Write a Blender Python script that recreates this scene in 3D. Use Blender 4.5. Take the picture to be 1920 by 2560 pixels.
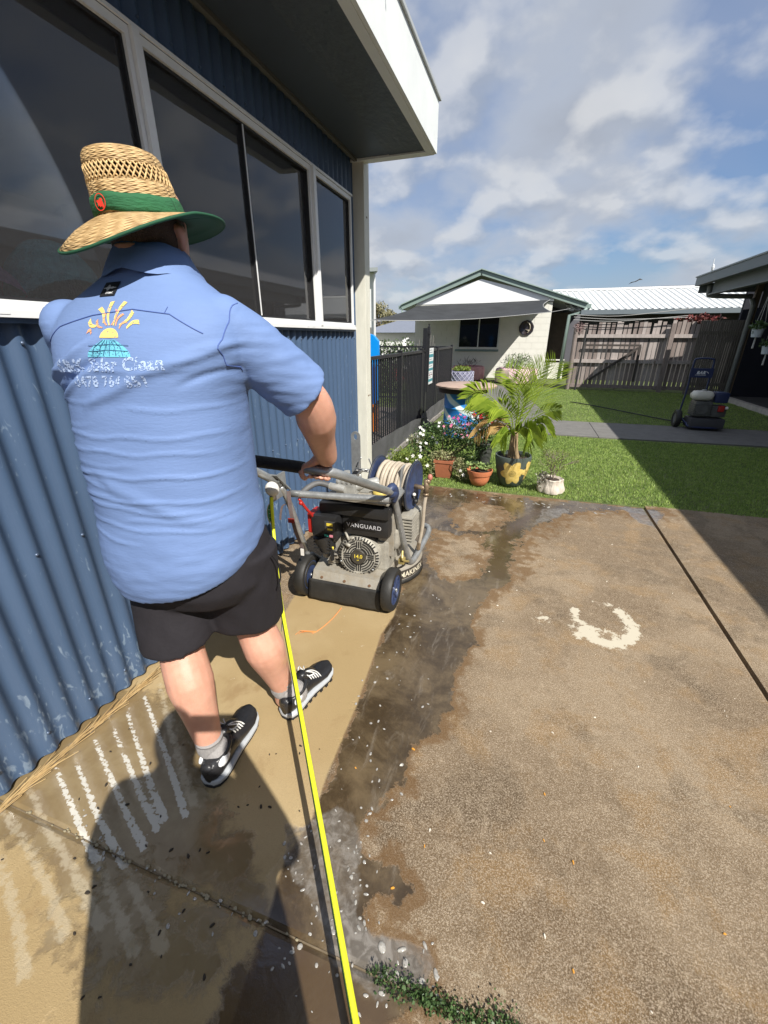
import bpy, bmesh, math, random
import numpy as np
from mathutils import Vector, Matrix, noise as mnoise
from mathutils.bvhtree import BVHTree
R=math.radians; PI=math.pi
random.seed(7); rng=np.random.default_rng(11)
for o in list(bpy.data.objects): bpy.data.objects.remove(o)
SC=bpy.context.scene; COL=SC.collection

# ------------------------------------------------------------------ camera
PITCH=22.893; YAW=18.160
cam_d=bpy.data.cameras.new('camera'); cam=bpy.data.objects.new('camera',cam_d); COL.objects.link(cam)
cam.location=(1.48,0,1.42)
cam.rotation_euler=(R(90-PITCH),0,R(YAW))
cam_d.sensor_fit='VERTICAL'; cam_d.sensor_height=24.0
cam_d.lens=24.0*1042/2560; cam_d.clip_start=0.02; cam_d.clip_end=2000
SC.camera=cam
SC.render.resolution_x=768; SC.render.resolution_y=1024
SC.view_settings.view_transform='Standard'; SC.view_settings.look='None'
SC.view_settings.exposure=0.50; SC.view_settings.gamma=1; SC.view_settings.use_curve_mapping=False

# ------------------------------------------------------------------ sun and sky
SUN=Vector((0.73,-0.70,1.0)).normalized()
sd=bpy.data.lights.new('sun','SUN'); sd.energy=5.0; sd.angle=R(0.5); sd.color=(1.0,0.955,0.88)
so=bpy.data.objects.new('sun',sd); COL.objects.link(so); so.rotation_euler=SUN.to_track_quat('Z','Y').to_euler(); so.location=(8,-8,12)
W=bpy.data.worlds.new('World'); SC.world=W; W.use_nodes=True
nt=W.node_tree; N=nt.nodes; L=nt.links; N.clear()
def nd(t,**k):
    n=N.new(t)
    for a,b in k.items(): setattr(n,a,b)
    return n
def mth(op,a,b=None,c=None,cl=False):
    n=nd('ShaderNodeMath',operation=op,use_clamp=cl)
    for i,v in enumerate((a,b,c)):
        if v is None: continue
        if isinstance(v,(int,float)): n.inputs[i].default_value=v
        else: L.new(v,n.inputs[i])
    return n.outputs[0]
sky=nd('ShaderNodeTexSky',sky_type='NISHITA',sun_disc=False)
sky.sun_elevation=math.asin(SUN.z); sky.sun_rotation=math.atan2(SUN.x,SUN.y); sky.air_density=1.3; sky.dust_density=0.6; sky.ozone_density=2.0
tc=nd('ShaderNodeTexCoord'); sep=nd('ShaderNodeSeparateXYZ'); L.new(tc.outputs['Generated'],sep.inputs[0])
z=mth('MAXIMUM',sep.outputs[2],0.0); zz=mth('ADD',z,0.42)
u=mth('DIVIDE',sep.outputs[0],zz); v=mth('DIVIDE',sep.outputs[1],zz)
cmb=nd('ShaderNodeCombineXYZ'); L.new(u,cmb.inputs[0]); L.new(v,cmb.inputs[1])
def fbm(scale,detail,rough,off,dist=0.0):
    m=nd('ShaderNodeMapping'); m.inputs['Location'].default_value=off; L.new(cmb.outputs[0],m.inputs[0])
    n=nd('ShaderNodeTexNoise'); n.inputs['Scale'].default_value=scale; n.inputs['Detail'].default_value=detail
    n.inputs['Roughness'].default_value=rough; n.inputs['Distortion'].default_value=dist; L.new(m.outputs[0],n.inputs[0]); return n.outputs[0]
def ramp(f,pts):
    r=nd('ShaderNodeValToRGB'); e=r.color_ramp.elements
    e[0].position=pts[0][0]; e[0].color=pts[0][1]; e[1].position=pts[-1][0]; e[1].color=pts[-1][1]
    for p,c in pts[1:-1]:
        x=e.new(p); x.color=c
    L.new(f,r.inputs[0]); return r.outputs[0]
g=lambda v:(v,v,v,1)
big=fbm(1.5,8,0.50,(3.1,1.2,0),0.1); veil=fbm(0.9,5,0.5,(7.7,4.2,2),0.2); puff=fbm(4.6,6,0.46,(1.4,9.3,5),0.0); shd=fbm(4.6,6,0.46,(1.375,9.24,5.0),0.0)
def mixc(f,a,b):
    m=nd('ShaderNodeMix',data_type='RGBA'); L.new(f,m.inputs[0])
    for i,v in ((6,a),(7,b)):
        if isinstance(v,tuple): m.inputs[i].default_value=v
        else: L.new(v,m.inputs[i])
    return m.outputs[2]
skyb=nd('ShaderNodeMix',data_type='RGBA',blend_type='MULTIPLY'); skyb.inputs[0].default_value=1; L.new(sky.outputs[0],skyb.inputs[6]); skyb.inputs[7].default_value=(0.85,1.15,1.60,1)
thin=ramp(veil,[(0.36,g(0.10)),(0.48,g(0.45)),(0.60,g(0.70))]); base=mixc(thin,skyb.outputs[2],(5.6,6.5,8.4,1))
mb=ramp(big,[(0.45,g(0)),(0.53,g(0.75)),(0.62,g(0.96))]); grey=ramp(big,[(0.45,(8.2,8.8,9.8,1)),(0.55,(7.0,7.6,8.7,1)),(0.70,(4.8,5.3,6.4,1))]); base=mixc(mb,base,grey)
mp_=ramp(puff,[(0.46,g(0)),(0.57,g(0.85)),(0.70,g(1))]); lit=mth('ADD',mth('MULTIPLY',mth('SUBTRACT',puff,shd),7.0),0.55,None,True); pc=mixc(lit,(5.6,6.2,7.3,1),(11.0,11.1,11.2,1))
base=mixc(mth('MULTIPLY',mp_,0.66),base,pc)
hz=mth('POWER',mth('SUBTRACT',1.0,z,None,True),9.0); base=mixc(mth('MULTIPLY',hz,0.35),base,(6.8,7.6,9.0,1))
bg=nd('ShaderNodeBackground'); bg.inputs[1].default_value=0.050; L.new(base,bg.inputs[0])
wo=nd('ShaderNodeOutputWorld'); L.new(bg.outputs[0],wo.inputs[0])

# ------------------------------------------------------------------ materials
MATS={}
def mat(name,col,rough=0.6,metal=0.0,var=0.0,vs=8.0,bump=0.0,bs=60.0,coat=0.0,spec=0.5,sss=0.0,col2=None,transl=0.0,rand=0.0,stretch=None):
    if name in MATS: return MATS[name]
    m=bpy.data.materials.new(name); m.use_nodes=True; t=m.node_tree; n=t.nodes; l=t.links
    b=n['Principled BSDF']; b.inputs['Roughness'].default_value=rough; b.inputs['Metallic'].default_value=metal
    b.inputs['Coat Weight'].default_value=coat; b.inputs['Specular IOR Level'].default_value=spec
    c=tuple(col)+(1,); b.inputs['Base Color'].default_value=c
    tcn=n.new('ShaderNodeTexCoord'); src=tcn.outputs['Object']
    if stretch:
        mp=n.new('ShaderNodeMapping'); mp.inputs['Scale'].default_value=stretch; l.new(src,mp.inputs[0]); src=mp.outputs[0]
    if var>0 or col2 or rand>0:
        no=n.new('ShaderNodeTexNoise'); no.inputs['Scale'].default_value=vs; no.inputs['Detail'].default_value=6; no.inputs['Roughness'].default_value=0.65; l.new(src,no.inputs[0])
        mr=n.new('ShaderNodeMapRange'); mr.inputs[1].default_value=0.3; mr.inputs[2].default_value=0.7; l.new(no.outputs[0],mr.inputs[0])
        f=mr.outputs[0]
        if rand>0:
            ge=n.new('ShaderNodeNewGeometry'); mm=n.new('ShaderNodeMix'); mm.inputs[0].default_value=rand; l.new(f,mm.inputs[2]); l.new(ge.outputs['Random Per Island'],mm.inputs[3]); f=mm.outputs[0]
        mi=n.new('ShaderNodeMix'); mi.data_type='RGBA'; l.new(f,mi.inputs[0])
        k=max(var,0.0); ca=tuple(x*(1-k) for x in col)+(1,); cb=(tuple(col2)+(1,)) if col2 else tuple(min(1,x*(1+k)) for x in col)+(1,)
        mi.inputs[6].default_value=ca; mi.inputs[7].default_value=cb; l.new(mi.outputs[2],b.inputs['Base Color'])
        rr=n.new('ShaderNodeMapRange'); rr.inputs[3].default_value=max(0,rough-0.08); rr.inputs[4].default_value=min(1,rough+0.08); l.new(no.outputs[0],rr.inputs[0]); l.new(rr.outputs[0],b.inputs['Roughness'])
    if bump>0:
        nb=n.new('ShaderNodeTexNoise'); nb.inputs['Scale'].default_value=bs; nb.inputs['Detail'].default_value=5; l.new(src,nb.inputs[0])
        bu=n.new('ShaderNodeBump'); bu.inputs['Strength'].default_value=bump; bu.inputs['Distance'].default_value=0.01; l.new(nb.outputs[0],bu.inputs['Height']); l.new(bu.outputs[0],b.inputs['Normal'])
    if sss>0:
        b.inputs['Subsurface Weight'].default_value=sss; b.inputs['Subsurface Radius'].default_value=(1,0.35,0.2); b.inputs['Subsurface Scale'].default_value=0.008
    if transl>0:
        tr=n.new('ShaderNodeBsdfTranslucent'); ms=n.new('ShaderNodeMixShader'); ms.inputs[0].default_value=transl
        if b.inputs['Base Color'].is_linked: l.new(b.inputs['Base Color'].links[0].from_socket,tr.inputs[0])
        else: tr.inputs[0].default_value=c
        out=n['Material Output']; l.new(b.outputs[0],ms.inputs[1]); l.new(tr.outputs[0],ms.inputs[2]); l.new(ms.outputs[0],out.inputs[0])
    MATS[name]=m; return m

def glass_mat(name,tint,fac=1.0,rough=0.02):
    m=bpy.data.materials.new(name); m.use_nodes=True; t=m.node_tree; n=t.nodes; l=t.links; n.remove(n['Principled BSDF'])
    tr=n.new('ShaderNodeBsdfTransparent'); tr.inputs[0].default_value=tint+(1,)
    gl=n.new('ShaderNodeBsdfGlossy'); gl.inputs['Roughness'].default_value=rough
    fr=n.new('ShaderNodeFresnel'); fr.inputs[0].default_value=1.5
    mu=n.new('ShaderNodeMath'); mu.operation='MULTIPLY'; mu.inputs[1].default_value=fac; l.new(fr.outputs[0],mu.inputs[0])
    ms=n.new('ShaderNodeMixShader'); l.new(mu.outputs[0],ms.inputs[0]); l.new(tr.outputs[0],ms.inputs[1]); l.new(gl.outputs[0],ms.inputs[2]); df=n.new('ShaderNodeBsdfDiffuse'); df.inputs[0].default_value=(0.42,0.41,0.42,1); m2=n.new('ShaderNodeMixShader'); m2.inputs[0].default_value=0.065; l.new(ms.outputs[0],m2.inputs[1]); l.new(df.outputs[0],m2.inputs[2]); l.new(m2.outputs[0],n['Material Output'].inputs[0])
    return m

# ------------------------------------------------------------------ mesh helpers
class MB:
    def __init__(s): s.v=[]; s.f=[]
    def add(s,vs,fs):
        o=len(s.v); s.v.extend([tuple(x) for x in vs]); s.f.extend([tuple(i+o for i in f) for f in fs]); return s
    def box(s,x0,x1,y0,y1,z0,z1,M=None,bev=0.0):
        if bev>0:
            b=bev; 
            bm=bmesh.new(); r=bmesh.ops.create_cube(bm,size=1.0)
            for vv in bm.verts: vv.co=Vector(((x0+x1)/2+vv.co.x*(x1-x0),(y0+y1)/2+vv.co.y*(y1-y0),(z0+z1)/2+vv.co.z*(z1-z0)))
            bmesh.ops.bevel(bm,geom=list(bm.edges),offset=b,segments=2,affect='EDGES',profile=0.7)
            bm.verts.index_update(); vs=[vv.co.copy() for vv in bm.verts]; fs=[[vv.index for vv in f.verts] for f in bm.faces]; bm.free()
        else:
            vs=[Vector(p) for p in ((x0,y0,z0),(x1,y0,z0),(x1,y1,z0),(x0,y1,z0),(x0,y0,z1),(x1,y0,z1),(x1,y1,z1),(x0,y1,z1))]
            fs=[(0,3,2,1),(4,5,6,7),(0,1,5,4),(1,2,6,5),(2,3,7,6),(3,0,4,7)]
        if M is not None: vs=[M@vv for vv in vs]
        return s.add(vs,fs)
    def beam(s,a,b,w,h,up=(0,0,1)):
        a=Vector(a); b=Vector(b); d=(b-a); l=d.length; d.normalize(); u=Vector(up); x=d.cross(u)
        if x.length<1e-4: x=d.cross(Vector((1,0,0)))
        x.normalize(); u=x.cross(d); M=Matrix((x,d,u)).transposed().to_4x4(); M.translation=a
        return s.box(-w/2,w/2,0,l,-h/2,h/2,M)
    def loft(s,rings,cap=True,closed=False):
        n=len(rings[0]); o=len(s.v)
        for r in rings: s.v.extend([tuple(p) for p in r])
        m=len(rings)
        for i in range(m if closed else m-1):
            a=o+i*n; b=o+((i+1)%m)*n
            for j in range(n): s.f.append((a+j,a+(j+1)%n,b+(j+1)%n,b+j))
        if cap and not closed:
            s.f.append(tuple(o+j for j in reversed(range(n)))); s.f.append(tuple(o+(m-1)*n+j for j in range(n)))
        return s
    def tube(s,pts,r,n=8,smooth=0,cap=True):
        pts=[Vector(p) for p in pts]; rr=list(r) if hasattr(r,'__len__') else [r]*len(pts)
        if smooth: pts,rr=spline(pts,rr,smooth)
        rings=[]; t0=None; ref=None
        for i,p in enumerate(pts):
            t=(pts[min(i+1,len(pts)-1)]-pts[max(i-1,0)])
            t=t.normalized() if t.length>1e-9 else Vector((0,0,1))
            if ref is None:
                ref=t.orthogonal().normalized()
            else: ref=(ref-t*ref.dot(t)); ref=ref.normalized() if ref.length>1e-6 else t.orthogonal().normalized()
            bi=t.cross(ref)
            rings.append([p+(ref*math.cos(2*PI*j/n)+bi*math.sin(2*PI*j/n))*rr[i] for j in range(n)])
        return s.loft(rings,cap)
    def cyl(s,a,b,r,n=24,r2=None): return s.tube([a,b],[r,r if r2 is None else r2],n)
    def lathe(s,prof,c,n=32,M=None,fn=None,a0=0,a1=2*PI):
        # prof: (r,z) list
        rings=[]
        for r,zv in prof:
            ring=[]
            for j in range(n):
                a=2*PI*j/n; rr=r*(fn(a,zv) if fn else 1); p=Vector((rr*math.cos(a),rr*math.sin(a),zv))
                if M is not None: p=M@p
                ring.append(p+Vector(c))
            rings.append(ring)
        return s.loft(rings,cap=True)
    def sphere(s,c,r,n=12,sc=(1,1,1)):
        k=n//2; prof=[(max(1e-4,math.sin(PI*i/k)),-math.cos(PI*i/k)) for i in range(k+1)]
        rings=[[Vector(c)+Vector((p*math.cos(2*PI*j/n)*r*sc[0],p*math.sin(2*PI*j/n)*r*sc[1],q*r*sc[2])) for j in range(n)] for p,q in prof]
        return s.loft(rings,True)
    def grid(s,P,closeu=False):
        n=len(P); m=len(P[0]); o=len(s.v)
        for r in P: s.v.extend([tuple(p) for p in r])
        for i in range(n-1):
            for j in range(m-1): s.f.append((o+i*m+j,o+i*m+j+1,o+(i+1)*m+j+1,o+(i+1)*m+j))
        return s
    def mesh(s,name):
        me=bpy.data.meshes.new(name); me.from_pydata(s.v,[],s.f); me.update(); return me
    def build(s,name,m,parent=None,smooth=False,autos=None,fixn=True):
        me=s.mesh(name)
        if fixn and len(s.f)<60000:
            bm=bmesh.new(); bm.from_mesh(me); bmesh.ops.recalc_face_normals(bm,faces=bm.faces); bm.to_mesh(me); bm.free()
        return link(name,me,m,parent,smooth,autos)
def spline(pts,rr,k):
    out=[];ro=[]
    n=len(pts)
    for i in range(n-1):
        p0=pts[max(i-1,0)];p1=pts[i];p2=pts[i+1];p3=pts[min(i+2,n-1)]
        for j in range(k):
            t=j/k; t2=t*t;t3=t2*t
            out.append(0.5*((2*p1)+(p2-p0)*t+(2*p0-5*p1+4*p2-p3)*t2+(3*p1-p0-3*p2+p3)*t3)); ro.append(rr[i]*(1-t)+rr[i+1]*t)
    out.append(pts[-1]); ro.append(rr[-1]); return out,ro
def link(name,me,m,parent=None,smooth=False,autos=None):
    o=bpy.data.objects.new(name,me); COL.objects.link(o)
    if m is not None:
        for x in (m if isinstance(m,(list,tuple)) else [m]): me.materials.append(x)
    if smooth or autos:
        me.polygons.foreach_set('use_smooth',[True]*len(me.polygons))
        if autos:
            try: me.set_sharp_from_angle(angle=R(autos))
            except Exception: pass
    if parent is not None:
        o.parent=parent; w=Vector((0,0,0)); p=parent
        while p is not None: w+=Vector(p.location); p=p.parent
        o.location=-w            # meshes are written in world coordinates
    return o
def thing(name,label,cat,loc=(0,0,0),group=None):
    o=bpy.data.objects.new(name,None); o.empty_display_size=0.1; COL.objects.link(o); o.location=loc; o['label']=label; o['category']=cat
    if group: o['group']=group
    return o
def tag(o,label,cat,group=None):
    o['label']=label; o['category']=cat
    if group: o['group']=group
    return o
def copy_tree(o,parent=None):
    c=o.copy(); COL.objects.link(c); c.parent=parent
    for ch in [x for x in bpy.data.objects if x.parent is o]: copy_tree(ch,c)
    return c
def struct(o): o['kind']='structure'; return o
def stuff(o): o['kind']='stuff'; return o
def applied(o):
    dg=bpy.context.evaluated_depsgraph_get(); e=o.evaluated_get(dg); me=bpy.data.meshes.new_from_object(e); return me
def remesh(o,vox,sm=4,fac=0.5):
    m=o.modifiers.new('r','REMESH'); m.mode='VOXEL'; m.voxel_size=vox; m.use_smooth_shade=True
    if sm: s=o.modifiers.new('s','SMOOTH'); s.iterations=sm; s.factor=fac
    me=applied(o); o.modifiers.clear(); old=o.data
    mats=[x for x in old.materials]; o.data=me; me.materials.clear()
    for x in mats: me.materials.append(x)
    me.name=old.name; me.polygons.foreach_set('use_smooth',[True]*len(me.polygons)); return o
def text2d(s,size,bold=0.0,spacing=1.0):
    c=bpy.data.curves.new('t','FONT'); c.body=s; c.size=size; c.offset=bold; c.space_character=spacing; c.align_x='CENTER'; c.resolution_u=3
    o=bpy.data.objects.new('t',c); COL.objects.link(o); me=applied(o); vs=[tuple(v.co)[:2] for v in me.vertices]; fs=[tuple(p.vertices) for p in me.polygons]
    bpy.data.objects.remove(o); return vs,fs
def place2d(vs,fs,org,xd,yd,off=0.0,nd_=None):
    o=Vector(org); x=Vector(xd).normalized(); y=Vector(yd).normalized(); n=x.cross(y) if nd_ is None else nd_
    return [o+x*a+y*b+n*off for a,b in vs],fs
def poly_sd(px,py,poly):
    P=np.array(poly); A=P; B=np.roll(P,-1,axis=0); d=np.full(px.shape,1e9); ins=np.zeros(px.shape,bool)
    for (ax,ay),(bx,by) in zip(A,B):
        ex,ey=bx-ax,by-ay; wx,wy=px-ax,py-ay; t=np.clip((wx*ex+wy*ey)/(ex*ex+ey*ey+1e-12),0,1)
        d=np.minimum(d,(wx-ex*t)**2+(wy-ey*t)**2)
        c=((ay<=py)&(by>py))|((by<=py)&(ay>py)); 
        with np.errstate(divide='ignore',invalid='ignore'): xi=ax+(py-ay)/(by-ay+1e-15)*ex
        ins^=(c&(px<xi))
    d=np.sqrt(d); return np.where(ins,d,-d)
def line_sd(px,py,pts,w0,w1):
    d=np.full(px.shape,-1.0); n=len(pts)-1
    for i in range(n):
        (ax,ay),(bx,by)=pts[i],pts[i+1]; ex,ey=bx-ax,by-ay; t=np.clip(((px-ax)*ex+(py-ay)*ey)/(ex*ex+ey*ey),0,1)
        dd=np.hypot(px-ax-ex*t,py-ay-ey*t); ww=w0+(w1-w0)*(i+t)/n; d=np.maximum(d,ww-dd)
    return d

# ------------------------------------------------------------------ ground materials
def concrete_mat():
    m=bpy.data.materials.new('stained_concrete'); m.use_nodes=True; t=m.node_tree; n=t.nodes; l=t.links; b=n['Principled BSDF']
    def M2(op,a,bb=None,cl=False):
        q=n.new('ShaderNodeMath'); q.operation=op; q.use_clamp=cl
        for i,vv in enumerate((a,bb)):
            if vv is None: continue
            if isinstance(vv,(int,float)): q.inputs[i].default_value=vv
            else: l.new(vv,q.inputs[i])
        return q.outputs[0]
    tcn=n.new('ShaderNodeTexCoord')
    def no(s,d=5,r=0.6,dist=0.0,off=0.0):
        q=n.new('ShaderNodeTexNoise'); q.inputs['Scale'].default_value=s; q.inputs['Detail'].default_value=d; q.inputs['Roughness'].default_value=r; q.inputs['Distortion'].default_value=dist
        mp=n.new('ShaderNodeMapping'); mp.inputs['Location'].default_value=(off,off*0.7,off*1.3); l.new(tcn.outputs['Object'],mp.inputs[0]); l.new(mp.outputs[0],q.inputs[0]); return q.outputs[0]
    def rmp(f,a,bb,c=0.0,d=1.0):
        q=n.new('ShaderNodeMapRange'); q.interpolation_type='SMOOTHSTEP'
        for i,vv in zip((1,2,3,4),(a,bb,c,d)): q.inputs[i].default_value=vv
        l.new(f,q.inputs[0]); return q.outputs[0]
    def mx(f,a,bb):
        q=n.new('ShaderNodeMix'); q.data_type='RGBA'
        if isinstance(f,(int,float)): q.inputs[0].default_value=f
        else: l.new(f,q.inputs[0])
        for i,vv in ((6,a),(7,bb)):
            if isinstance(vv,tuple): q.inputs[i].default_value=vv+(1,)
            else: l.new(vv,q.inputs[i])
        return q.outputs[2]
    def at(nm):
        q=n.new('ShaderNodeAttribute'); q.attribute_name=nm; return q.outputs['Fac']
    big=no(1.1,4,0.6,0.3); med=no(5,6,0.65,0.4,3.1); sm=no(26,6,0.7,0,5.5); fine=no(210,4,0.8,0.5,1.7); vf=no(430,3,0.8,0,8.8); edge=no(14,6,0.65,0.3,9.1)
    # dirty dry exposed aggregate
    dirt=mx(rmp(big,0.38,0.62),(0.155,0.105,0.060),(0.280,0.208,0.132))
    dirt=mx(M2('MULTIPLY',rmp(med,0.48,0.63),0.65),dirt,(0.26,0.158,0.065))
    dirt=mx(M2('MULTIPLY',rmp(no(3.3,5,0.6,0.2,15.0),0.52,0.66),0.65),dirt,(0.085,0.058,0.034))
    dirt=mx(M2('MULTIPLY',rmp(sm,0.5,0.70),0.50),dirt,(0.40,0.315,0.215))
    dirt=mx(rmp(fine,0.49,0.56,0,0.60),dirt,(0.52,0.43,0.32)); dirt=mx(rmp(vf,0.49,0.41,0,0.70),dirt,(0.055,0.037,0.021)); dirt=mx(M2('MULTIPLY',rmp(no(12,6,0.7,0.3,21.0),0.52,0.70),0.35),dirt,(0.11,0.078,0.047))
    # washed
    cl=mx(rmp(big,0.35,0.65),(0.36,0.260,0.128),(0.44,0.335,0.185)); cl=mx(M2('MULTIPLY',rmp(med,0.56,0.74),0.55),cl,(0.26,0.165,0.075)); cl=mx(M2('MULTIPLY',rmp(fine,0.5,0.64),0.22),cl,(0.25,0.18,0.10))
    e=M2('MULTIPLY',M2('SUBTRACT',edge,0.5),0.16)
    pl=rmp(M2('ADD',at('pool'),M2('MULTIPLY',e,1.6)),-0.02,0.03); cl=mx(M2('MULTIPLY',pl,0.80),cl,mx(rmp(med,0.4,0.6),(0.15,0.105,0.052),(0.21,0.16,0.088)))
    fclean=rmp(M2('ADD',at('clean'),M2('MULTIPLY',e,0.10)),-0.004,0.010)
    col=mx(fclean,dirt,cl)
    sw=no(3.6,7,0.72,0.35,12.0)
    wetc=mx(rmp(sw,0.38,0.66),(0.050,0.034,0.018),(0.135,0.098,0.055)); wetc=mx(M2('MULTIPLY',rmp(sm,0.5,0.7),0.25),wetc,(0.17,0.12,0.065))
    mpf=n.new('ShaderNodeMapping'); mpf.inputs['Scale'].default_value=(16,4.5,1); mpf.inputs['Rotation'].default_value=(0,0,R(12)); l.new(tcn.outputs['Object'],mpf.inputs[0]); nf=n.new('ShaderNodeTexNoise'); nf.inputs['Scale'].default_value=1.0; nf.inputs['Detail'].default_value=7; nf.inputs['Roughness'].default_value=0.7; nf.inputs['Distortion'].default_value=0.6; l.new(mpf.outputs[0],nf.inputs[0])
    wetc=mx(M2('MULTIPLY',rmp(nf.outputs[0],0.52,0.72),0.40),wetc,(0.30,0.26,0.21))
    fwet=rmp(M2('ADD',at('wet'),e),-0.004,0.010)
    wet_only=M2('MULTIPLY',fwet,M2('SUBTRACT',1.0,fclean))
    col=mx(wet_only,col,wetc)
    damp=M2('MULTIPLY',rmp(M2('ADD',at('wet'),M2('MULTIPLY',e,1.9)),-0.065,-0.01),M2('SUBTRACT',1.0,fclean))
    col=mx(M2('MULTIPLY',M2('SUBTRACT',damp,wet_only,True),0.75),col,(0.14,0.078,0.032))
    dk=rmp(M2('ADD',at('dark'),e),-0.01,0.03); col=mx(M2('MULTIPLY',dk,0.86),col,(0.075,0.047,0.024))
    st=rmp(M2('ADD',at('wall_glint'),M2('MULTIPLY',M2('SUBTRACT',no(70,4,0.75,0,4.4),0.5),0.022)),-0.0008,0.0008)
    brk=rmp(no(24,3,0.6,0,2.2),0.36,0.39); col=mx(M2('MULTIPLY',M2('MULTIPLY',st,brk),0.78),col,(0.60,0.59,0.54))  # light reflected by the corrugated wall, painted pale into the slab colour
    st2=rmp(M2('ADD',at('faint'),M2('MULTIPLY',M2('SUBTRACT',no(40,4,0.7,0,6.4),0.5),0.05)),-0.004,0.008); col=mx(M2('MULTIPLY',st2,0.40),col,(0.52,0.46,0.34))  # weaker run-on of the painted wall light, together with real scratch lines
    fo=rmp(M2('ADD',at('foam'),M2('MULTIPLY',e,0.38)),-0.003,0.010); fc=mx(rmp(no(38,4,0.6,0.8,3.0),0.38,0.66),(0.125,0.110,0.092),(0.235,0.215,0.190)); col=mx(M2('MULTIPLY',fo,rmp(no(9,6,0.75,0.6,3.7),0.36,0.60,0.35,0.92)),col,fc)
    ri=rmp(M2('ADD',at('ring'),M2('MULTIPLY',M2('SUBTRACT',no(26,7,0.75,0.3,7.4),0.5),0.17)),-0.004,0.006); col=mx(M2('MULTIPLY',ri,0.9),col,(0.58,0.53,0.42))
    l.new(col,b.inputs['Base Color'])
    wetall=M2('MAXIMUM',M2('MAXIMUM',M2('MULTIPLY',fwet,0.93),M2('MULTIPLY',fclean,M2('MULTIPLY',rmp(M2('ADD',at('pool'),M2('MULTIPLY',e,3.0)),-0.02,0.05),0.98))),M2('MULTIPLY',dk,0.96))
    wetall=M2('MAXIMUM',wetall,M2('MULTIPLY',fo,0.92))
    ro=n.new('ShaderNodeMapRange'); ro.inputs[3].default_value=0.88; ro.inputs[4].default_value=0.07; l.new(wetall,ro.inputs[0]); 
    ro2=M2('SUBTRACT',ro.outputs[0],M2('MULTIPLY',fclean,0.15)); ro2=M2('MAXIMUM',ro2,0.06); l.new(ro2,b.inputs['Roughness'])
    sp=M2('ADD',M2('MULTIPLY',wetall,0.45),0.25); l.new(sp,b.inputs['Specular IOR Level'])
    h=M2('ADD',M2('MULTIPLY',fine,0.5),M2('MULTIPLY',vf,0.35)); h=M2('MULTIPLY',h,M2('ADD',M2('MULTIPLY',M2('SUBTRACT',1.0,wetall),0.95),0.03))
    h=M2('ADD',h,M2('MULTIPLY',no(18,3,0.5,0.6,2.9),M2('MULTIPLY',wetall,0.25)))
    bu=n.new('ShaderNodeBump'); bu.inputs['Strength'].default_value=0.7; bu.inputs['Distance'].default_value=0.006; l.new(h,bu.inputs['Height']); l.new(bu.outputs[0],b.inputs['Normal'])
    return m
CLEAN=[(0.358,1.625),(0.30,1.95),(0.499,1.88),(0.85,1.86),(0.935,1.90),(0.945,1.82),(0.928,1.649),(0.949,1.446),(0.975,1.175),(0.98,1.019),(0.99,0.836),(1.003,0.716),(0.99,0.66),(0.98,0.60),(0.99,0.55),(1.006,0.458),(1.017,0.379),(1.03,0.287),(1.0,-0.2),(-0.2,-0.6),(-0.2,1.9),(0.1,1.9)]
WET=[(0.921,1.832),(0.913,2.096),(0.80,2.28),(0.50,2.5),(0.10,2.6),(0.05,3.3),(0.15,3.9),(0.593,3.99),(1.009,3.985),(1.46,3.90),(2.187,4.01),(2.632,4.01),(2.778,3.98),(2.65,3.83),(2.45,3.86),(2.212,3.823),(2.0,3.70),(1.80,3.42),(1.62,3.15),(1.56,2.9),(1.54,2.6),(1.56,2.42),(1.50,2.30),(1.429,2.213),(1.399,2.104),(1.345,1.906),(1.402,1.73),(1.339,1.542),(1.348,1.297),(1.307,1.168),(1.244,1.085),(1.251,0.991),(1.225,0.88),(1.171,0.801),(1.178,0.719),(1.211,0.691),(1.299,0.683),(1.342,0.651),(1.318,0.616),(1.259,0.613),(1.24,0.575),(1.243,0.531),(1.319,0.52),(1.46,0.50),(1.44,0.44),(1.30,0.36),(1.26,0.2),(1.2,-0.1),(0.9,-0.2),(1.0,0.2),(1.006,0.458),(0.925,0.549),(1.003,0.716),(0.98,1.019),(0.949,1.446)]
DRYISLE=[(1.05,3.62),(1.35,3.66),(1.50,3.42),(1.35,3.10),(1.12,3.05),(0.98,3.30)]
DRY2=[(0.93,2.95),(1.30,2.98),(1.38,2.70),(1.36,2.35),(1.15,2.25),(1.0,2.45),(0.93,2.7)]
FOAM=[(0.91, 0.703), (0.976, 0.694), (1.009, 0.744), (1.055, 0.796), (1.13, 0.784), (1.191, 0.711), (1.184, 0.648), (1.217, 0.61), (1.22, 0.552), (1.26, 0.535), (1.335, 0.54), (1.38, 0.54), (1.416, 0.542), (1.442, 0.523), (1.445, 0.483), (1.425, 0.47), (1.384, 0.468), (1.341, 0.452), (1.355, 0.437), (1.323, 0.42), (1.271, 0.429), (1.194, 0.452), (1.158, 0.496), (1.052, 0.555), (0.971, 0.6)]
FOAM2=[(2.40,3.97),(2.645,3.985),(2.778,3.943),(2.707,3.793),(2.632,3.616),(2.625,3.40),(2.60,3.577),(2.5,3.626),(2.467,3.819)]
FOAM3=[(1.745,3.693),(1.95,3.80),(1.97,3.70),(1.86,3.52),(1.66,3.28),(1.72,3.49)]
WALL_GLINTS=[[(0.052,0.598),(0.344,0.472),(0.45,0.43)],[(0.106,0.634),(0.355,0.518),(0.54,0.446)],[(0.083,0.725),(0.389,0.574),(0.553,0.501)],[(0.106,0.785),(0.422,0.617),(0.552,0.554)],[(0.093,0.861),(0.393,0.674),(0.552,0.583)],[(0.092,0.948),(0.423,0.738),(0.605,0.615)]]  # paths of the wall reflections that are painted on the slab
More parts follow.
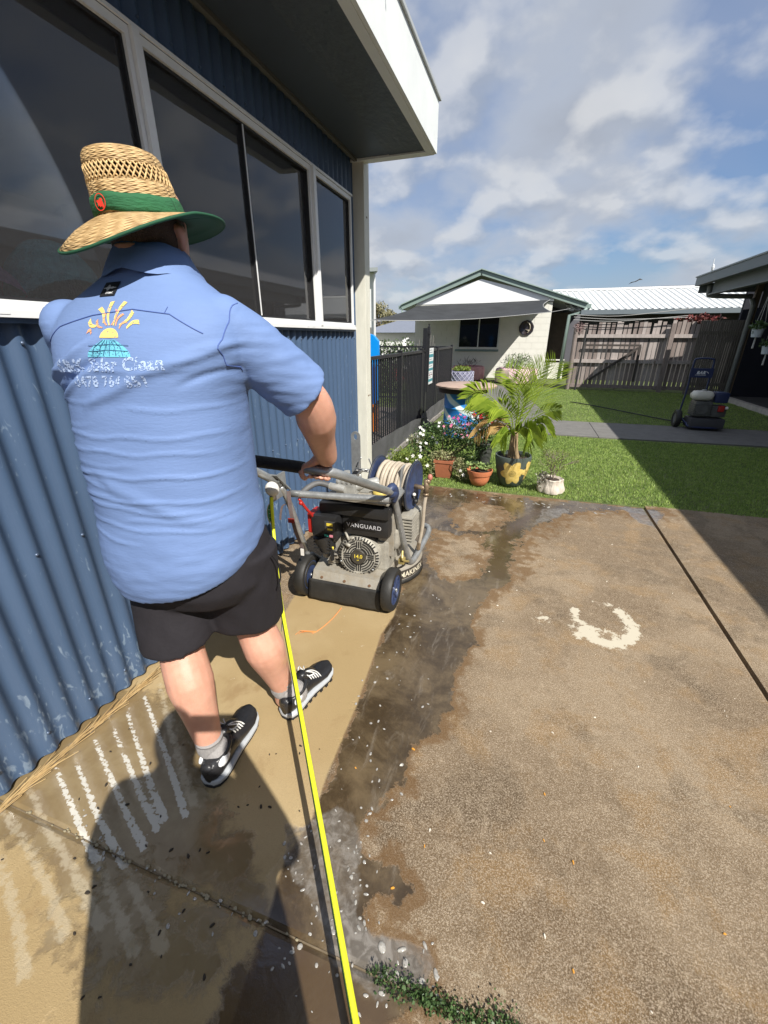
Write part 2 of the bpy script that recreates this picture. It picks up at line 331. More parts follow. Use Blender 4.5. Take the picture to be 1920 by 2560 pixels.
FAINT=[[(0.028,0.52),(0.222,0.446),(0.444,0.38),(0.592,0.322)],[(-0.02,0.45),(0.2,0.40),(0.38,0.34),(0.52,0.28)],[(0.103,1.02),(0.441,0.762),(0.613,0.648)],[(0.0,0.40),(0.18,0.34),(0.36,0.27),(0.50,0.20)],[(0.45,0.43),(0.60,0.365),(0.72,0.31)],[(0.54,0.446),(0.66,0.39),(0.78,0.34)],[(0.02,0.33),(0.2,0.26),(0.4,0.18)]]  # fainter continuations of the painted wall reflections
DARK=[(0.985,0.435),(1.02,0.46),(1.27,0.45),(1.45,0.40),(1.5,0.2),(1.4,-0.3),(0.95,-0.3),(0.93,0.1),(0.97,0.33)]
RIV=[(1.72,3.66),(1.60,3.40),(1.494,3.111),(1.43,2.75),(1.46,2.45)]
def concrete_panel(x0,x1,y0,y1,step,parent,m):
    nx=max(2,int((x1-x0)/step)); ny=max(2,int((y1-y0)/step)); xs=np.linspace(x0,x1,nx+1); ys=np.linspace(y0,y1,ny+1)
    X,Y=np.meshgrid(xs,ys); px=X.ravel(); py=Y.ravel(); n=px.size
    # gentle edge wear: drop the arris next to joints
    dd=np.minimum(np.minimum(px-x0,x1-px),np.minimum(py-y0,y1-py)); zz_=np.where(dd<1e-6,-0.006,0.0)
    co=np.stack([px,py,zz_],1); idx=np.arange(n).reshape(ny+1,nx+1)
    F_=np.stack([idx[:-1,:-1].ravel(),idx[:-1,1:].ravel(),idx[1:,1:].ravel(),idx[1:,:-1].ravel()],1).tolist()
    V_=co.tolist()
    # skirt
    brd=list(idx[0,:])+list(idx[1:,-1])+list(idx[-1,::-1][1:])+list(idx[::-1,0][1:-1]); o=len(V_)
    for i in brd: V_.append([V_[i][0],V_[i][1],-0.10])
    k=len(brd)
    for i in range(k): F_.append([int(brd[i]),o+i,o+(i+1)%k,int(brd[(i+1)%k])])
    me=bpy.data.meshes.new('panel'); me.from_pydata(V_,[],F_); me.update()
    A={}
    A['clean']=poly_sd(px,py,CLEAN)
    w=np.minimum(np.minimum(poly_sd(px,py,WET),-poly_sd(px,py,DRYISLE)),-poly_sd(px,py,DRY2)); w=np.where(py>2.25,w*(1-0.6*np.clip((py-2.25)/0.3,0,1)),w); A['wet']=w
    A['foam']=np.maximum(np.maximum(poly_sd(px,py,FOAM),poly_sd(px,py,FOAM2)*0.7),poly_sd(px,py,FOAM3)*0.6)
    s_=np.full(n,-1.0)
    for q in WALL_GLINTS: s_=np.maximum(s_,line_sd(px,py,q,0.0060,0.0115))
    A['wall_glint']=s_
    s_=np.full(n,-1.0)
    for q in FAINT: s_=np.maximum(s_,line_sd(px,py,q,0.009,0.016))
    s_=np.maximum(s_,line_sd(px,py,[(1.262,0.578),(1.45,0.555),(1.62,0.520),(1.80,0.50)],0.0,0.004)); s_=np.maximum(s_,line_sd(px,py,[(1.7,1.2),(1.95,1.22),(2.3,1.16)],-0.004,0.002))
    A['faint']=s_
    rr=np.hypot((px-2.03)/0.155,(py-2.115)/0.20); an=np.arctan2(py-2.115,px-2.03)
    ring=0.032-np.abs(rr-0.88)*0.17; ring=np.where((an>-2.6)&(an<1.1),ring,-0.03); ring=np.maximum(ring,np.where((an>2.5)|(an<-2.9),0.022-np.abs(rr-0.92)*0.17,-0.05)); ring=np.maximum(ring,np.where((an>1.15)&(an<1.75),0.004-np.abs(rr-0.95)*0.17,-0.05)); ring=np.maximum(ring,0.035-np.hypot(px-1.94,py-1.99)*0.55); ring=np.maximum(ring,line_sd(px,py,[(1.90,2.10),(1.95,2.04),(2.04,2.03),(2.09,2.00)],0.020,0.010))
    A['ring']=np.maximum(ring,0.012-np.hypot(px-1.72,py-2.05)*0.5)
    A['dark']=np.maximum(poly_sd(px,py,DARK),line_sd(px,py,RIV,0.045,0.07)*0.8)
    A['pool']=np.maximum(poly_sd(px,py,[(0.35,0.44),(0.95,0.45),(0.93,0.30),(0.80,0.22),(0.55,0.26),(0.38,0.34)])*0.6,poly_sd(px,py,[(0.0,0.95),(0.30,1.02),(0.50,0.82),(0.66,0.70),(0.95,0.56),(1.0,0.46),(0.72,0.44),(0.55,0.40),(0.3,0.38),(0.05,0.35),(-0.2,0.4),(-0.2,0.95)]))
    ext=np.zeros(k)-1.0
    for nm,ar in A.items():
        a=me.attributes.new(nm,'FLOAT','POINT'); a.data.foreach_set('value',np.concatenate([np.clip(ar,-0.6,0.6),ext]).astype(np.float32))
    me.polygons.foreach_set('use_smooth',[False]*len(me.polygons))
    return link('panel',me,m,parent)
CM=concrete_mat()
slab=thing('concrete_slab','x','x'); del slab['label']; del slab['category']; slab['kind']='structure'
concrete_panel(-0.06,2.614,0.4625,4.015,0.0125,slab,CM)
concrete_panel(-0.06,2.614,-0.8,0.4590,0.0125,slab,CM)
concrete_panel(2.638,8.0,0.4625,4.10,0.08,slab,CM)
concrete_panel(2.638,8.0,-6.0,0.4590,0.2,slab,CM)
concrete_panel(-0.06,2.614,-6.0,-0.805,0.2,slab,CM)
b=MB(); b.box(-0.06,2.610,0.4590,0.4625,-0.09,-0.003); b.build('joint_filler',mat('joint_fill',(0.17,0.13,0.08),0.7,var=0.3,vs=30),slab)
b=MB(); b.box(2.614,2.638,-6.0,4.0,-0.09,-0.035); b.build('joint_filler',mat('joint_black',(0.012,0.010,0.008),0.5),slab)

# base ground, lawn, paths
soil=mat('soil',(0.06,0.045,0.028),0.95,var=0.4,vs=3,bump=0.5,bs=40)
gd=MB(); gd.grid([[(x,y,-0.11) for y in (-400,400)] for x in (-400,400)]); struct(gd.build('ground',mat('dry_ground',(0.11,0.10,0.06),0.95,var=0.35,vs=0.3)))
lawn_m=mat('lawn_soil',(0.085,0.125,0.030),0.95,var=0.35,vs=2.5,col2=(0.15,0.18,0.055),bump=0.8,bs=90)
def sheet(name,pts,z,m,kind='structure'):
    b=MB(); n=len(pts); b.add([(x,y,z) for x,y in pts]+[(x,y,-0.105) for x,y in pts],[tuple(range(n))]+[(i,(i+1)%n,n+(i+1)%n,n+i) for i in range(n)])
    o=b.build(name,m,fixn=True); o['kind']=kind; return o
sheet('lawn',[(-0.02,4.02),(8.0,4.11),(8.0,40),(-14,40),(-14,10.2),(-0.02,10.2)],-0.012,lawn_m)
pathm=mat('path_concrete',(0.15,0.145,0.135),0.85,var=0.18,vs=6,bump=0.3,bs=120)
pth=bpy.data.objects.new('path',None); COL.objects.link(pth); pth['kind']='structure'
def pslab(pts,name='path_slab'):
    b=MB(); n=len(pts); b.add([(x,y,0.004) for x,y in pts]+[(x,y,-0.10) for x,y in pts],[tuple(range(n))]+[(i,(i+1)%n,n+(i+1)%n,n+i) for i in range(n)]); b.build(name,pathm,pth)
pslab([(0.10,7.02),(2.62,6.98),(2.62,8.25),(0.10,8.30)]); pslab([(2.63,6.98),(5.60,7.12),(5.60,8.35),(2.63,8.25)]); pslab([(5.61,7.12),(8.0,7.25),(8.0,8.5),(5.61,8.35)])
for i in range(9):
    y0=8.32+i*0.62; a=0.62-(y0-8.3)*0.10; c=2.02-(y0-8.3)*0.155
    y1=y0+0.61; a1=0.62-(y1-8.3)*0.10; c1=2.02-(y1-8.3)*0.155
    pslab([(a,y0),(c,y0),(c1,y1),(a1,y1)])
# carport slab and kerb
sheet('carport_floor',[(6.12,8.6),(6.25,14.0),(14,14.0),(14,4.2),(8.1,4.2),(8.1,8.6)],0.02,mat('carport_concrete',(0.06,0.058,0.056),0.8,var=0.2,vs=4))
kb=MB(); kb.box(6.0,6.115,8.62,13.4,-0.05,0.09); struct(kb.build('kerb',mat('kerb_concrete',(0.40,0.37,0.33),0.85,var=0.2,vs=9)))
# pool side paving beyond the fence
pm=[mat('paver_a',(0.17,0.14,0.125),0.85,var=0.2,vs=15,bump=0.3),mat('paver_b',(0.22,0.185,0.165),0.85,var=0.2,vs=15,bump=0.3)]
pv=bpy.data.objects.new('paved_yard',None); COL.objects.link(pv); pv['kind']='structure'
b=MB(); b.box(-2.7,-0.22,4.0,8.6,-0.1,-0.006); b.build('bedding',mat('paver_sand',(0.12,0.10,0.085),0.95,var=0.2),pv)
pav=MB(); pav.box(-0.105,0.105,-0.053,0.053,-0.005,0.012); pme=[]
for k in range(2):
    me_=pav.mesh('paver'); me_.materials.append(pm[k]); pme.append(me_)
cnt=0
for iy in range(42):
    for ix in range(11):
        if cnt>=300: break
        y=4.1+iy*0.11; x=-0.36-ix*0.22-(0.11 if iy%2 else 0)
        if -x>0.5+ (y-4)*0.45: continue
        o=bpy.data.objects.new('paver',pme[(ix*7+iy*3)%2]); COL.objects.link(o); o.parent=pv; o.location=(x,y,random.uniform(-0.002,0.002)); cnt+=1

# ------------------------------------------------------------------ grass
def grass(name,regions,mt,hmin,hmax,w,seed):
    r=np.random.default_rng(seed); V=[];n=0
    allv=[]
    for (poly,dens) in regions:
        P=np.array(poly); x0,y0=P.min(0); x1,y1=P.max(0); cnt=int(dens*(x1-x0)*(y1-y0)); x=r.uniform(x0,x1,cnt); y=r.uniform(y0,y1,cnt)
        k=poly_sd(x,y,poly)>0; x=x[k]; y=y[k]; c=x.size
        a=r.uniform(0,2*PI,c); h=r.uniform(hmin,hmax,c); ww=w*r.uniform(0.6,1.3,c); ln=h*r.uniform(0.1,0.9,c); b=r.uniform(0,2*PI,c)
        z0=-0.014
        p0=np.stack([x-np.cos(a)*ww,y-np.sin(a)*ww,np.full(c,z0)],1); p1=np.stack([x+np.cos(a)*ww,y+np.sin(a)*ww,np.full(c,z0)],1)
        p2=np.stack([x+np.cos(b)*ln,y+np.sin(b)*ln,z0+h],1); allv.append(np.stack([p0,p1,p2],1).reshape(-1,3))
    co=np.concatenate(allv); n=co.shape[0]; me=bpy.data.meshes.new(name); me.vertices.add(n); me.vertices.foreach_set('co',co.ravel().astype(np.float32))
    me.loops.add(n); me.loops.foreach_set('vertex_index',np.arange(n,dtype=np.int32)); me.polygons.add(n//3); me.polygons.foreach_set('loop_start',np.arange(0,n,3,dtype=np.int32)); me.polygons.foreach_set('loop_total',np.full(n//3,3,dtype=np.int32)); me.update(); me.validate()
    o=link(name,me,mt); stuff(o); return o
gm=mat('grass_blade',(0.12,0.25,0.035),0.6,var=0.25,vs=9,col2=(0.46,0.58,0.16),rand=0.6,transl=0.35)
go=grass('grass',[([(0.0,4.03),(6.4,4.12),(6.4,6.98),(2.6,6.92),(0.0,6.98)],7500),([(2.06,8.36),(6.1,8.42),(6.0,13.6),(1.2,13.6)],2600),([(-0.1,8.36),(0.6,8.36),(0.1,13.6),(-2.0,13.9),(-0.1,10.0)],2200),([(-2.6,8.7),(-0.25,8.7),(-0.3,13.9),(-6,13.9)],900)],gm,0.010,0.030,0.0048,3)

# ------------------------------------------------------------------ blue shed
shed=thing('shed','blue corrugated metal shed with white aluminium windows and a cream corner post','shed',(0,1.5,0))
blue=mat('blue_steel',(0.058,0.098,0.172),0.42,var=0.10,vs=2.5,bump=0.05,bs=200,spec=0.5,stretch=(1,1,0.35))
whitep=mat('white_powder_coat',(0.78,0.79,0.79),0.35,var=0.04,vs=9)
cream=mat('cream_paint',(0.66,0.65,0.56),0.5,var=0.10,vs=12,bump=0.1,bs=40,stretch=(1,1,0.3))
def add_drips(m):
    t=m.node_tree; n=t.nodes; l=t.links; b_=n['Principled BSDF']; src=b_.inputs['Base Color'].links[0].from_socket; rsrc=b_.inputs['Roughness'].links[0].from_socket
    tx=n.new('ShaderNodeTexCoord'); mp=n.new('ShaderNodeMapping'); mp.inputs['Scale'].default_value=(1,1,0.40); l.new(tx.outputs['Object'],mp.inputs[0]); no_=n.new('ShaderNodeTexNoise'); no_.inputs['Scale'].default_value=42; no_.inputs['Detail'].default_value=5; no_.inputs['Distortion'].default_value=1.2; l.new(mp.outputs[0],no_.inputs[0])
    sp_=n.new('ShaderNodeSeparateXYZ'); l.new(tx.outputs['Object'],sp_.inputs[0]); mr=n.new('ShaderNodeMapRange'); mr.inputs[1].default_value=0.02; mr.inputs[2].default_value=0.46; mr.inputs[3].default_value=0.12; mr.inputs[4].default_value=0.0; l.new(sp_.outputs[2],mr.inputs[0])
    a=n.new('ShaderNodeMath'); a.operation='ADD'; l.new(no_.outputs[0],a.inputs[0]); l.new(mr.outputs[0],a.inputs[1]); r=n.new('ShaderNodeMapRange'); r.inputs[1].default_value=0.66; r.inputs[2].default_value=0.72; l.new(a.outputs[0],r.inputs[0])
    mu=n.new('ShaderNodeMath'); mu.operation='MULTIPLY'; mu.inputs[1].default_value=0.38; l.new(r.outputs[0],mu.inputs[0]); mx_=n.new('ShaderNodeMix'); mx_.data_type='RGBA'; l.new(mu.outputs[0],mx_.inputs[0]); l.new(src,mx_.inputs[6]); mx_.inputs[7].default_value=(0.30,0.38,0.46,1); l.new(mx_.outputs[2],b_.inputs['Base Color'])
    mq=n.new('ShaderNodeMix'); l.new(r.outputs[0],mq.inputs[0]); l.new(rsrc,mq.inputs[2]); mq.inputs[3].default_value=0.12; l.new(mq.outputs[0],b_.inputs['Roughness'])
add_drips(blue)
def corr(y0,y1,z0,z1,x=0.0,amp=0.0105,pitch=0.08,nz=1):
    b=MB(); n=int((y1-y0)/pitch*10); P=[]
    for i in range(n+1):
        y=y0+(y1-y0)*i/n; c=math.cos(2*PI*y/pitch); c=math.copysign(abs(c)**0.8,c); xx=x-amp+amp*c
        P.append([(xx,y,z0+(z1-z0)*j/nz) for j in range(nz+1)])
    b.grid(P); return b
o=corr(-2.5,3.742,0.018,1.462).build('lower_cladding',blue,shed,smooth=True,fixn=False)
o=corr(-2.5,3.742,2.432,2.668,pitch=0.08).build('upper_cladding',blue,shed,smooth=True,fixn=False)
o=corr(3.665,3.742,1.462,2.432).build('end_cladding',blue,shed,smooth=True,fixn=False)
b=MB(); b.box(-0.03,0.022,-2.5,3.66,1.455,1.487); b.box(-0.03,0.012,-2.5,3.66,2.412,2.436); b.box(-0.03,0.006,3.638,3.667,1.487,2.412); b.build('window_flashing',blue,shed)
# screws
scm=mat('screw_steel',(0.12,0.16,0.24),0.35,metal=0.4); sb=MB()
for zz_ in (0.11,0.75,1.40):
    for i in range(38):
        y=round(i*2*0.08+0.0,3)
        if y<3.7: sb.sphere((0.004,y,zz_),0.006,8,(0.8,1,1))
for i in range(20):
    y=i*2*0.08+0.4
    if y<3.7: sb.sphere((0.004,y,2.47),0.005,8,(0.8,1,1))
stuff(sb.build('screw',scm,shed,smooth=True))
# post and base
b=MB(); b.box(-0.02,0.085,3.745,3.86,0.0,2.68,bev=0.004); b.build('corner_post',cream,shed)
for (ya,za) in ((3.775,0.9),(3.815,0.9),(3.79,2.3)): b=MB(); b.box(0.085,0.0875,ya,ya+0.02,za,za+0.012); b.build('post_bolt',mat('rust_bolt',(0.2,0.13,0.09),0.6),shed)
# back walls of shed (interior box) so that the glass looks into a room
room=mat('room_wall',(0.30,0.28,0.26),0.9,var=0.08); b=MB()
b.box(-3.2,-3.1,-2.5,3.8,0.0,2.66); b.box(-3.2,-0.03,3.72,3.742,0,2.66); b.box(-3.2,-0.03,-2.5,-2.45,0,2.66); b.box(-3.1,-0.05,-2.45,3.7,0.0,0.03); b.box(-3.1,-0.03,-2.45,3.7,2.60,2.66); b.box(-0.05,-0.03,-2.5,3.72,0.03,1.455); b.box(-0.05,-0.03,-2.5,3.72,2.436,2.6)
b.build('inner_wall',room,shed)
# outside end wall (faces the garden)
b=MB(); b.box(-3.3,-0.021,3.745,3.77,0.0,2.7); b.build('end_wall',blue,shed)
# soffit, fascia
soff=mat('soffit_board',(0.055,0.07,0.085),0.55,var=0.15,vs=3,bump=0.9,bs=28,stretch=(1,0.5,1)); 
b=MB(); b.box(-0.02,0.30,-2.6,3.72,2.668,2.682); b.build('soffit_inner',mat('soffit_blue',(0.05,0.065,0.085),0.5,var=0.1),shed)
b=MB(); b.box(0.301,0.575,-2.6,3.72,2.664,2.68); b.build('soffit_outer',soff,shed)
b=MB(); b.box(0.02,0.045,-2.6,3.71,2.648,2.667); b.build('soffit_trim',mat('trim_grey',(0.13,0.13,0.12),0.6),shed)
fas=mat('fascia_white',(0.74,0.77,0.76),0.5,var=0.05,vs=5)
b=MB(); b.box(0.625,0.645,-2.7,3.80,2.66,2.965); b.box(0.575,0.625,-2.7,3.80,2.656,2.67); b.build('fascia',fas,shed)
b=MB(); b.box(-3.4,0.575,3.722,3.80,2.655,2.672); b.box(-3.4,0.625,3.78,3.80,2.672,2.965); b.build('end_fascia',fas,shed)
b=MB(); b.box(-3.5,0.66,-2.7,3.82,2.966,2.985); b.build('roof',mat('roof_sheet',(0.5,0.52,0.52),0.45,metal=0.3),shed)
b=MB(); b.tube([(0.66,2.55,2.88),(0.668,2.55,2.87),(0.668,2.55,2.855)],0.004,6); b.build('bolt_head',mat('steel_grey',(0.45,0.46,0.46),0.4,metal=0.8),shed)
# windows
glz=glass_mat('window_glass',(0.86,0.88,0.88),1.35,0.015)
seal=mat('black_seal',(0.012,0.012,0.014),0.6)
def window(y0,y1,stile=None):
    z0,z1=1.49,2.410; w=thing('window','','',(0,0,0)); 
    for k in ('label','category'): del w[k]
    w.parent=shed; w.location=-Vector(shed.location); 
    t=0.028
    b=MB(); b.box(-0.03,0.020,y0,y1,z0,z0+t); b.box(-0.03,0.020,y0,y1,z1-t,z1); b.box(-0.03,0.020,y0,y0+t*0.7,z0+t,z1-t); b.box(-0.03,0.020,y1-t*0.7,y1,z0+t,z1-t)
    b.box(-0.03,0.032,y0,y1,z0-0.001,z0+0.014)
    b.build('frame',whitep,w)
    b=MB(); a0,a1,c0,c1=y0+t*0.7,y1-t*0.7,z0+t,z1-t; s=0.010
    b.box(-0.02,0.006,a0,a1,c0,c0+s); b.box(-0.02,0.006,a0,a1,c1-s,c1); b.box(-0.02,0.006,a0,a0+s,c0+s,c1-s); b.box(-0.02,0.006,a1-s,a1,c0+s,c1-s); b.build('seal',seal,w)
    segs=[(a0+s,a1-s)] if stile is None else [(a0+s,stile-0.012),(stile+0.012,a1-s)]
    for i,(p,q) in enumerate(segs):
        b=MB(); x=-0.008-0.010*i; b.box(x-0.002,x+0.002,p,q,c0+s,c1-s); b.build('pane',glz,w)
    if stile is not None:
        b=MB(); b.box(-0.025,0.010,stile-0.011,stile+0.011,c0+s,c1-s); b.build('meeting_stile',seal,w)
        b=MB(); b.box(0.010,0.013,stile-0.004,stile+0.003,c0+s,c1-s); b.build('stile_edge',whitep,w)
    return w
window(-0.55,1.606); window(1.643,2.957,2.262); window(2.998,3.634)
b=MB(); b.box(-0.03,0.035,1.608,1.641,1.488,2.412,bev=0.003); b.build('mullion',whitep,shed)
b=MB(); b.box(-0.03,0.04,2.959,2.996,1.488,2.412,bev=0.003); b.build('mullion',whitep,shed)
b=MB(); b.box(0.0215,0.036,-2.5,3.64,1.470,1.4905); b.box(0.0215,0.030,-2.5,3.64,2.4115,2.424)
for y in (1.9,1.98,2.75,2.83,3.2,3.28,0.9,0.82): b.box(0.036,0.0375,y,y+0.03,1.478,1.484)
b.build('sub_sill',whitep,shed)

# things behind the glass
def curtain(y0,y1,z0,z1,x,m,name,lab):
    b=MB(); n=int((y1-y0)/0.008); P=[]
    for i in range(n+1):
        y=y0+(y1-y0)*i/n; ph=y*70+1.6*math.sin(y*9); P.append([(x+0.018*math.sin(ph+0.3*zq)+0.006*math.sin(ph*2.3),y+0.01*math.sin(zq*5),z0+(z1-z0)*zq/8) for zq in range(9)])
    b.grid(P); o=b.build(name,m,smooth=True,fixn=False); tag(o,lab,'curtain'); return o
sheer=mat('sheer_curtain',(0.11,0.105,0.105),0.9,var=0.25,vs=3)
curtain(1.72,2.22,1.45,2.42,-0.12,sheer,'curtain','dark sheer curtain hanging behind the sliding window left of its meeting stile')
curtain(2.29,2.95,1.45,2.42,-0.13,sheer,'curtain','dark pleated sheer curtain behind the sliding window right of its meeting stile')
def knit(y0,y1,x0,x1,z0,z1,m,lab,ph):
    b=MB(); P=[]; n=70
    for i in range(n+1):
        row=[]
        for j in range(41):
            s=i/n; t=j/40; y=y0+(y1-y0)*s; a=PI*0.9*t; prof=math.sin(PI*min(1,max(0,s)))**0.35
            lum=0.012*mnoise.noise(Vector((y*9,t*5,ph)))
            k=0.0035*abs(math.sin(s*95))*abs(math.sin(t*60+ (0.7 if int(s*95/PI)%2 else 0)))
            x=x0+(x1-x0)*0.5-math.cos(a)*(-(x1-x0)/2+lum+k)*prof*-1; zq=z0+(z1-z0)*math.sin(a)**0.7*prof+lum+k
            row.append((x,y,zq))
        P.append(row)
    b.grid(P); o=b.build('knitted_blanket',m,smooth=True,fixn=False); return tag(o,lab,'blanket')
knit(0.55,1.13,-0.34,-0.05,1.50,1.70,mat('purple_wool',(0.42,0.24,0.50),0.95,var=0.3,vs=60,bump=0.9,bs=200),'purple knitted blanket folded on the ledge behind the large left window',1.0)
knit(1.10,1.42,-0.32,-0.06,1.50,1.73,mat('teal_wool',(0.16,0.62,0.78),0.95,var=0.3,vs=60,bump=0.9,bs=200),'teal knitted blanket folded beside the purple one behind the left window',5.0)
b=MB(); b.box(-0.75,-0.045,-0.5,1.6,1.46,1.495); tag(b.build('window_ledge',mat('ledge_wood',(0.22,0.15,0.10),0.5)),'shelf inside the left window carrying knitted blankets','shelf')
# craft items seen low in the right panes
b=MB(); b.lathe([(0.001,1.50),(0.10,1.50),(0.125,1.58),(0.115,1.72),(0.075,1.80),(0.03,1.83),(0.001,1.835)],(-0.30,2.82,0),24); tag(b.build('lamp_shade',mat('pale_fabric',(0.42,0.37,0.28),0.9,var=0.15),smooth=True),'pale domed lamp shade standing inside the sliding window','lamp')
bk=thing('basket','white wicker basket of bits inside the small right hand window','basket',(-0.16,3.3,1.5))
b=MB()
for k in range(14): b.tube([(-0.10,3.10+k*0.032,1.50),(-0.085,3.11+k*0.032,1.59)],0.004,5)
b.box(-0.12,-0.095,3.08,3.56,1.585,1.60); b.box(-0.12,-0.095,3.08,3.56,1.50,1.512); b.build('side',mat('wicker_white',(0.5,0.48,0.44),0.8,var=0.2),bk)
b=MB()
for k in range(16): b.sphere((-0.16+random.uniform(-.05,.05),3.12+random.uniform(0,.4),1.60+random.uniform(0,.06)),0.03,8,(1,1.2,0.7))
b.build('filling',mat('scrap_fabric',(0.35,0.36,0.37),0.9,col2=(0.10,0.12,0.14),rand=0.8),bk)
pic=MB(); pic.box(-2.9,-2.88,1.0,2.4,1.2,2.2); tag(pic.build('wall_poster',mat('dim_red_cloth',(0.28,0.05,0.06),0.9,var=0.3)),'dark red hanging on the far wall inside the shed','wall hanging')

# straw along wall foot + spilled water lip
b=MB(); r_=random.Random(5)
for k in range(150):
    y=r_.uniform(0.40,1.16); t=(y-0.40)/0.76; x=0.036+0.007*math.sin(y*9)+r_.gauss(0,0.004); ln=r_.uniform(0.03,0.13); a=r_.gauss(0,0.16)
    p0=Vector((x,y,0.006+r_.uniform(0,0.014))); p1=p0+Vector((math.sin(a)*ln,math.cos(a)*ln,r_.uniform(-0.004,0.006))); b.tube([p0,(p0+p1)/2+Vector((0.002,0,0.003)),p1],r_.uniform(0.0007,0.0016),4)
stuff(tag(b.build('straw_litter',mat('straw_bits',(0.42,0.26,0.10),0.8,var=0.2,vs=30,col2=(0.62,0.45,0.22),rand=0.7)),'line of orange straw and needles washed against the foot of the wall','straw'))
# dark floating litter on the slab, pale petals
def specks(name,n,area,m,size,lab,cat,seed,zo=0.002,flat=0.3):
    r=random.Random(seed); b=MB()
    for k in range(n):
        x=r.uniform(area[0],area[1]); y=r.uniform(area[2],area[3]); s=size*r.uniform(0.5,1.4); a=r.uniform(0,PI)
        n_=7; c,si=math.cos(a),math.sin(a); top=[]; bot=[]
        for j in range(n_):
            q=2*PI*j/n_; u_=math.cos(q)*s; v_=math.sin(q)*s*r.uniform(0.35,0.6); bot.append((x+u_*c-v_*si,y+u_*si+v_*c,zo-0.001)); top.append((x+(u_*c-v_*si)*0.7,y+(u_*si+v_*c)*0.7,zo+s*flat))
        b.loft([bot,top])
    o=b.build(name,m); stuff(o); return tag(o,lab,cat)
specks('petals',34,(1.1,2.5,0.5,3.4),mat('petal',(0.75,0.70,0.60),0.6),0.0045,'small white petals scattered over the dry brown concrete','petals',1)
specks('leaf_litter',46,(0.1,0.95,0.2,1.0),mat('dark_leaf',(0.03,0.022,0.015),0.7),0.006,'small dark wet leaf scraps on the washed concrete near the wall','leaves',2)
specks('yellow_leaves',14,(1.0,2.5,0.25,1.2),mat('yellow_leaf',(0.65,0.30,0.04),0.6),0.006,'tiny orange leaves lying at the front edge of the slab','leaves',3)
# soap bubbles and foam lumps
bubm=mat('foam_bubble',(0.52,0.50,0.46),0.06,spec=0.9,coat=0.8,var=0.4,vs=120); bubm.node_tree.nodes['Principled BSDF'].inputs['Alpha'].default_value=0.62; r_=random.Random(9); b=MB()
def blob(b,x,y,s,a=1.0,h=0.28):
    n_=10; ang=r_.uniform(0,PI); c,si=math.cos(ang),math.sin(ang); rings=[]
    for (k,zz_) in ((1.0,0.0),(0.86,0.45),(0.5,0.85),(0.12,1.0)):
        rings.append([(x+(math.cos(2*PI*j/n_)*s*k*c-math.sin(2*PI*j/n_)*s*k*a*si),y+(math.cos(2*PI*j/n_)*s*k*si+math.sin(2*PI*j/n_)*s*k*a*c),0.001+s*h*zz_) for j in range(n_)])
    b.loft(rings)
P_=np.array(FOAM); cx_=r_
for k in range(230):
    x=r_.uniform(0.95,1.47); y=r_.uniform(0.36,0.72)
    d=float(poly_sd(np.array([x]),np.array([y]),FOAM)[0])
    if d<-0.02: continue
    edge=d<0.025
    if not edge and r_.random()<0.72 and not (x>1.34): continue
    blob(b,x,y,r_.uniform(0.002,0.008) if x<1.3 else r_.uniform(0.004,0.013),r_.uniform(0.4,0.8))
for k in range(80):
    t=r_.random()**1.6; y=0.62+t*1.5; x=1.12+0.06*math.sin(y*3)+r_.gauss(0,0.07); blob(b,x,y,r_.uniform(0.002,0.008),r_.uniform(0.4,0.9))
for k in range(40):
    t=r_.random(); x=0.25+t*0.95; y=0.50-0.08*math.sin(t*2.6)+r_.gauss(0,0.03); blob(b,x,y,r_.uniform(0.002,0.0075),r_.uniform(0.4,0.9))
for k in range(30): blob(b,r_.uniform(0.9,2.4),3.80+r_.gauss(0,0.05),r_.uniform(0.008,0.03),r_.uniform(0.2,0.5),0.12)
for k in range(14): blob(b,1.18+r_.gauss(0,0.05),0.30+r_.uniform(-0.12,0.14),r_.uniform(0.002,0.006),r_.uniform(0.4,0.9))
stuff(tag(b.build('soap_foam',bubm,smooth=True),'patches and bubbles of grey soap foam floating on the wet slab','foam'))
# creeping weed in the joint
def leaves(b,n,posf,size,asp=0.45,seed=0,up=0.4,curl=0.15):
    r=random.Random(seed)
    for k in range(n):
        p,nrm=posf(r); d=Vector((r.gauss(0,1),r.gauss(0,1),r.gauss(up,0.7))).normalized(); s=size*r.uniform(0.6,1.3)
        x=d.cross(Vector((r.gauss(0,1),r.gauss(0,1),r.gauss(0,1)+1e-3))).normalized(); w=s*asp*0.5; nn=x.cross(d)
        b.add([p,p+d*s*0.45+x*w-nn*s*curl*0.3,p+d*s-nn*s*curl,p+d*s*0.45-x*w-nn*s*curl*0.3],[(0,1,2,3)])
weedm=mat('weed_leaf',(0.035,0.075,0.022),0.45,col2=(0.10,0.17,0.055),rand=0.8,var=0.1,transl=0.2)
b=MB()
def wp(r):
    t=r.random()**0.8; x=1.29+t*0.36; wd=0.004+0.013*t+0.008*max(0,math.sin(t*9)); return Vector((x,0.461+r.gauss(-0.002,wd),0.001+abs(r.gauss(0,0.009)))),None
leaves(b,1500,wp,0.0080,0.7,4,0.5)
stuff(tag(b.build('creeping_weed',weedm,fixn=False),'low green creeping weed growing out of the slab joint at the bottom edge','weed'))
b=MB(); r_=random.Random(3)
for k in range(60):
    x=0.1+r_.random()*1.0; b.sphere((x,0.460+r_.gauss(0,0.003),0.0),r_.uniform(0.002,0.005),6,(1.5,1,0.5))
stuff(b.build('joint_silt',mat('silt',(0.30,0.26,0.17),0.5),slab))

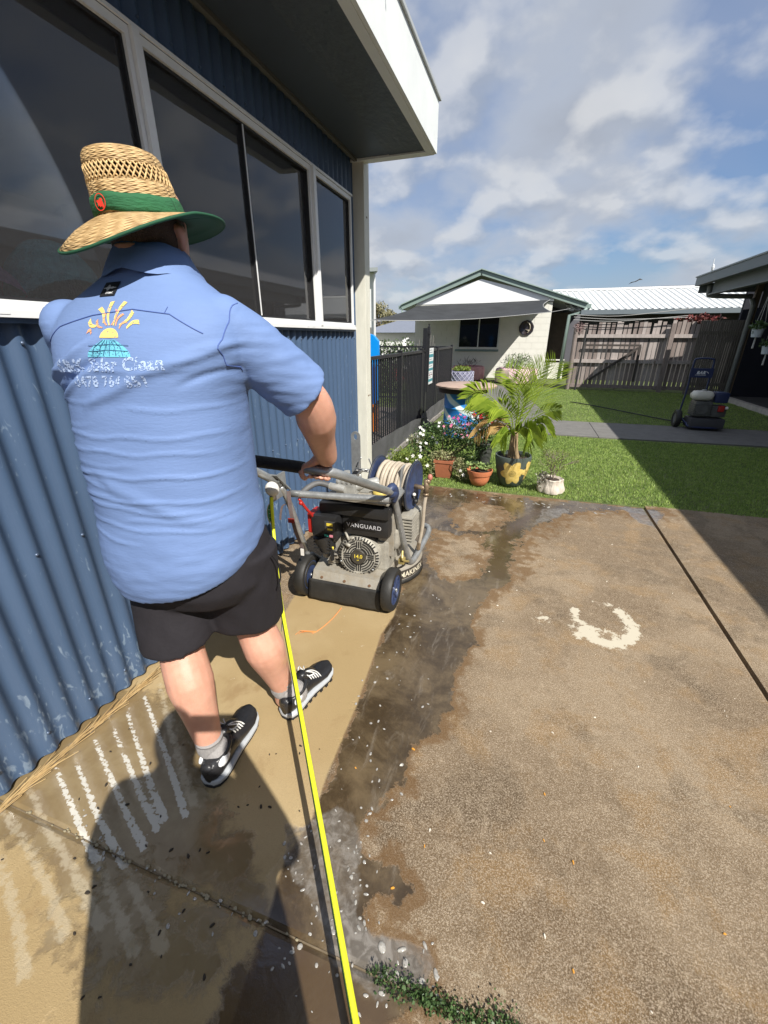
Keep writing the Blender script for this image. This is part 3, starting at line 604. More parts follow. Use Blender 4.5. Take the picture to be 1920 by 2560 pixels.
# ------------------------------------------------------------------ the man
YW=R(8); BR=Vector((math.cos(YW),math.sin(YW),0)); BF=Vector((-math.sin(YW),math.cos(YW),0))
skin=mat('skin',(0.58,0.295,0.205),0.5,var=0.10,vs=14,bump=0.12,bs=300,sss=0.25,col2=(0.66,0.36,0.26))
def ring(c,a,bb,n=40,e=2.35,tilt=0.0,right=BR,fwd=BF,up=Vector((0,0,1))):
    out=[]; c=Vector(c)
    for j in range(n):
        t=2*PI*j/n; ct,st=math.cos(t),math.sin(t); rr=(abs(ct)**e+abs(st)**e)**(-1/e); u_=a*rr*ct; v_=bb*rr*st
        out.append(c+right*u_+fwd*v_+up*(tilt*v_))
    return out
def capsule_chain(b,pts,rad,n=14,k=5):
    pts=[Vector(p) for p in pts]; b.tube(pts,rad,n,smooth=k); b.sphere(pts[0],rad[0],n); b.sphere(pts[-1],rad[-1],n)
man=thing('person','man in straw hat, blue work shirt and black shorts pushing a floor cleaner','person',(0.6,0.95,0))
SHR=Vector((0.758,0.985,1.440)); ELR=Vector((0.858,1.165,1.240)); WRR=Vector((0.803,1.375,1.005))
SHL=Vector((0.318,0.895,1.420)); ELL=Vector((0.20,1.10,1.20)); WRL=Vector((0.30,1.36,1.01))
HEAD=Vector((0.545,0.985,1.648))
def hand(b,wr,knuck,axis,bar,rb,right=True):
    # hand gripping a bar that runs along axis; knuck = centre of knuckles on top of bar
    axis=axis.normalized(); palm=wr+(knuck-wr)*0.60
    for k in range(4):
        off=axis*(0.033-0.022*k); kp=knuck+off
        b.tube([wr+off*0.45,palm+off*0.8,kp],[0.022,0.019,0.0115],10,smooth=4)
        f=Vector((0,1,0)); f=(f-axis*f.dot(axis)).normalized(); u_=axis.cross(f); u_=u_ if u_.z>0 else -u_
        pts=[]; rr=rb+0.010
        for a in (60,10,-45,-95,-140):
            pts.append(bar+off*1.02+f*math.cos(R(a))*rr+u_*math.sin(R(a))*rr)
        pts=[kp]+pts; L_=[0.011,0.0105,0.010,0.0095,0.009,0.008]
        capsule_chain(b,pts,L_,10,3)
    f=Vector((0,1,0)); u_=Vector((0,0,1)); s=-1 if right else 1
    capsule_chain(b,[wr+axis*s*-0.01,wr+axis*s*0.035*1.0+Vector((0,0.02,-0.02)),bar+axis*s*0.062+Vector((0,-0.012,0.006)),bar+axis*s*0.066+Vector((0,-0.026,-0.016)),bar+axis*s*0.056+Vector((0,-0.020,-0.036))],[0.018,0.018,0.0135,0.012,0.0095],10,4)
b=MB()
# legs
KL=Vector((0.488,0.845,0.47)); AL=Vector((0.588,0.782,0.12)); KR=Vector((0.640,1.035,0.46)); AR=Vector((0.692,1.085,0.12))
def leg(hip,kn,an):
    mid=kn*0.68+an*0.32; back=Vector((0.02,-0.022,0))
    capsule_chain(b,[hip,hip*0.5+kn*0.5,kn,mid+back,kn*0.35+an*0.65+back*0.5,an,an+Vector((0,0.01,-0.07))],[0.105,0.096,0.070,0.074,0.057,0.041,0.042],18,6)
leg(Vector((0.455,0.93,0.82)),KL,AL); leg(Vector((0.655,0.96,0.82)),KR,AR)
# torso core, neck, head
rings=[ring((0.55,0.94,zv),a,d,28,2.1) for zv,a,d in ((0.78,0.17,0.14),(1.0,0.16,0.14),(1.3,0.16,0.12),(1.38,0.15,0.09),(1.46,0.09,0.07),(1.54,0.056,0.058),(1.62,0.056,0.062))]; b.loft(rings)
hr=[]
for zv,a,d,f in ((-0.10,0.045,0.055,0.02),(-0.07,0.062,0.078,0.012),(-0.02,0.074,0.092,0.006),(0.04,0.078,0.098,0),(0.09,0.070,0.088,0),(0.12,0.045,0.058,0),(0.13,0.015,0.02,0)): hr.append(ring(HEAD+BF*f+Vector((0,0,zv)),a,d,28,2.1))
b.loft(hr)
b.sphere(HEAD+BF*0.105+Vector((0,0,-0.015)),0.018,10,(0.9,1.2,1.5)); b.sphere(HEAD+BF*0.088+Vector((0,0,-0.055)),0.022,10,(1.3,0.7,0.6)); b.sphere(HEAD+BF*0.075+Vector((0,0,-0.095)),0.028,10)
for s in (-1,1):
    e=HEAD+BR*s*0.079+BF*-0.005+Vector((0,0,-0.012)); b.tube([e+Vector((0,0,-0.030)),e+BR*s*0.010,e+BR*s*0.014+BF*-0.012+Vector((0,0,0.022)),e+BF*0.006+Vector((0,0,0.03))],[0.008,0.011,0.012,0.008],8,smooth=3)
    b.sphere(HEAD+BR*s*0.032+BF*0.090+Vector((0,0,0.012)),0.012,8)
# arms
capsule_chain(b,[SHR,SHR*0.5+ELR*0.5,ELR,ELR*0.72+WRR*0.28+Vector((0.008,-0.004,0)),ELR*0.4+WRR*0.6,WRR],[0.048,0.055,0.060,0.065,0.051,0.040],18,6)
capsule_chain(b,[SHL,SHL*0.5+ELL*0.5,ELL,ELL*0.72+WRL*0.28,ELL*0.4+WRL*0.6,WRL],[0.058,0.060,0.056,0.060,0.048,0.038],18,6)
BARR=Vector((0.757,1.402,0.936)); BARL=Vector((0.29,1.385,0.962)); AXR=Vector((1,0.02,-0.06))
hand(b,WRR,BARR+Vector((0,0.012,0.032)),AXR,BARR,0.019,True); hand(b,WRL,BARL+Vector((0,0.012,0.032)),AXR,BARL,0.019,False)
body=b.build('body',skin,man,smooth=True,fixn=False); remesh(body,0.0052,5,0.5)
hair=MB(); hair.loft([ring(HEAD+BF*-0.012+Vector((0,0,zv)),a,d,28,2.1) for zv,a,d in ((-0.055,0.060,0.070),(-0.03,0.077,0.088),(0.03,0.083,0.098),(0.09,0.074,0.088),(0.125,0.03,0.04))]); hair.build('hair',mat('short_hair',(0.10,0.065,0.045),0.8,var=0.3,vs=60,bump=0.8,bs=300),man,smooth=True)

# shirt ---------------------------------------------------------------
shirtm=mat('blue_work_cloth',(0.150,0.230,0.440),0.72,var=0.05,vs=6,bump=0.10,bs=55,spec=0.3,stretch=(1,1,3.5))
b=MB()
TOR=[(0.790,0.545,0.925,0.235,0.215,0.30),(0.82,0.545,0.925,0.245,0.228,0.26),(0.90,0.543,0.925,0.258,0.238,0.12),(1.0,0.538,0.925,0.262,0.240,0.0),(1.12,0.536,0.925,0.266,0.235,0),(1.25,0.540,0.925,0.268,0.220,0),(1.36,0.545,0.925,0.272,0.195,0),(1.425,0.550,0.93,0.262,0.165,0),(1.485,0.555,0.945,0.222,0.128,-0.05),(1.535,0.558,0.96,0.145,0.098,-0.1),(1.575,0.556,0.968,0.083,0.083,-0.1),(1.62,0.552,0.975,0.077,0.081,-0.1)]
# refine rings by interpolation
T=np.array(TOR); zs=np.linspace(0,len(T)-1,60); rs=[]
for q in zs:
    i=min(int(q),len(T)-2); t=q-i; t=t*t*(3-2*t) if False else t; w=T[i]*(1-t)+T[i+1]*t; rs.append(ring((w[1],w[2],w[0]),w[3],w[4],56,2.35,w[5]))
    if w[0]<1.0:
        kk=(1.0-w[0])/0.21
        for p_ in rs[-1]: p_.z+=kk*0.16*max(-0.12,(p_-Vector((0.545,0.925,0))).dot(BR))
for r_g in rs:
    for p_ in r_g:
        q_=p_-Vector((0.545,0.925,0)); t_=min(1,max(0,(1.47-p_.z)/0.20)); t2_=min(1,max(0,(0.98-p_.z)/0.15)); k_=0.165*t_*(1-0.55*t2_); q_.z=0; p_-=q_*k_
b.loft(rs)
def sleeve(sh,el,k,r0,r1,drop):
    d=(el-sh).normalized(); end=sh+(el-sh)*k; 
    pts=[sh-d*0.03,sh+d*0.04,sh*0.5+end*0.5,end-d*0.01,end]; b.tube(pts,[r0*0.88,r0,(r0+r1)/2*1.01,r1,r1*1.02],32,smooth=6); b.sphere(pts[0],r0*0.88,24)
sleeve(SHR+Vector((-0.012,0,-0.012)),ELR+Vector((0.012,0.012,-0.005)),0.84,0.080,0.088,0); sleeve(SHL+Vector((0.01,0.0,-0.005)),ELL,0.90,0.082,0.088,0)
# armpit fill
b.sphere((0.725,0.99,1.40),0.085,20,(1,0.9,1.2)); b.sphere((0.375,0.90,1.39),0.088,20,(1,0.9,1.2))
shirt=b.build('shirt',shirtm,man,smooth=True,fixn=False); remesh(shirt,0.0058,9,0.5)
me=shirt.data; nv=len(me.vertices); co=np.empty(nv*3,np.float32); me.vertices.foreach_get('co',co); co=co.reshape(-1,3).astype(float); no=np.empty(nv*3,np.float32)
me.vertices.foreach_get('normal',no); no=no.reshape(-1,3).astype(float)
rel=co-np.array([0.545,0.93,0]); U=rel@np.array(BR); V=rel@np.array(BF); Z=co[:,2]
disp=np.zeros(nv); backf=np.clip(-V*9+0.2,0,1)*(np.abs(U)<0.30)
def fold(z0,u0,u1,amp,wd,slope=0.0,curv=0.0,x=U):
    ww=np.clip((x-u0)/0.05,0,1)*np.clip((u1-x)/0.06,0,1); zc=z0+slope*x+curv*x*x+0.003*np.sin(x*37+z0*90); return amp*ww*np.exp(-((Z-zc)/wd)**2)
for z0,u0,u1,am,sl in ((1.345,-0.26,0.20,0.0022,0.0),(1.322,-0.26,-0.10,0.0016,0.06),(1.278,-0.23,-0.02,0.0016,0.03),(1.262,0.0,0.26,0.0018,-0.02),(1.225,-0.22,-0.06,0.0014,0.05),(1.195,-0.24,0.25,0.0024,-0.01),(1.157,-0.24,0.22,0.0024,-0.03),(1.125,-0.20,0.05,0.0016,0.02),(1.098,-0.25,0.24,0.0034,-0.02),(1.060,-0.24,-0.04,0.0020,-0.10),(1.035,-0.26,0.25,0.0030,-0.04),(1.010,-0.23,0.20,0.0024,-0.10),(0.982,-0.05,0.25,0.0020,-0.03),(0.960,-0.25,0.20,0.0026,-0.08),(0.915,-0.22,0.02,0.0022,-0.12)):
    disp+=backf*fold(z0,u0,u1,am*1.5,0.0042,sl)
for z0,u0,u1,am,wd,sl in ((1.43,-0.27,-0.02,0.0080,0.013,0.55),(1.395,-0.27,0.02,-0.0075,0.011,0.62),(1.37,-0.27,-0.04,0.006,0.010,0.5),(1.30,-0.10,0.20,0.0050,0.014,0.45),(1.05,-0.1,0.26,0.0030,0.020,-0.5),(1.30,0.12,0.28,0.005,0.009,0.40),(1.26,0.14,0.28,-0.004,0.008,0.35),(1.33,0.16,0.28,0.004,0.008,0.30)):
    disp+=backf*fold(z0,u0,u1,am*1.6,wd,sl)
for i in range(nv):
    p=co[i]; q=Vector((p[0]*7,p[1]*7,p[2]*11)); disp[i]+=0.0022*mnoise.noise(q)
    if p[2]<0.98: disp[i]+=0.0022*mnoise.noise(Vector((p[0]*16,p[1]*16,p[2]*52)))*min(1,(0.98-p[2])/0.12)
    if U[i]>0.20 and 1.10<p[2]<1.45: disp[i]+=0.0035*mnoise.noise(Vector((p[0]*12,p[1]*12,p[2]*60)))*min(1,(U[i]-0.20)/0.05)
    if U[i]<-0.20 and p[2]<1.45: disp[i]+=0.003*mnoise.noise(Vector((p[0]*10,p[1]*10,p[2]*45)))
    if U[i]>0.25: disp[i]+=0.0028*mnoise.noise(Vector((p[0]*9,p[1]*22,p[2]*22)))
co2=co+no*disp[:,None]; me.vertices.foreach_set('co',co2.astype(np.float32).ravel()); me.update()
bvh=BVHTree.FromPolygons([tuple(x) for x in co2.tolist()],[tuple(p.vertices) for p in me.polygons])
def back_pt(x,zv,off=0.0015):
    o_=Vector((x,0.2,zv)); h,n_,_,_=bvh.ray_cast(o_,Vector((0,1,0)))
    if h is None: return None
    return h+Vector((n_.x,n_.y,n_.z))*off*(1 if n_.y<0 else -1)
def conform(vs,fs,cx,cz,slope=0.0,curv=0.0,off=0.0013):
    out=[]
    for a,c in vs:
        x=cx+a; zq=cz+c+slope*a+curv*a*a; p=back_pt(x,zq,off); out.append(p if p is not None else Vector((x,0.75,zq)))
    return out,fs
def subdiv2d(vs,fs,maxl=0.012):
    bm=bmesh.new(); vv=[bm.verts.new((a,c,0)) for a,c in vs]
    for f in fs:
        try: bm.faces.new([vv[i] for i in f])
        except Exception: pass
    bmesh.ops.triangulate(bm,faces=bm.faces)
    for _ in range(5):
        es=[e for e in bm.edges if e.calc_length()>maxl]
        if not es: break
        bmesh.ops.subdivide_edges(bm,edges=es,cuts=1); bmesh.ops.triangulate(bm,faces=bm.faces)
    bm.verts.index_update(); r=[(v_.co.x,v_.co.y) for v_ in bm.verts],[tuple(q.index for q in f.verts) for f in bm.faces]; bm.free(); return r
def print_mat(name,col,keep):
    m=mat(name,col,0.35,spec=0.6); t=m.node_tree; n=t.nodes; l=t.links; b_=n['Principled BSDF']; tr=n.new('ShaderNodeBsdfTransparent'); ms=n.new('ShaderNodeMixShader'); tx=n.new('ShaderNodeTexCoord'); q=n.new('ShaderNodeTexNoise'); q.inputs['Scale'].default_value=260; q.inputs['Detail'].default_value=4; l.new(tx.outputs['Object'],q.inputs[0])
    mr=n.new('ShaderNodeMapRange'); mr.inputs[1].default_value=keep; mr.inputs[2].default_value=keep+0.04; l.new(q.outputs[0],mr.inputs[0]); l.new(mr.outputs[0],ms.inputs[0]); l.new(tr.outputs[0],ms.inputs[1]); l.new(b_.outputs[0],ms.inputs[2]); l.new(ms.outputs[0],n['Material Output'].inputs[0]); return m
pale=print_mat('worn_pale_print',(0.42,0.54,0.78),0.455)
def shirt_text(s,size,cx,cz,slope,name,bold=0.0006,sp=1.0):
    vs,fs=subdiv2d(*text2d(s,size,bold,sp),0.01); v3,f3=conform(vs,fs,cx,cz,slope); MB().add(v3,f3).build(name,pale,shirt,fixn=False)
LX=0.578; LZ=1.418
shirt_text('S&K Solar Clean',0.0385,0.572,1.347,0.03,'lettering',0.0013,1.05)
shirt_text('0478 764 851',0.0330,0.572,1.313,0.02,'lettering',0.0011,1.05)
yel=print_mat('yellow_print',(0.85,0.62,0.20),0.36); ora=print_mat('orange_print',(0.80,0.36,0.18),0.40); cya=print_mat('cyan_print',(0.16,0.52,0.66),0.38); dkl=mat('dark_print_line',(0.03,0.10,0.22),0.6)
by,bo=MB(),MB()
for k,(an,r0,r1,w0,w1,c) in enumerate([(172,0.058,0.075,.006,.008,1),(150,0.055,0.088,.006,.010,0),(138,0.035,0.066,.003,.007,1),(126,0.045,0.092,.004,.010,0),(114,0.032,0.068,.003,.006,1),(101,0.030,0.094,.003,.010,0),(88,0.030,0.072,.003,.006,1),(75,0.030,0.094,.003,.010,0),(62,0.032,0.066,.003,.006,1),(50,0.040,0.086,.003,.010,0),(37,0.035,0.060,.003,.006,1),(24,0.055,0.090,.005,.010,0)]):
    a=R(an); d=(math.cos(a),math.sin(a)); nx=(-d[1],d[0]); pts=[]; 
    for j in range(7):
        t=j/6; rr=0.80*(r0+(r1-r0)*t); ww=w0+(w1-w0)*t; bend=0.006*math.sin(t*3)*(1 if k%3 else -1)
        pts.append(((d[0]*rr+nx[0]*(ww/2+bend)),(d[1]*rr+nx[1]*(ww/2+bend)))); pts.append(((d[0]*rr+nx[0]*(-ww/2+bend)),(d[1]*rr+nx[1]*(-ww/2+bend))))
    fs=[(2*j,2*j+1,2*j+3,2*j+2) for j in range(6)]; v3,f3=conform(pts,fs,LX,LZ); (bo if c else by).add(v3,f3)
pts=[(0,0)]+[(0.024*math.cos(PI*j/14),0.020*math.sin(PI*j/14)) for j in range(15)]; v3,f3=conform(pts,[(0,j,j+1) for j in range(1,15)],LX,LZ-0.002); by.add(v3,f3)
by.build('sun_print',yel,shirt,fixn=False); bo.build('sun_print',ora,shirt,fixn=False)
pts=[];fs=[];n_=12
for i in range(7):
    for j in range(n_+1):
        t=i/6; w=0.052*math.sqrt(max(0,1-(1-t)**2*0.9)) if t<1 else 0.052; pts.append(((j/n_*2-1)*(0.016+0.040*math.sin(t*PI/2)),-t*0.036))
for i in range(6):
    for j in range(n_): fs.append((i*(n_+1)+j,i*(n_+1)+j+1,(i+1)*(n_+1)+j+1,(i+1)*(n_+1)+j))
v3,f3=conform(pts,fs,LX,LZ-0.006); bc=MB(); bc.add(v3,f3); bc.build('globe_print',cya,shirt,fixn=False)
def surf_line(b,pl,r=0.0009,off=0.0018,steps=14,rb=5):
    P=[]
    for (x0,z0),(x1,z1) in zip(pl[:-1],pl[1:]):
        for j in range(steps): t=j/steps; P.append(back_pt(x0+(x1-x0)*t,z0+(z1-z0)*t,off))
    P.append(back_pt(pl[-1][0],pl[-1][1],off)); P=[p for p in P if p is not None]
    if len(P)>2: b.tube(P,r,rb)
b=MB()
for t in (0.33,0.66): surf_line(b,[(LX-0.05,LZ-0.006-0.036*t),(LX,LZ-0.004-0.036*t),(LX+0.05,LZ-0.006-0.036*t)],0.0006,0.0022,4,4)
for s in (-0.8,-0.5,-0.2,0.1,0.4,0.7): surf_line(b,[(LX+s*0.018,LZ-0.007),(LX+s*0.045,LZ-0.022),(LX+s*0.056,LZ-0.040)],0.0006,0.0022,4,4)
b.build('globe_grid',dkl,shirt)
# yoke and sleeve seams
seam=mat('seam_thread',(0.070,0.12,0.34),0.8)
b=MB(); surf_line(b,[(0.325,1.385),(0.42,1.440),(0.52,1.463),(0.62,1.475),(0.70,1.465),(0.765,1.425)],0.0013,0.0008,10); surf_line(b,[(0.56,1.468),(0.561,1.480)],0.0009,0.001,3); surf_line(b,[(0.69,1.467),(0.692,1.48)],0.0009,0.001,3)
surf_line(b,[(0.765,1.535),(0.785,1.50),(0.79,1.45),(0.79,1.40),(0.785,1.34)],0.0015,0.0006,8)
b.build('seam',seam,shirt)
# sleeve hem: second stitched line
def hemring(c,ax,r,rad,m,par,name='hem',n=36):
    ax=ax.normalized(); x=ax.orthogonal().normalized(); y=ax.cross(x); P=[c+(x*math.cos(2*PI*j/n)+y*math.sin(2*PI*j/n))*r for j in range(n)]; P.append(P[0]); MB().tube(P,rad,5,cap=False).build(name,m,par,smooth=True)
d_=(ELR+Vector((0.024,0.012,0.007))-SHR).normalized()
# patch label
b=MB(); vs=[((i/8-0.5)*0.040,(j/6-0.5)*0.031) for i in range(9) for j in range(7)]; fs=[(i*7+j,(i+1)*7+j,(i+1)*7+j+1,i*7+j+1) for i in range(8) for j in range(6)]
v3,f3=conform(vs,fs,0.540,1.519,0.05,0,0.002); b.add(v3,f3); b.build('label_patch',mat('black_patch',(0.015,0.016,0.02),0.5),shirt,fixn=False)
b=MB(); r_=random.Random(4)
for k in range(17):
    x=-0.014+k*0.00175; h=0.0008+0.006*math.exp(-((k-6)/2.2)**2)+0.002*math.exp(-((k-12)/2)**2)
    v3,f3=conform([(x-0.0005,-h),(x+0.0005,-h),(x+0.0005,h),(x-0.0005,h)],[(0,1,2,3)],0.540,1.5205,0.05,0,0.0032); b.add(v3,f3)
v3,f3=conform([(-0.017,-0.0004),(0.017,-0.0004),(0.017,0.0004),(-0.017,0.0004)],[(0,1,2,3)],0.540,1.5205,0.05,0,0.0031); b.add(v3,f3)
vs,fs=text2d('STEMIC',0.0055,0.0001,1.1); v3,f3=conform(vs,fs,0.545,1.5075,0.05,0,0.0032); b.add(v3,f3); b.build('label_print',mat('white_print',(0.75,0.76,0.78),0.5),shirt,fixn=False)
# collar fold
b=MB(); rg=[]
for zv,k,dz in ((1.535,0.122,0),(1.565,0.106,0),(1.592,0.092,0),(1.610,0.084,0),(1.605,0.078,0),(1.57,0.082,0)): rg.append(ring((0.554,0.974,zv),k,k*1.02,40,2.2,-0.18))
b.loft(rg,cap=False); c_=b.build('collar',shirtm,shirt,smooth=True); 
for i,v_ in enumerate(c_.data.vertices): v_.co+=Vector((0,0,0.004*math.sin(i*0.9)+0.006*mnoise.noise(v_.co*22)))
# shorts --------------------------------------------------------------
shm=mat('black_shorts_cloth',(0.022,0.020,0.024),0.8,var=0.15,vs=8,bump=0.15,bs=50,spec=0.25)
b=MB(); b.loft([ring((0.545,0.935,zv),a,d,36,2.2) for zv,a,d in ((0.93,0.200,0.165),(0.82,0.228,0.19),(0.72,0.228,0.185),(0.66,0.19,0.15))])
def sleg(top,bot,r0,r1,tl):
    top=Vector(top); bot=Vector(bot); rs=[]
    for i in range(12):
        t=i/11; c=top*(1-t)+bot*t; r=r0+(r1-r0)*t; rs.append(ring(c,r,r*1.02,32,2.1,tl*t))
    b.loft(rs)
sleg((0.455,0.925,0.80),(0.480,0.850,0.505),0.138,0.116,0.15); sleg((0.65,0.965,0.80),(0.624,1.030,0.480),0.140,0.124,-0.12)
shorts=b.build('shorts',shm,man,smooth=True,fixn=False); remesh(shorts,0.0085,6,0.5)
for v_ in shorts.data.vertices:
    p=v_.co; v_.co+=v_.normal*(0.006*mnoise.noise(Vector((p.x*9,p.y*9,p.z*5)))+0.003*mnoise.noise(Vector((p.x*20,p.y*20,p.z*14))))
b=MB(); b.tube([(0.80,0.965,0.80),(0.806,0.985,0.76),(0.806,0.99,0.71),(0.797,0.985,0.675)],0.0028,6,smooth=5); b.build('pocket_edge',mat('pocket_piping',(0.008,0.008,0.010),0.7),shorts)
# shoes -----------------------------------------------------------------
upm=mat('black_leather',(0.020,0.020,0.022),0.33,var=0.2,vs=25,bump=0.25,bs=70); sol=mat('grey_midsole',(0.42,0.44,0.46),0.55,var=0.12,vs=20); outs=mat('black_outsole',(0.015,0.015,0.016),0.8); wht=mat('white_lining',(0.72,0.73,0.74),0.7,var=0.08,vs=30); lace=mat('white_lace',(0.70,0.69,0.66),0.8,var=0.1,vs=40); sock=mat('grey_sock',(0.42,0.40,0.39),0.9,var=0.12,vs=40,bump=0.7,bs=180,stretch=(6,6,0.6))
def shoe(heel,toe,ankle,side):
    h=Vector(heel+(0,)); t=Vector(toe+(0,)); d=(t-h); L_=d.length; d.normalize(); x=Vector((d.y,-d.x,0))
    sh=bpy.data.objects.new('shoe',None); COL.objects.link(sh); sh.parent=man; sh.location=-man.location+Vector((0,0,0)); sh.location=Vector((0,0,0))-Vector(man.location)
    st=[0,0.03,0.10,0.22,0.36,0.50,0.64,0.78,0.90,0.97,1.0]; wd=[0.018,0.034,0.043,0.045,0.043,0.044,0.050,0.054,0.048,0.034,0.016]
    def prof(k,z0,z1,inset,e=3.0,zoff=None):
        rs=[]
        for s,w in zip(st,wd):
            cx=h+d*(s*L_)+x*(0.006*math.sin(s*PI)*side); rise=0.010*max(0,(s-0.75)/0.25)**2
            za=z0+rise; zb=z1(s)+rise if callable(z1) else z1+rise; ww=max(0.004,w-inset); ring_=[]
            for j in range(14):
                q=2*PI*j/14; cq,sq=math.cos(q),math.sin(q); rr=(abs(cq)**e+abs(sq)**e)**(-1/e); ring_.append(cx+x*(ww*rr*cq)+Vector((0,0,(za+zb)/2+(zb-za)/2*rr*sq)))
            rs.append(ring_)
        return rs
    MB().loft(prof(0,0.0,0.016,0.001,6)).build('outsole',outs,sh,smooth=True,autos=50)
    MB().loft(prof(0,0.013,lambda s:0.036-0.010*s,-0.002,6)).build('midsole',sol,sh,smooth=True,autos=50)
    def up(s): return 0.100 if s<0.12 else (0.100+0.010*math.sin((s-0.12)/0.3*PI/2) if s<0.36 else 0.110-0.052*min(1,(s-0.36)/0.42)) if s<0.8 else 0.060-0.012*(s-0.8)/0.2
    b=MB(); b.loft(prof(0,0.025,up,0.003,2.3)); ub=b.build('upper',upm,sh,smooth=True)
    # lugs
    b=MB()
    for k in range(9):
        s=0.06+k*0.11; i=min(range(len(st)),key=lambda q:abs(st[q]-s))
        for sg in (-1,1): c=h+d*(s*L_)+x*sg*(wd[i]-0.004); b.box(-0.007,0.007,-0.002,0.003,0.001,0.011,Matrix.Translation(c)@Matrix((( d.x,x.x,0,0),(d.y,x.y,0,0),(0,0,1,0),(0,0,0,1))))
    stuff(b.build('tread_lug',outs,sh))
    # collar, white patch, tongue, laces
    ac=h+d*(0.25*L_)
    P=[ac+d*(math.cos(2*PI*j/20)*0.052)+x*(math.sin(2*PI*j/20)*0.036)+Vector((0,0,0.098+0.012*math.cos(2*PI*j/20))) for j in range(21)]; MB().tube(P,0.009,8,cap=False).build('collar',upm,sh,smooth=True)
    P2=[[h+d*(0.05+0.17*u_)*L_+x*(side*-1)*(0.0445-0.004*abs(u_-0.5))+Vector((0,0,0.060+0.034*v_)) for v_ in (0,0.5,1)] for u_ in (0,0.25,0.5,0.75,1)]
    for sg in (-1,1):
        b=MB(); b.sphere(h+d*(0.17*L_)+x*sg*0.036+Vector((0,0,0.080)),0.026,12,(0.42,1.15,0.75)); b.build('heel_panel',wht,sh,smooth=True)
    b=MB(); b.sphere(h+Vector((0,0,0.085))+d*0.012,0.022,12,(1.0,0.7,0.8)); b.build('heel_counter',upm,sh,smooth=True)
    b=MB(); a=h+d*(0.42*L_)+Vector((0,0,0.118)); c=h+d*(0.66*L_)+Vector((0,0,0.078)); b.tube([a+Vector((0,0,0.022))-d*0.012,a,(a+c)/2+Vector((0,0,0.004)),c],[0.018,0.022,0.022,0.014],12,smooth=4); b.build('tongue',upm,sh,smooth=True)
    b=MB()
    for k in range(5):
        s=0.44+k*0.052; zc=0.124-0.050*(s-0.42)/0.26; p=h+d*(s*L_)
        b.tube([p-x*0.032+Vector((0,0,zc-0.020)),p-x*0.015+Vector((0,0,zc)),p+d*0.006+x*0.015+Vector((0,0,zc)),p+d*0.010+x*0.032+Vector((0,0,zc-0.020))],0.0028,6,smooth=3)
    p=h+d*(0.47*L_)+Vector((0,0,0.128)); r=random.Random(int(L_*1e4)+side)
    for sg in (-1,1):
        b.tube([p,p+x*sg*0.02+Vector((0,0,0.008)),p+x*sg*0.04+d*0.012,p+x*sg*0.026-d*0.010+Vector((0,0,-0.004)),p],0.0024,6,smooth=4); b.tube([p,p+x*sg*0.022+d*0.02,p+x*sg*0.036+d*0.04+Vector((0,0,-0.022))],0.0022,6,smooth=4)
    b.build('lace',lace,sh,smooth=True)
    b=MB(); A=Vector(ankle); b.tube([A+Vector((0,0,0.03)),A+Vector((0,0,-0.01)),ac+Vector((0,0,0.085)),ac+d*0.01+Vector((0,0,0.05))],[0.0455,0.045,0.043,0.04],20,smooth=5)
    b.tube([A+Vector((0,0,0.034)),A+Vector((0,0,0.024))],0.0468,20); b.build('sock',sock,sh,smooth=True)
shoe((0.622,0.712),(0.580,1.012),AL,1); shoe((0.722,1.035),(0.772,1.335),AR,-1)

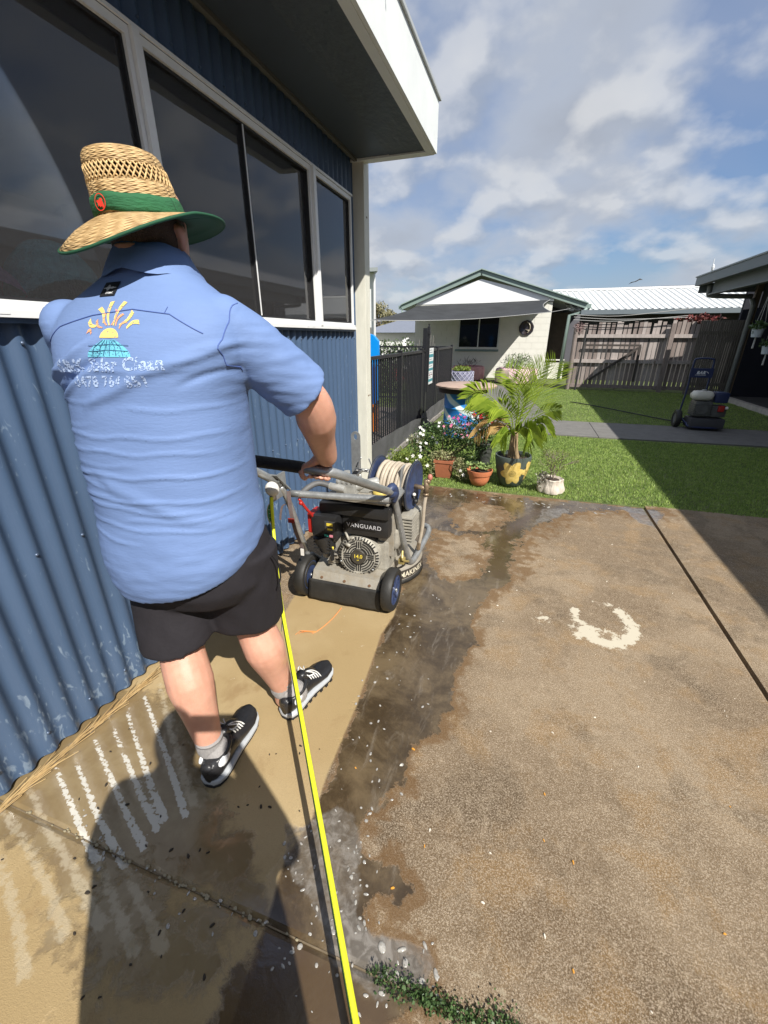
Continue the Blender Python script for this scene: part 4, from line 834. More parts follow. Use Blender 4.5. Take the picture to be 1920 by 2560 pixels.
# straw hat (worn: part of the man's outfit but liftable -> own thing) --
hat=thing('straw_hat','tall straw sun hat with green band and green brim edge on the man','hat',(0.55,0.97,1.72))
HC=HEAD+Vector((-0.003,-0.012,0.030)); tq=Matrix.Rotation(R(4),4,BR)@Matrix.Rotation(R(-3),4,BF)
HM=Matrix.Translation(HC)@tq@Matrix((( BR.x,BF.x,0,0),(BR.y,BF.y,0,0),(0,0,1,0),(0,0,0,1)))
def straw_mat(name,sc,dist):
    m=bpy.data.materials.new(name); m.use_nodes=True; t=m.node_tree; n=t.nodes; l=t.links; b_=n['Principled BSDF']; b_.inputs['Roughness'].default_value=0.55
    a=n.new('ShaderNodeAttribute'); a.attribute_name='uvw'; mp=n.new('ShaderNodeSeparateXYZ'); l.new(a.outputs['Vector'],mp.inputs[0])
    def mt(op,x,y=None):
        q=n.new('ShaderNodeMath'); q.operation=op
        for i,v_ in enumerate((x,y)):
            if v_ is None: continue
            if isinstance(v_,(int,float)): q.inputs[i].default_value=v_
            else: l.new(v_,q.inputs[i])
        return q.outputs[0]
    row=mt('MULTIPLY',mp.outputs[1],1/0.0085); fr=mt('FRACT',row); tri=mt('ABSOLUTE',mt('SUBTRACT',fr,0.5))
    ph=mt('ADD',mt('MULTIPLY',mp.outputs[0],190.0),mt('MULTIPLY',tri,9.0)); s=mt('SINE',ph); rowd=mt('POWER',mt('MULTIPLY',mt('ABSOLUTE',mt('SUBTRACT',fr,0.5)),2.0),6.0)
    h=mt('SUBTRACT',mt('MULTIPLY',s,0.5),rowd)
    no_=n.new('ShaderNodeTexNoise'); no_.inputs['Scale'].default_value=45; no_.inputs['Detail'].default_value=5; tx=n.new('ShaderNodeTexCoord'); l.new(tx.outputs['Object'],no_.inputs[0])
    f=mt('ADD',mt('MULTIPLY',h,0.30),mt('MULTIPLY',mt('SUBTRACT',no_.outputs[0],0.5),1.3)); f=mt('ADD',f,0.55)
    r=n.new('ShaderNodeValToRGB'); r.color_ramp.elements[0].position=0.1; r.color_ramp.elements[0].color=(0.26,0.15,0.055,1); r.color_ramp.elements[1].position=0.9; r.color_ramp.elements[1].color=(0.74,0.52,0.26,1); l.new(f,r.inputs[0]); l.new(r.outputs[0],b_.inputs['Base Color'])
    bu=n.new('ShaderNodeBump'); bu.inputs['Strength'].default_value=0.9; bu.inputs['Distance'].default_value=0.0018; l.new(h,bu.inputs['Height']); l.new(bu.outputs[0],b_.inputs['Normal']); return m
strawm=straw_mat('woven_straw',1,1)
def hat_surface(prof,name,m,thick=0.0025,n=96,fn=None,par=None):
    # prof (r,z) along the surface; stores arc coordinates for the weave
    b=MB(); uv=[]; s=0.0; pr=None; rows=[]
    for (r,zv) in prof:
        if pr: s+=math.hypot(r-pr[0],zv-pr[1])
        pr=(r,zv); row=[]
        for j in range(n+1):
            a=2*PI*j/n; x=r*math.cos(a)*0.90; y=r*math.sin(a)*1.05; zq=zv+(fn(a,r) if fn else 0); row.append(HM@Vector((x,y-0.14*max(0,zq),zq*0.82 if zq>0.02 else zq))); uv.append((a*0.14,s,0))
        rows.append(row)
    b.grid(rows); me=b.mesh(name); at=me.attributes.new('uvw','FLOAT_VECTOR','POINT'); at.data.foreach_set('vector',np.array(uv,np.float32).ravel())
    o=link(name,me,m,par or hat,smooth=True); sm=o.modifiers.new('t','SOLIDIFY'); sm.thickness=thick; sm.offset=0; return o
def brimz(a,r):
    k=max(0,(r-0.100)/0.085); return -0.014*k*k+0.016*k*k*abs(math.cos(a))**2*(1) +0.014*k*math.cos(a-0.785)-0.020*k*k*max(0,math.cos(a+1.85))-0.003*k*math.sin(3*a+1)
prof=[(0.1005,0.030),(0.097,0.050),(0.0955,0.066)]
hat_surface([(0.102,0.0),(0.1015,0.02),(0.099,0.04),(0.096,0.060),(0.0935,0.078)],'crown_lower',strawm)
hat_surface([(0.0885,0.112),(0.0865,0.124),(0.083,0.138),(0.078,0.146),(0.068,0.151),(0.05,0.154),(0.02,0.155),(0.001,0.155)],'crown_top',strawm)
hat_surface([(0.102,0.001),(0.112,-0.001),(0.125,-0.003),(0.140,-0.005),(0.155,-0.006),(0.175,-0.010),(0.198,-0.014)],'brim',strawm,fn=brimz)
grn=mat('green_lining',(0.010,0.075,0.035),0.8,var=0.12,vs=20); 
hat_surface([(0.10,-0.0035),(0.125,-0.007),(0.165,-0.0115),(0.199,-0.0175)],'brim_lining',grn,0.0015,fn=brimz)
b=MB(); P=[HM@Vector((0.1995*math.cos(2*PI*j/96)*0.90,0.1995*math.sin(2*PI*j/96)*1.05,-0.0155+brimz(2*PI*j/96,0.1995))) for j in range(97)]; b.tube(P,0.0035,8,cap=False); b.build('brim_binding',grn,hat,smooth=True)
band=mat('green_band',(0.018,0.115,0.045),0.85,var=0.15,vs=12,bump=0.4,bs=60,stretch=(1,1,4))
def bandf(a,r): return 0.003*math.sin(3*a+0.5)+0.0015*math.sin(7*a)
hat_surface([(0.1055,0.002),(0.1058,0.012),(0.1045,0.024),(0.1035,0.034),(0.1005,0.045)],'band',band,0.002,fn=bandf)
# open lattice course
b=MB(); nl=46
for s in (1,-1):
    for k in range(nl):
        P=[]
        for j in range(5):
            t=j/4; a=2*PI*(k/nl)+s*t*0.26; r=(0.0935+(0.0885-0.0935)*t)+0.0008*s*math.cos(t*PI); P.append(HM@Vector((r*math.cos(a)*0.90,r*math.sin(a)*1.05-0.14*(0.076+0.038*t),0.82*(0.076+0.038*t))))
        b.tube(P,0.0021,5)
stuff(b.build('open_weave',mat('straw_strand',(0.60,0.41,0.19),0.6,var=0.2,vs=40),hat,smooth=True))
hat_surface([(0.088,0.06),(0.083,0.12)],'inner_lining',mat('hat_dark_inside',(0.05,0.03,0.015),0.9),0.001)
# red round badge (own flat disc with a leaping animal)
ba=R(-96); bc=Vector((0.107*math.cos(ba)*0.90,0.107*math.sin(ba)*1.05-0.0032,0.0200)); bn=Vector((math.cos(ba)/0.9,math.sin(ba)/1.05,0.12)).normalized(); bx=Vector((0,0,1)).cross(bn).normalized(); byy=bn.cross(bx)
def badge(vs,fs,off): return [HM@(bc+bx*a+byy*c+bn*(off-(a*a)/0.25)) for a,c in vs],fs
b=MB(); n_=28; vs=[(0.0150*math.cos(2*PI*j/n_),0.0165*math.sin(2*PI*j/n_)) for j in range(n_)]+[(0.0132*math.cos(2*PI*j/n_),0.0147*math.sin(2*PI*j/n_)) for j in range(n_)]; b.add(*badge(vs,[(j,(j+1)%n_,n_+(j+1)%n_,n_+j) for j in range(n_)],0.0035))
roo=[(-0.010,0.002),(-0.007,0.005),(-0.003,0.003),(0.001,0.007),(0.006,0.007),(0.009,0.003),(0.006,0.004),(0.008,0.0),(0.010,-0.009),(0.006,-0.012),(0.004,-0.007),(0.000,-0.010),(-0.003,-0.006),(-0.006,-0.008),(-0.006,-0.002)]
b.add(*badge(roo,[tuple(range(len(roo)))],0.0036)); b.build('badge',mat('red_rubber',(0.75,0.05,0.03),0.45),hat,fixn=False)

# ------------------------------------------------------------------ the photographer (behind the lens; throws the big shadow)
ph=thing('person','photographer in dark clothes standing behind the viewpoint whose shadow lies on the slab','person',(1.57,-0.34,0))
b=MB(); c0=Vector((1.565,-0.33,0))
def RG(zv,a,d,dx=0,dy=0): return ring(c0+Vector((dx,dy,zv)),a,d,28,2.2,right=Vector((0.95,0.31,0)),fwd=Vector((-0.31,0.95,0)))
b.loft([RG(0.72,0.24,0.13),RG(0.95,0.25,0.15),RG(1.15,0.25,0.14),RG(1.32,0.26,0.13),RG(1.41,0.22,0.10),RG(1.47,0.07,0.06),RG(1.52,0.055,0.06)])
rt=Vector((0.95,0.31,0)); fw=Vector((-0.31,0.95,0))
for s in (-1,1):
    capsule_chain(b,[c0+rt*s*0.10+Vector((0,0,0.86)),c0+rt*s*0.12+Vector((0,0,0.48)),c0+rt*s*0.13+Vector((0,0,0.10))],[0.095,0.065,0.045],14,4)
    b.sphere(c0+rt*s*0.13+fw*0.06+Vector((0,0,0.045)),0.05,12,(0.9,2.4,0.9))
    e=c0+rt*s*0.27+fw*0.08+Vector((0,0,1.14)); capsule_chain(b,[c0+rt*s*0.18+Vector((0,0,1.39)),e,c0+rt*s*0.09+fw*0.235+Vector((0,0,1.355))],[0.062,0.046,0.032],14,4)
    for k in range(4): capsule_chain(b,[c0+rt*s*0.09+fw*0.235+Vector((0,0,1.355)),c0+rt*s*(0.088)+fw*0.262+Vector((0,0,1.375+0.016*k)),c0+rt*s*0.072+fw*0.268+Vector((0,0,1.378+0.016*k))],[0.018,0.009,0.008],8,3)
HP=c0+fw*0.03+Vector((0,0,1.60))
b.loft([ring(HP+Vector((0,0,zv)),a,d,24,2.1,right=rt,fwd=fw) for zv,a,d in ((-0.11,0.04,0.05),(-0.06,0.062,0.078),(0,0.074,0.092),(0.06,0.076,0.096),(0.11,0.055,0.07),(0.13,0.02,0.02))]); b.sphere(HP+fw*0.10,0.018,8,(0.9,1,1.5))
pb=b.build('body',mat('dark_clothes',(0.05,0.055,0.07),0.85),ph,smooth=True,fixn=False); remesh(pb,0.012,3)
b=MB(); Mx=Matrix((( rt.x,fw.x,0,1.4935),(rt.y,fw.y,0,-0.042),(0,0,1,1.405),(0,0,0,1))); b.box(-0.075,0.075,-0.004,0.004,-0.036,0.036,Mx,bev=0.003); tag(b.build('phone',mat('phone_black',(0.01,0.01,0.012),0.2)),'black phone held sideways in the hands of the photographer','phone')

# ------------------------------------------------------------------ the floor cleaning machine
gal=mat('galvanised_tube',(0.34,0.35,0.35),0.38,metal=0.55,var=0.22,vs=22,bump=0.12,bs=60); blk=mat('black_plastic',(0.018,0.018,0.019),0.42,var=0.3,vs=10,bump=0.1,bs=60); dirtyal=mat('dusty_aluminium',(0.46,0.44,0.39),0.55,metal=0.15,var=0.25,vs=18,col2=(0.28,0.24,0.18),bump=0.2,bs=50)
rub=mat('black_rubber',(0.020,0.019,0.017),0.6,var=0.35,vs=9,bump=0.15,bs=50); navy=mat('navy_paint',(0.032,0.048,0.11),0.42,var=0.35,vs=30,bump=0.15,bs=60); hosem=mat('beige_hose',(0.43,0.37,0.29),0.6,var=0.15,vs=14); brass=mat('dull_brass',(0.27,0.20,0.13),0.45,metal=0.5,var=0.25,vs=30); rust=mat('rusty_cream',(0.44,0.35,0.25),0.6,var=0.2,vs=30,col2=(0.18,0.10,0.06)); yl=mat('yellow_plastic',(0.70,0.55,0.06),0.5); wht2=mat('white_plastic',(0.70,0.68,0.64),0.45,var=0.08,vs=20); redm=mat('red_plastic',(0.38,0.02,0.015),0.4); tanm=mat('engine_block',(0.36,0.34,0.29),0.6,metal=0.25,var=0.3,vs=14,bump=0.3,bs=40)
mc=thing('surface_cleaner','petrol surface cleaning machine with galvanised frame, navy wheels and hose reel','machine',(0.64,2.1,0))
def T_(pts,r,name,m,par=mc,sm=6,n=12): b=MB(); b.tube(pts,r,n,smooth=sm); return b.build(name,m,par,smooth=True)
RR=0.0195
hb=T_([(0.20,1.385,0.960),(0.40,1.386,0.957),(0.62,1.392,0.948),(0.757,1.402,0.936),(0.80,1.425,0.926),(0.835,1.50,0.885),(0.868,1.68,0.795),(0.895,1.90,0.690)],RR,'handle_bar',gal,sm=8,n=16)
b=MB(); b.tube([(0.21,1.385,0.960),(0.40,1.386,0.957),(0.62,1.392,0.9485),(0.69,1.395,0.944)],0.0245,16,smooth=5); b.build('grip_foam',mat('grip_foam',(0.014,0.014,0.014),0.75,bump=0.4,bs=120),hb,smooth=True)
T_([(0.24,1.40,0.955),(0.30,1.50,0.90),(0.345,1.66,0.785),(0.352,1.74,0.725)],RR,'handle_side_tube',gal)
T_([(0.355,1.74,0.715),(0.36,1.80,0.60),(0.372,1.90,0.30),(0.38,1.94,0.17)],0.0165,'left_upright',gal)
T_([(0.372,1.79,0.662),(0.62,1.84,0.655),(0.890,1.885,0.655)],0.0190,'cross_tube',gal,sm=3)
T_([(0.895,1.90,0.69),(0.897,1.97,0.60),(0.915,2.10,0.30),(0.925,2.185,0.150),(0.94,2.235,0.125),(0.955,2.36,0.150),(0.965,2.52,0.175),(0.95,2.61,0.185),(0.89,2.635,0.19),(0.70,2.64,0.215),(0.45,2.63,0.215),(0.37,2.60,0.21),(0.345,2.45,0.16),(0.345,2.25,0.09),(0.36,2.12,0.09),(0.37,1.98,0.20)],0.0185,'base_frame',gal,sm=6,n=14)
b=MB(); b.sphere((0.897,1.915,0.685),0.030,16,(1,1.3,1.1)); b.tube([(0.885,1.86,0.70),(0.90,1.90,0.715),(0.905,1.93,0.67),(0.90,1.935,0.62)],[0.012,0.026,0.024,0.010],10,smooth=3); b.build('end_cap',navy,mc,smooth=True)
b=MB(); b.beam((0.352,1.665,0.80),(0.352,1.78,0.69),0.006,0.075,(1,0,0.0)); b.box(0.346,0.358,1.66,1.79,0.66,0.78); b.build('side_plate',gal,mc)
b=MB()
for p in ((0.34,1.70,0.76),(0.34,1.75,0.72),(0.365,1.70,0.76),(0.365,1.75,0.72)): b.cyl(p,(p[0]+(0.012 if p[0]>0.35 else -0.012),p[1],p[2]),0.009,6)
b.build('bolt',gal,mc)
b=MB(); b.sphere((0.385,1.62,0.745),0.037,20,(0.95,0.8,1.0)); b.lathe([(0.012,-0.05),(0.016,0.0)],(0.385,1.62,0.745),12); b.build('white_knob',wht2,mc,smooth=True)
# leaf shaped tag on a wire
b=MB(); lf=[]
for j in range(21):
    t=j/20; w=0.0165*math.sin(PI*t**0.8)**0.8; lf.append((w,-0.105*t))
out=[(a,c) for a,c in lf]+[(-a*0.8,c) for a,c in reversed(lf[1:-1])]; 
vs=[Vector((0.375+a*0.9+0.10*c,1.60+0.3*a,0.675+c)) for a,c in out]; k=len(vs); b.add(vs+[v_+Vector((0,0.003,0)) for v_ in vs],[tuple(range(k)),tuple(reversed(range(k,2*k)))]+[(i,(i+1)%k,k+(i+1)%k,k+i) for i in range(k)]); tg=b.build('leaf_tag',mat('green_tag',(0.01,0.22,0.05),0.35),mc)
b=MB(); P=[v_+Vector((0,-0.001,0)) for v_ in vs]; b.tube(P+[P[0]],0.0022,5,cap=False); 
for zq in (0.645,0.625,0.605): b.tube([(0.368,1.597,zq),(0.380,1.600,zq)],0.0016,4)
b.tube([(0.375,1.60,0.675),(0.378,1.61,0.74)],0.001,4); b.build('tag_edge',wht2,tg)
# webbing strap
wb=mat('grey_webbing',(0.16,0.12,0.115),0.85,var=0.2,vs=40)
def strip(pts,w,m,name,par,wd=(1,0,0)):
    b=MB(); pts=[Vector(p) for p in pts]; pp,_=spline(pts,[0]*len(pts),5); wv=Vector(wd)*w/2
    b.loft([[p-wv,p+wv,p+wv+Vector((0,0.002,0)),p-wv+Vector((0,0.002,0))] for p in pp]); return b.build(name,m,par)
sp_=strip([(0.385,1.762,0.685),(0.388,1.758,0.60),(0.392,1.762,0.53),(0.40,1.775,0.44),(0.415,1.80,0.34)],0.022,wb,'strap',mc)
strip([(0.345,1.79,0.60),(0.32,1.79,0.58),(0.305,1.79,0.53),(0.30,1.79,0.50)],0.012,wb,'strap_tail',mc)
b=MB(); b.box(0.374,0.408,1.748,1.756,0.512,0.536); b.build('buckle',mat('red_buckle',(0.35,0.04,0.03),0.35,metal=0.3),sp_)
b=MB(); b.box(0.408,0.426,1.79,1.796,0.30,0.34); b.build('strap_label',wht2,sp_)
# deck, flap, wheels
b=MB(); b.add([(0.44,1.84,0.128),(0.845,1.84,0.128),(0.845,1.865,0.175),(0.44,1.865,0.175),(0.40,2.15,0.185),(0.88,2.15,0.185),(0.88,2.15,0.15),(0.40,2.15,0.15),(0.44,1.845,0.118),(0.845,1.845,0.118)],[(0,1,2,3),(3,2,5,4),(4,5,6,7),(0,8,9,1),(8,7,6,9),(0,3,4,7,8),(1,9,6,5,2)]); b.build('rear_deck',dirtyal,mc)
b=MB()
for x in (0.50,0.64,0.79): b.cyl((x,1.846,0.145),(x,1.842,0.146),0.008,12)
b.build('deck_bolt',mat('rust_dark',(0.16,0.09,0.05),0.6),mc)
b=MB(); P=[]
for i in range(25):
    x=0.425+0.435*i/24; row=[]
    for j in range(8):
        t=j/7; row.append((x,1.836-0.020*math.sin(t*PI*0.55)+0.0025*math.sin(i*0.9)*t,0.132-0.122*t))
    P.append(row)
b.grid(P); fl=b.build('rubber_flap',rub,mc,smooth=True); m_=fl.modifiers.new('t','SOLIDIFY'); m_.thickness=0.006
def wheel(x,y,z,r,w,side):
    o=bpy.data.objects.new('wheel',None); COL.objects.link(o); o.parent=mc; o.location=-Vector(mc.location)
    prof=[(r*0.70,-w*0.42),(r*0.80,-w*0.5),(r*0.94,-w*0.46),(r,-w*0.30),(r*1.005,0),(r,w*0.30),(r*0.94,w*0.46),(r*0.80,w*0.5),(r*0.70,w*0.42)]
    M=Matrix.Rotation(R(90),4,'Y')
    b=MB(); rings=[]
    for rr,zq in prof: rings.append([Vector((x+zq,y+rr*math.cos(2*PI*j/40),z+rr*math.sin(2*PI*j/40))) for j in range(40)])
    b.loft(rings,closed=True); b.build('tyre',rub,o,smooth=True,autos=40)
    b=MB(); rings=[]
    for rr,zq in ((r*0.72,-w*0.40),(r*0.72,w*0.40),(r*0.64,w*0.36),(r*0.62,w*0.15),(r*0.25,w*0.18),(r*0.22,w*0.40),(r*0.001,w*0.42)): rings.append([Vector((x+zq*side,y+rr*math.cos(2*PI*j/40),z+rr*math.sin(2*PI*j/40))) for j in range(40)])
    b.loft(rings)
    for k in range(10):
        a=2*PI*k/10; p=Vector((x+side*w*0.25,y+0.22*r*math.cos(a),z+0.22*r*math.sin(a))); q=Vector((x+side*w*0.28,y+0.66*r*math.cos(a+0.12),z+0.66*r*math.sin(a+0.12))); b.beam(p,q,0.010,0.010,(1,0,0))
    b.build('hub',navy,o,smooth=True,autos=35)
    b=MB(); b.sphere((x+side*w*0.44,y,z),0.011,12,(0.8,1,1)); b.build('axle_cap',gal,o,smooth=True)
wheel(0.905,1.885,0.122,0.122,0.062,1); wheel(0.385,1.885,0.122,0.122,0.062,-1); wheel(0.385,1.8851,0.122,0.0835,0.060,1)
# cleaning disc with painted band
b=MB(); dc=Vector((0.680,2.33,0))
b.lathe([(0.285,0.022),(0.290,0.03),(0.290,0.10),(0.282,0.112),(0.20,0.135),(0.08,0.15),(0.001,0.15)],dc,56); dk=b.build('cleaning_disc',dirtyal,mc,smooth=True,autos=40)
b=MB(); rings=[]
for rr,zq in ((0.2925,0.036),(0.2925,0.094),(0.289,0.094),(0.289,0.036)): rings.append([Vector((dc.x+rr*math.cos(2*PI*j/56),dc.y+rr*math.sin(2*PI*j/56),zq)) for j in range(56)])
b.loft(rings,closed=True); b.build('disc_band',mat('dark_band',(0.05,0.042,0.035),0.5,var=0.3,vs=20),dk,smooth=True,autos=40)
b=MB(); b.lathe([(0.283,0.003),(0.296,0.003),(0.288,0.025),(0.278,0.025)],dc,56); b.build('brush_skirt',rub,dk,smooth=True)
vs,fs=subdiv2d(*text2d('MAKINEX',0.050,0.0012,1.02),0.012); b=MB(); v3=[]
for a,c in vs:
    an=R(-24)+a/0.293; v3.append(Vector((dc.x+0.2938*math.cos(an),dc.y+0.2938*math.sin(an),0.048+c)))
b.add(v3,fs); b.build('disc_lettering',mat('cream_lettering',(0.62,0.57,0.44),0.5),dk,fixn=False)
# engine
en=bpy.data.objects.new('engine',None); COL.objects.link(en); en.parent=mc; en.location=-Vector(mc.location)
b=MB(); b.box(0.52,0.86,1.97,2.28,0.17,0.36,bev=0.02); b.box(0.60,0.90,2.02,2.32,0.30,0.42,bev=0.015); b.build('crankcase',tanm,en)
b=MB()
for k in range(9): b.box(0.865,0.955,2.135+0.0*k,2.275,0.285+k*0.0195,0.293+k*0.0195)
b.box(0.875,0.945,2.15,2.26,0.28,0.46,bev=0.01); b.box(0.89,0.95,2.28,2.38,0.27,0.44,bev=0.012)
for k in range(8): b.box(0.94,0.957,2.285+k*0.012,2.291+k*0.012,0.28,0.43)
b.build('cylinder_fins',tanm,en)
b=MB(); b.box(0.795,0.885,1.985,2.0,0.27,0.55,bev=0.004); b.box(0.80,0.885,1.995,2.06,0.40,0.50,bev=0.01); b.build('cowl_side',dirtyal,en)
# recoil starter: dished disc facing back
fc=Vector((0.700,1.925,0.275)); ax=Vector((0.10,-0.985,0.12)).normalized(); fx=Vector((0,0,1)).cross(ax).normalized(); fx=-fx if fx.x<0 else fx; fy=ax.cross(fx); fy=fy if fy.z>0 else -fy
FM=Matrix(((fx.x,fy.x,ax.x,0),(fx.y,fy.y,ax.y,0),(fx.z,fy.z,ax.z,0),(0,0,0,1)))
b=MB(); b.lathe([(0.128,-0.11),(0.126,-0.02),(0.118,0.0),(0.100,0.010),(0.098,0.004),(0.0,0.004)],fc,48,M=FM); st_=b.build('starter_cover',tanm,en,smooth=True,autos=35)
def pol(r,a,h): return fc+FM.to_3x3()@Vector((r*math.cos(a),r*math.sin(a),h))
b=MB(); rc=mat('starter_vents',(0.012,0.011,0.010),0.8)
for k in range(40):
    a=2*PI*k/40
    if k%10==3: continue
    b.beam(pol(0.101,a,0.0115),pol(0.116,a,0.0035),0.0065,0.006,ax)
for q in range(4):
    a0=R(45+90*q); 
    for rr in (0.050,0.064,0.078,0.091):
        P=[pol(rr,a0-0.52+1.04*j/8,0.0065) for j in range(9)]; b.tube(P,0.0036,5)
for q in range(4):
    a0=R(90*q)
    for sft in (-0.012,0,0.012):
        p0=pol(0.052,a0,0.0065)+FM.to_3x3()@Vector((-math.sin(a0)*sft,math.cos(a0)*sft,0)); p1=pol(0.088,a0,0.0065)+FM.to_3x3()@Vector((-math.sin(a0)*sft,math.cos(a0)*sft,0)); b.beam(p0,p1,0.005,0.005,ax)
b.build('starter_vents',rc,st_)
b=MB(); rings=[]
for rr,hh in ((0.097,0.006),(0.046,0.020),(0.043,0.021)): pass
b.lathe([(0.044,0.0),(0.044,0.016),(0.040,0.021),(0.0,0.022)],fc,32,M=FM); b.build('starter_badge',mat('dark_badge',(0.045,0.040,0.032),0.45,var=0.3,vs=40),st_,smooth=True,autos=35)
def ftext(s,size,ox,oy,h,m,name,par,bold=0.0005):
    vs,fs=text2d(s,size,bold,1.0); MB().add([fc+FM.to_3x3()@Vector((a+ox,c+oy,h)) for a,c in vs],fs).build(name,m,par,fixn=False)
ftext('14.0',0.030,0,-0.004,0.0235,yl,'badge_lettering',st_); ftext('HP',0.010,0,-0.020,0.0235,yl,'badge_lettering',st_,0.0002)
b=MB()
for a in (80,200,320): p=pol(0.109,R(a),0.009); b.sphere(p,0.007,8)
b.build('starter_bolt',gal,st_,smooth=True)
b=MB(); b.tube([(0.585,1.90,0.285),(0.575,1.885,0.30),(0.56,1.875,0.315)],0.006,8); b.box(0.552,0.565,1.868,1.885,0.25,0.33,Matrix.Translation((0,0,0))); b.build('pull_handle',blk,en)
b=MB(); b.tube([(0.545,1.89,0.26),(0.565,1.875,0.335)],0.0055,8); b.build('dipstick',yl,en,smooth=True)
# fuel tank and air cleaner
b=MB(); b.box(0.475,0.88,1.905,2.22,0.520,0.585,bev=0.022); b.box(0.60,0.875,1.925,2.20,0.40,0.53,bev=0.03); b.build('fuel_tank',blk,en,smooth=True,autos=45)
vs,fs=text2d('VANGUARD',0.034,0.0004,1.12); o_,f_=place2d(vs,fs,(0.735,1.9185,0.455),(1,0,-0.01),(0,0,1)); MB().add(o_,f_).build('tank_lettering',mat('silver_lettering',(0.50,0.50,0.52),0.4),en,fixn=False)
b=MB(); b.box(0.665,0.80,1.921,1.93,0.44,0.49,bev=0.003); b.build('name_panel',mat('panel_black',(0.010,0.010,0.011),0.5),en)
b=MB(); b.box(0.445,0.60,1.865,2.02,0.385,0.52,bev=0.020); b.tube([(0.50,1.90,0.39),(0.52,1.905,0.30)],[0.062,0.045],18); b.build('air_cleaner',blk,en,smooth=True,autos=40)
b=MB(); b.box(0.528,0.590,1.860,1.866,0.435,0.495,bev=0.002); ac_=b.build('air_cleaner_cover',mat('cover_grey',(0.05,0.05,0.05),0.5),en)
b=MB(); b.box(0.542,0.577,1.857,1.861,0.470,0.485); b.box(0.545,0.575,1.857,1.861,0.445,0.455); b.build('warning_sticker',yl,ac_)
b=MB(); b.box(0.525,0.548,1.857,1.861,0.405,0.416); b.build('teal_sticker',mat('teal_plastic',(0.03,0.30,0.25),0.5),ac_)
b=MB(); b.box(0.556,0.575,1.857,1.861,0.403,0.416); b.build('pink_sticker',mat('pink_plastic',(0.60,0.22,0.28),0.5),ac_)
b=MB()
for i in range(4): b.box(0.455,0.56,1.858,1.864,0.320+i*0.018,0.326+i*0.018)
b.build('grille',blk,en)
b=MB(); r_=random.Random(8)
for k in range(16):
    p=(r_.uniform(0.53,0.66),r_.uniform(1.90,1.99),r_.uniform(0.34,0.42)); q=(p[0]+r_.uniform(-.04,.04),p[1]+r_.uniform(-.01,.03),p[2]+r_.uniform(-.04,.04)); b.tube([p,q],r_.uniform(0.006,0.012),8)
b.build('linkage',tanm,en,smooth=True)
b=MB()
for k in range(12):
    p=(r_.uniform(0.44,0.62),r_.uniform(1.90,2.0),r_.uniform(0.18,0.24)); b.box(p[0],p[0]+0.03,p[1],p[1]+0.03,p[2],p[2]+0.02,bev=0.004)
b.build('bracket',dirtyal,mc)
b=MB(); b.tube([(0.42,1.80,0.635),(0.44,1.83,0.57),(0.455,1.88,0.50),(0.47,1.93,0.40)],0.008,10,smooth=4); b.sphere((0.43,1.80,0.61),0.012,10); b.build('battery_lead',redm,mc,smooth=True)
b=MB(); b.box(0.415,0.455,1.88,1.99,0.40,0.52,bev=0.01); b.build('red_box',redm,mc)
b=MB(); b.tube([(0.92,2.05,0.28),(0.93,2.02,0.24),(0.945,2.08,0.20),(0.93,2.15,0.16)],0.007,8,smooth=4); b.box(0.90,0.935,2.03,2.07,0.20,0.235,bev=0.006); b.build('yellow_valve',mat('brass_valve',(0.42,0.33,0.12),0.45,metal=0.4),mc)
# top plate with pump head
b=MB(); b.box(0.50,0.875,1.92,2.25,0.600,0.612,bev=0.003); tp=b.build('top_plate',dirtyal,mc)
b=MB()
for i in range(3): b.cyl((0.70+i*0.050,1.985,0.6122),(0.70+i*0.050,1.985,0.6135),0.013,18)
b.build('plate_hole',rc,tp,smooth=True)
b=MB(); b.box(0.665,0.84,1.945,1.965,0.6122,0.614); b.build('plate_sticker',mat('cream_sticker',(0.60,0.53,0.33),0.5),tp)
b=MB(); b.lathe([(0.038,0.0),(0.042,0.006),(0.040,0.018),(0.03,0.022),(0.0,0.023)],(0.785,2.05,0.613),24); b.build('fuel_cap',mat('yellow_cap',(0.50,0.38,0.09),0.5,var=0.2,vs=30),tp,smooth=True)
b=MB(); b.box(0.555,0.665,1.97,2.09,0.613,0.70,bev=0.008); b.cyl((0.60,2.03,0.70),(0.60,2.03,0.735),0.018,12); b.cyl((0.61,1.97,0.65),(0.52,1.97,0.66),0.020,14); b.cyl((0.64,2.00,0.655),(0.74,2.13,0.66),0.024,14); b.cyl((0.70,2.06,0.64),(0.76,2.10,0.64),0.028,6); b.box(0.57,0.72,2.04,2.15,0.613,0.66,bev=0.01)
b.tube([(0.66,2.0,0.70),(0.69,1.98,0.745),(0.72,1.97,0.77)],0.007,8)
for i in range(4): b.cyl((0.57+0.028*i,1.965,0.69),(0.57+0.028*i,1.972,0.69),0.007,6)
b.build('pump_head',mat('pump_casting',(0.40,0.40,0.38),0.45,metal=0.4,var=0.25,vs=25,bump=0.2),mc,smooth=True,autos=35)
T_([(0.52,1.97,0.66),(0.46,1.95,0.675),(0.42,1.90,0.66),(0.385,1.86,0.62)],0.016,'pump_hose',mat('grey_hose',(0.10,0.10,0.10),0.6,var=0.2),sm=5)
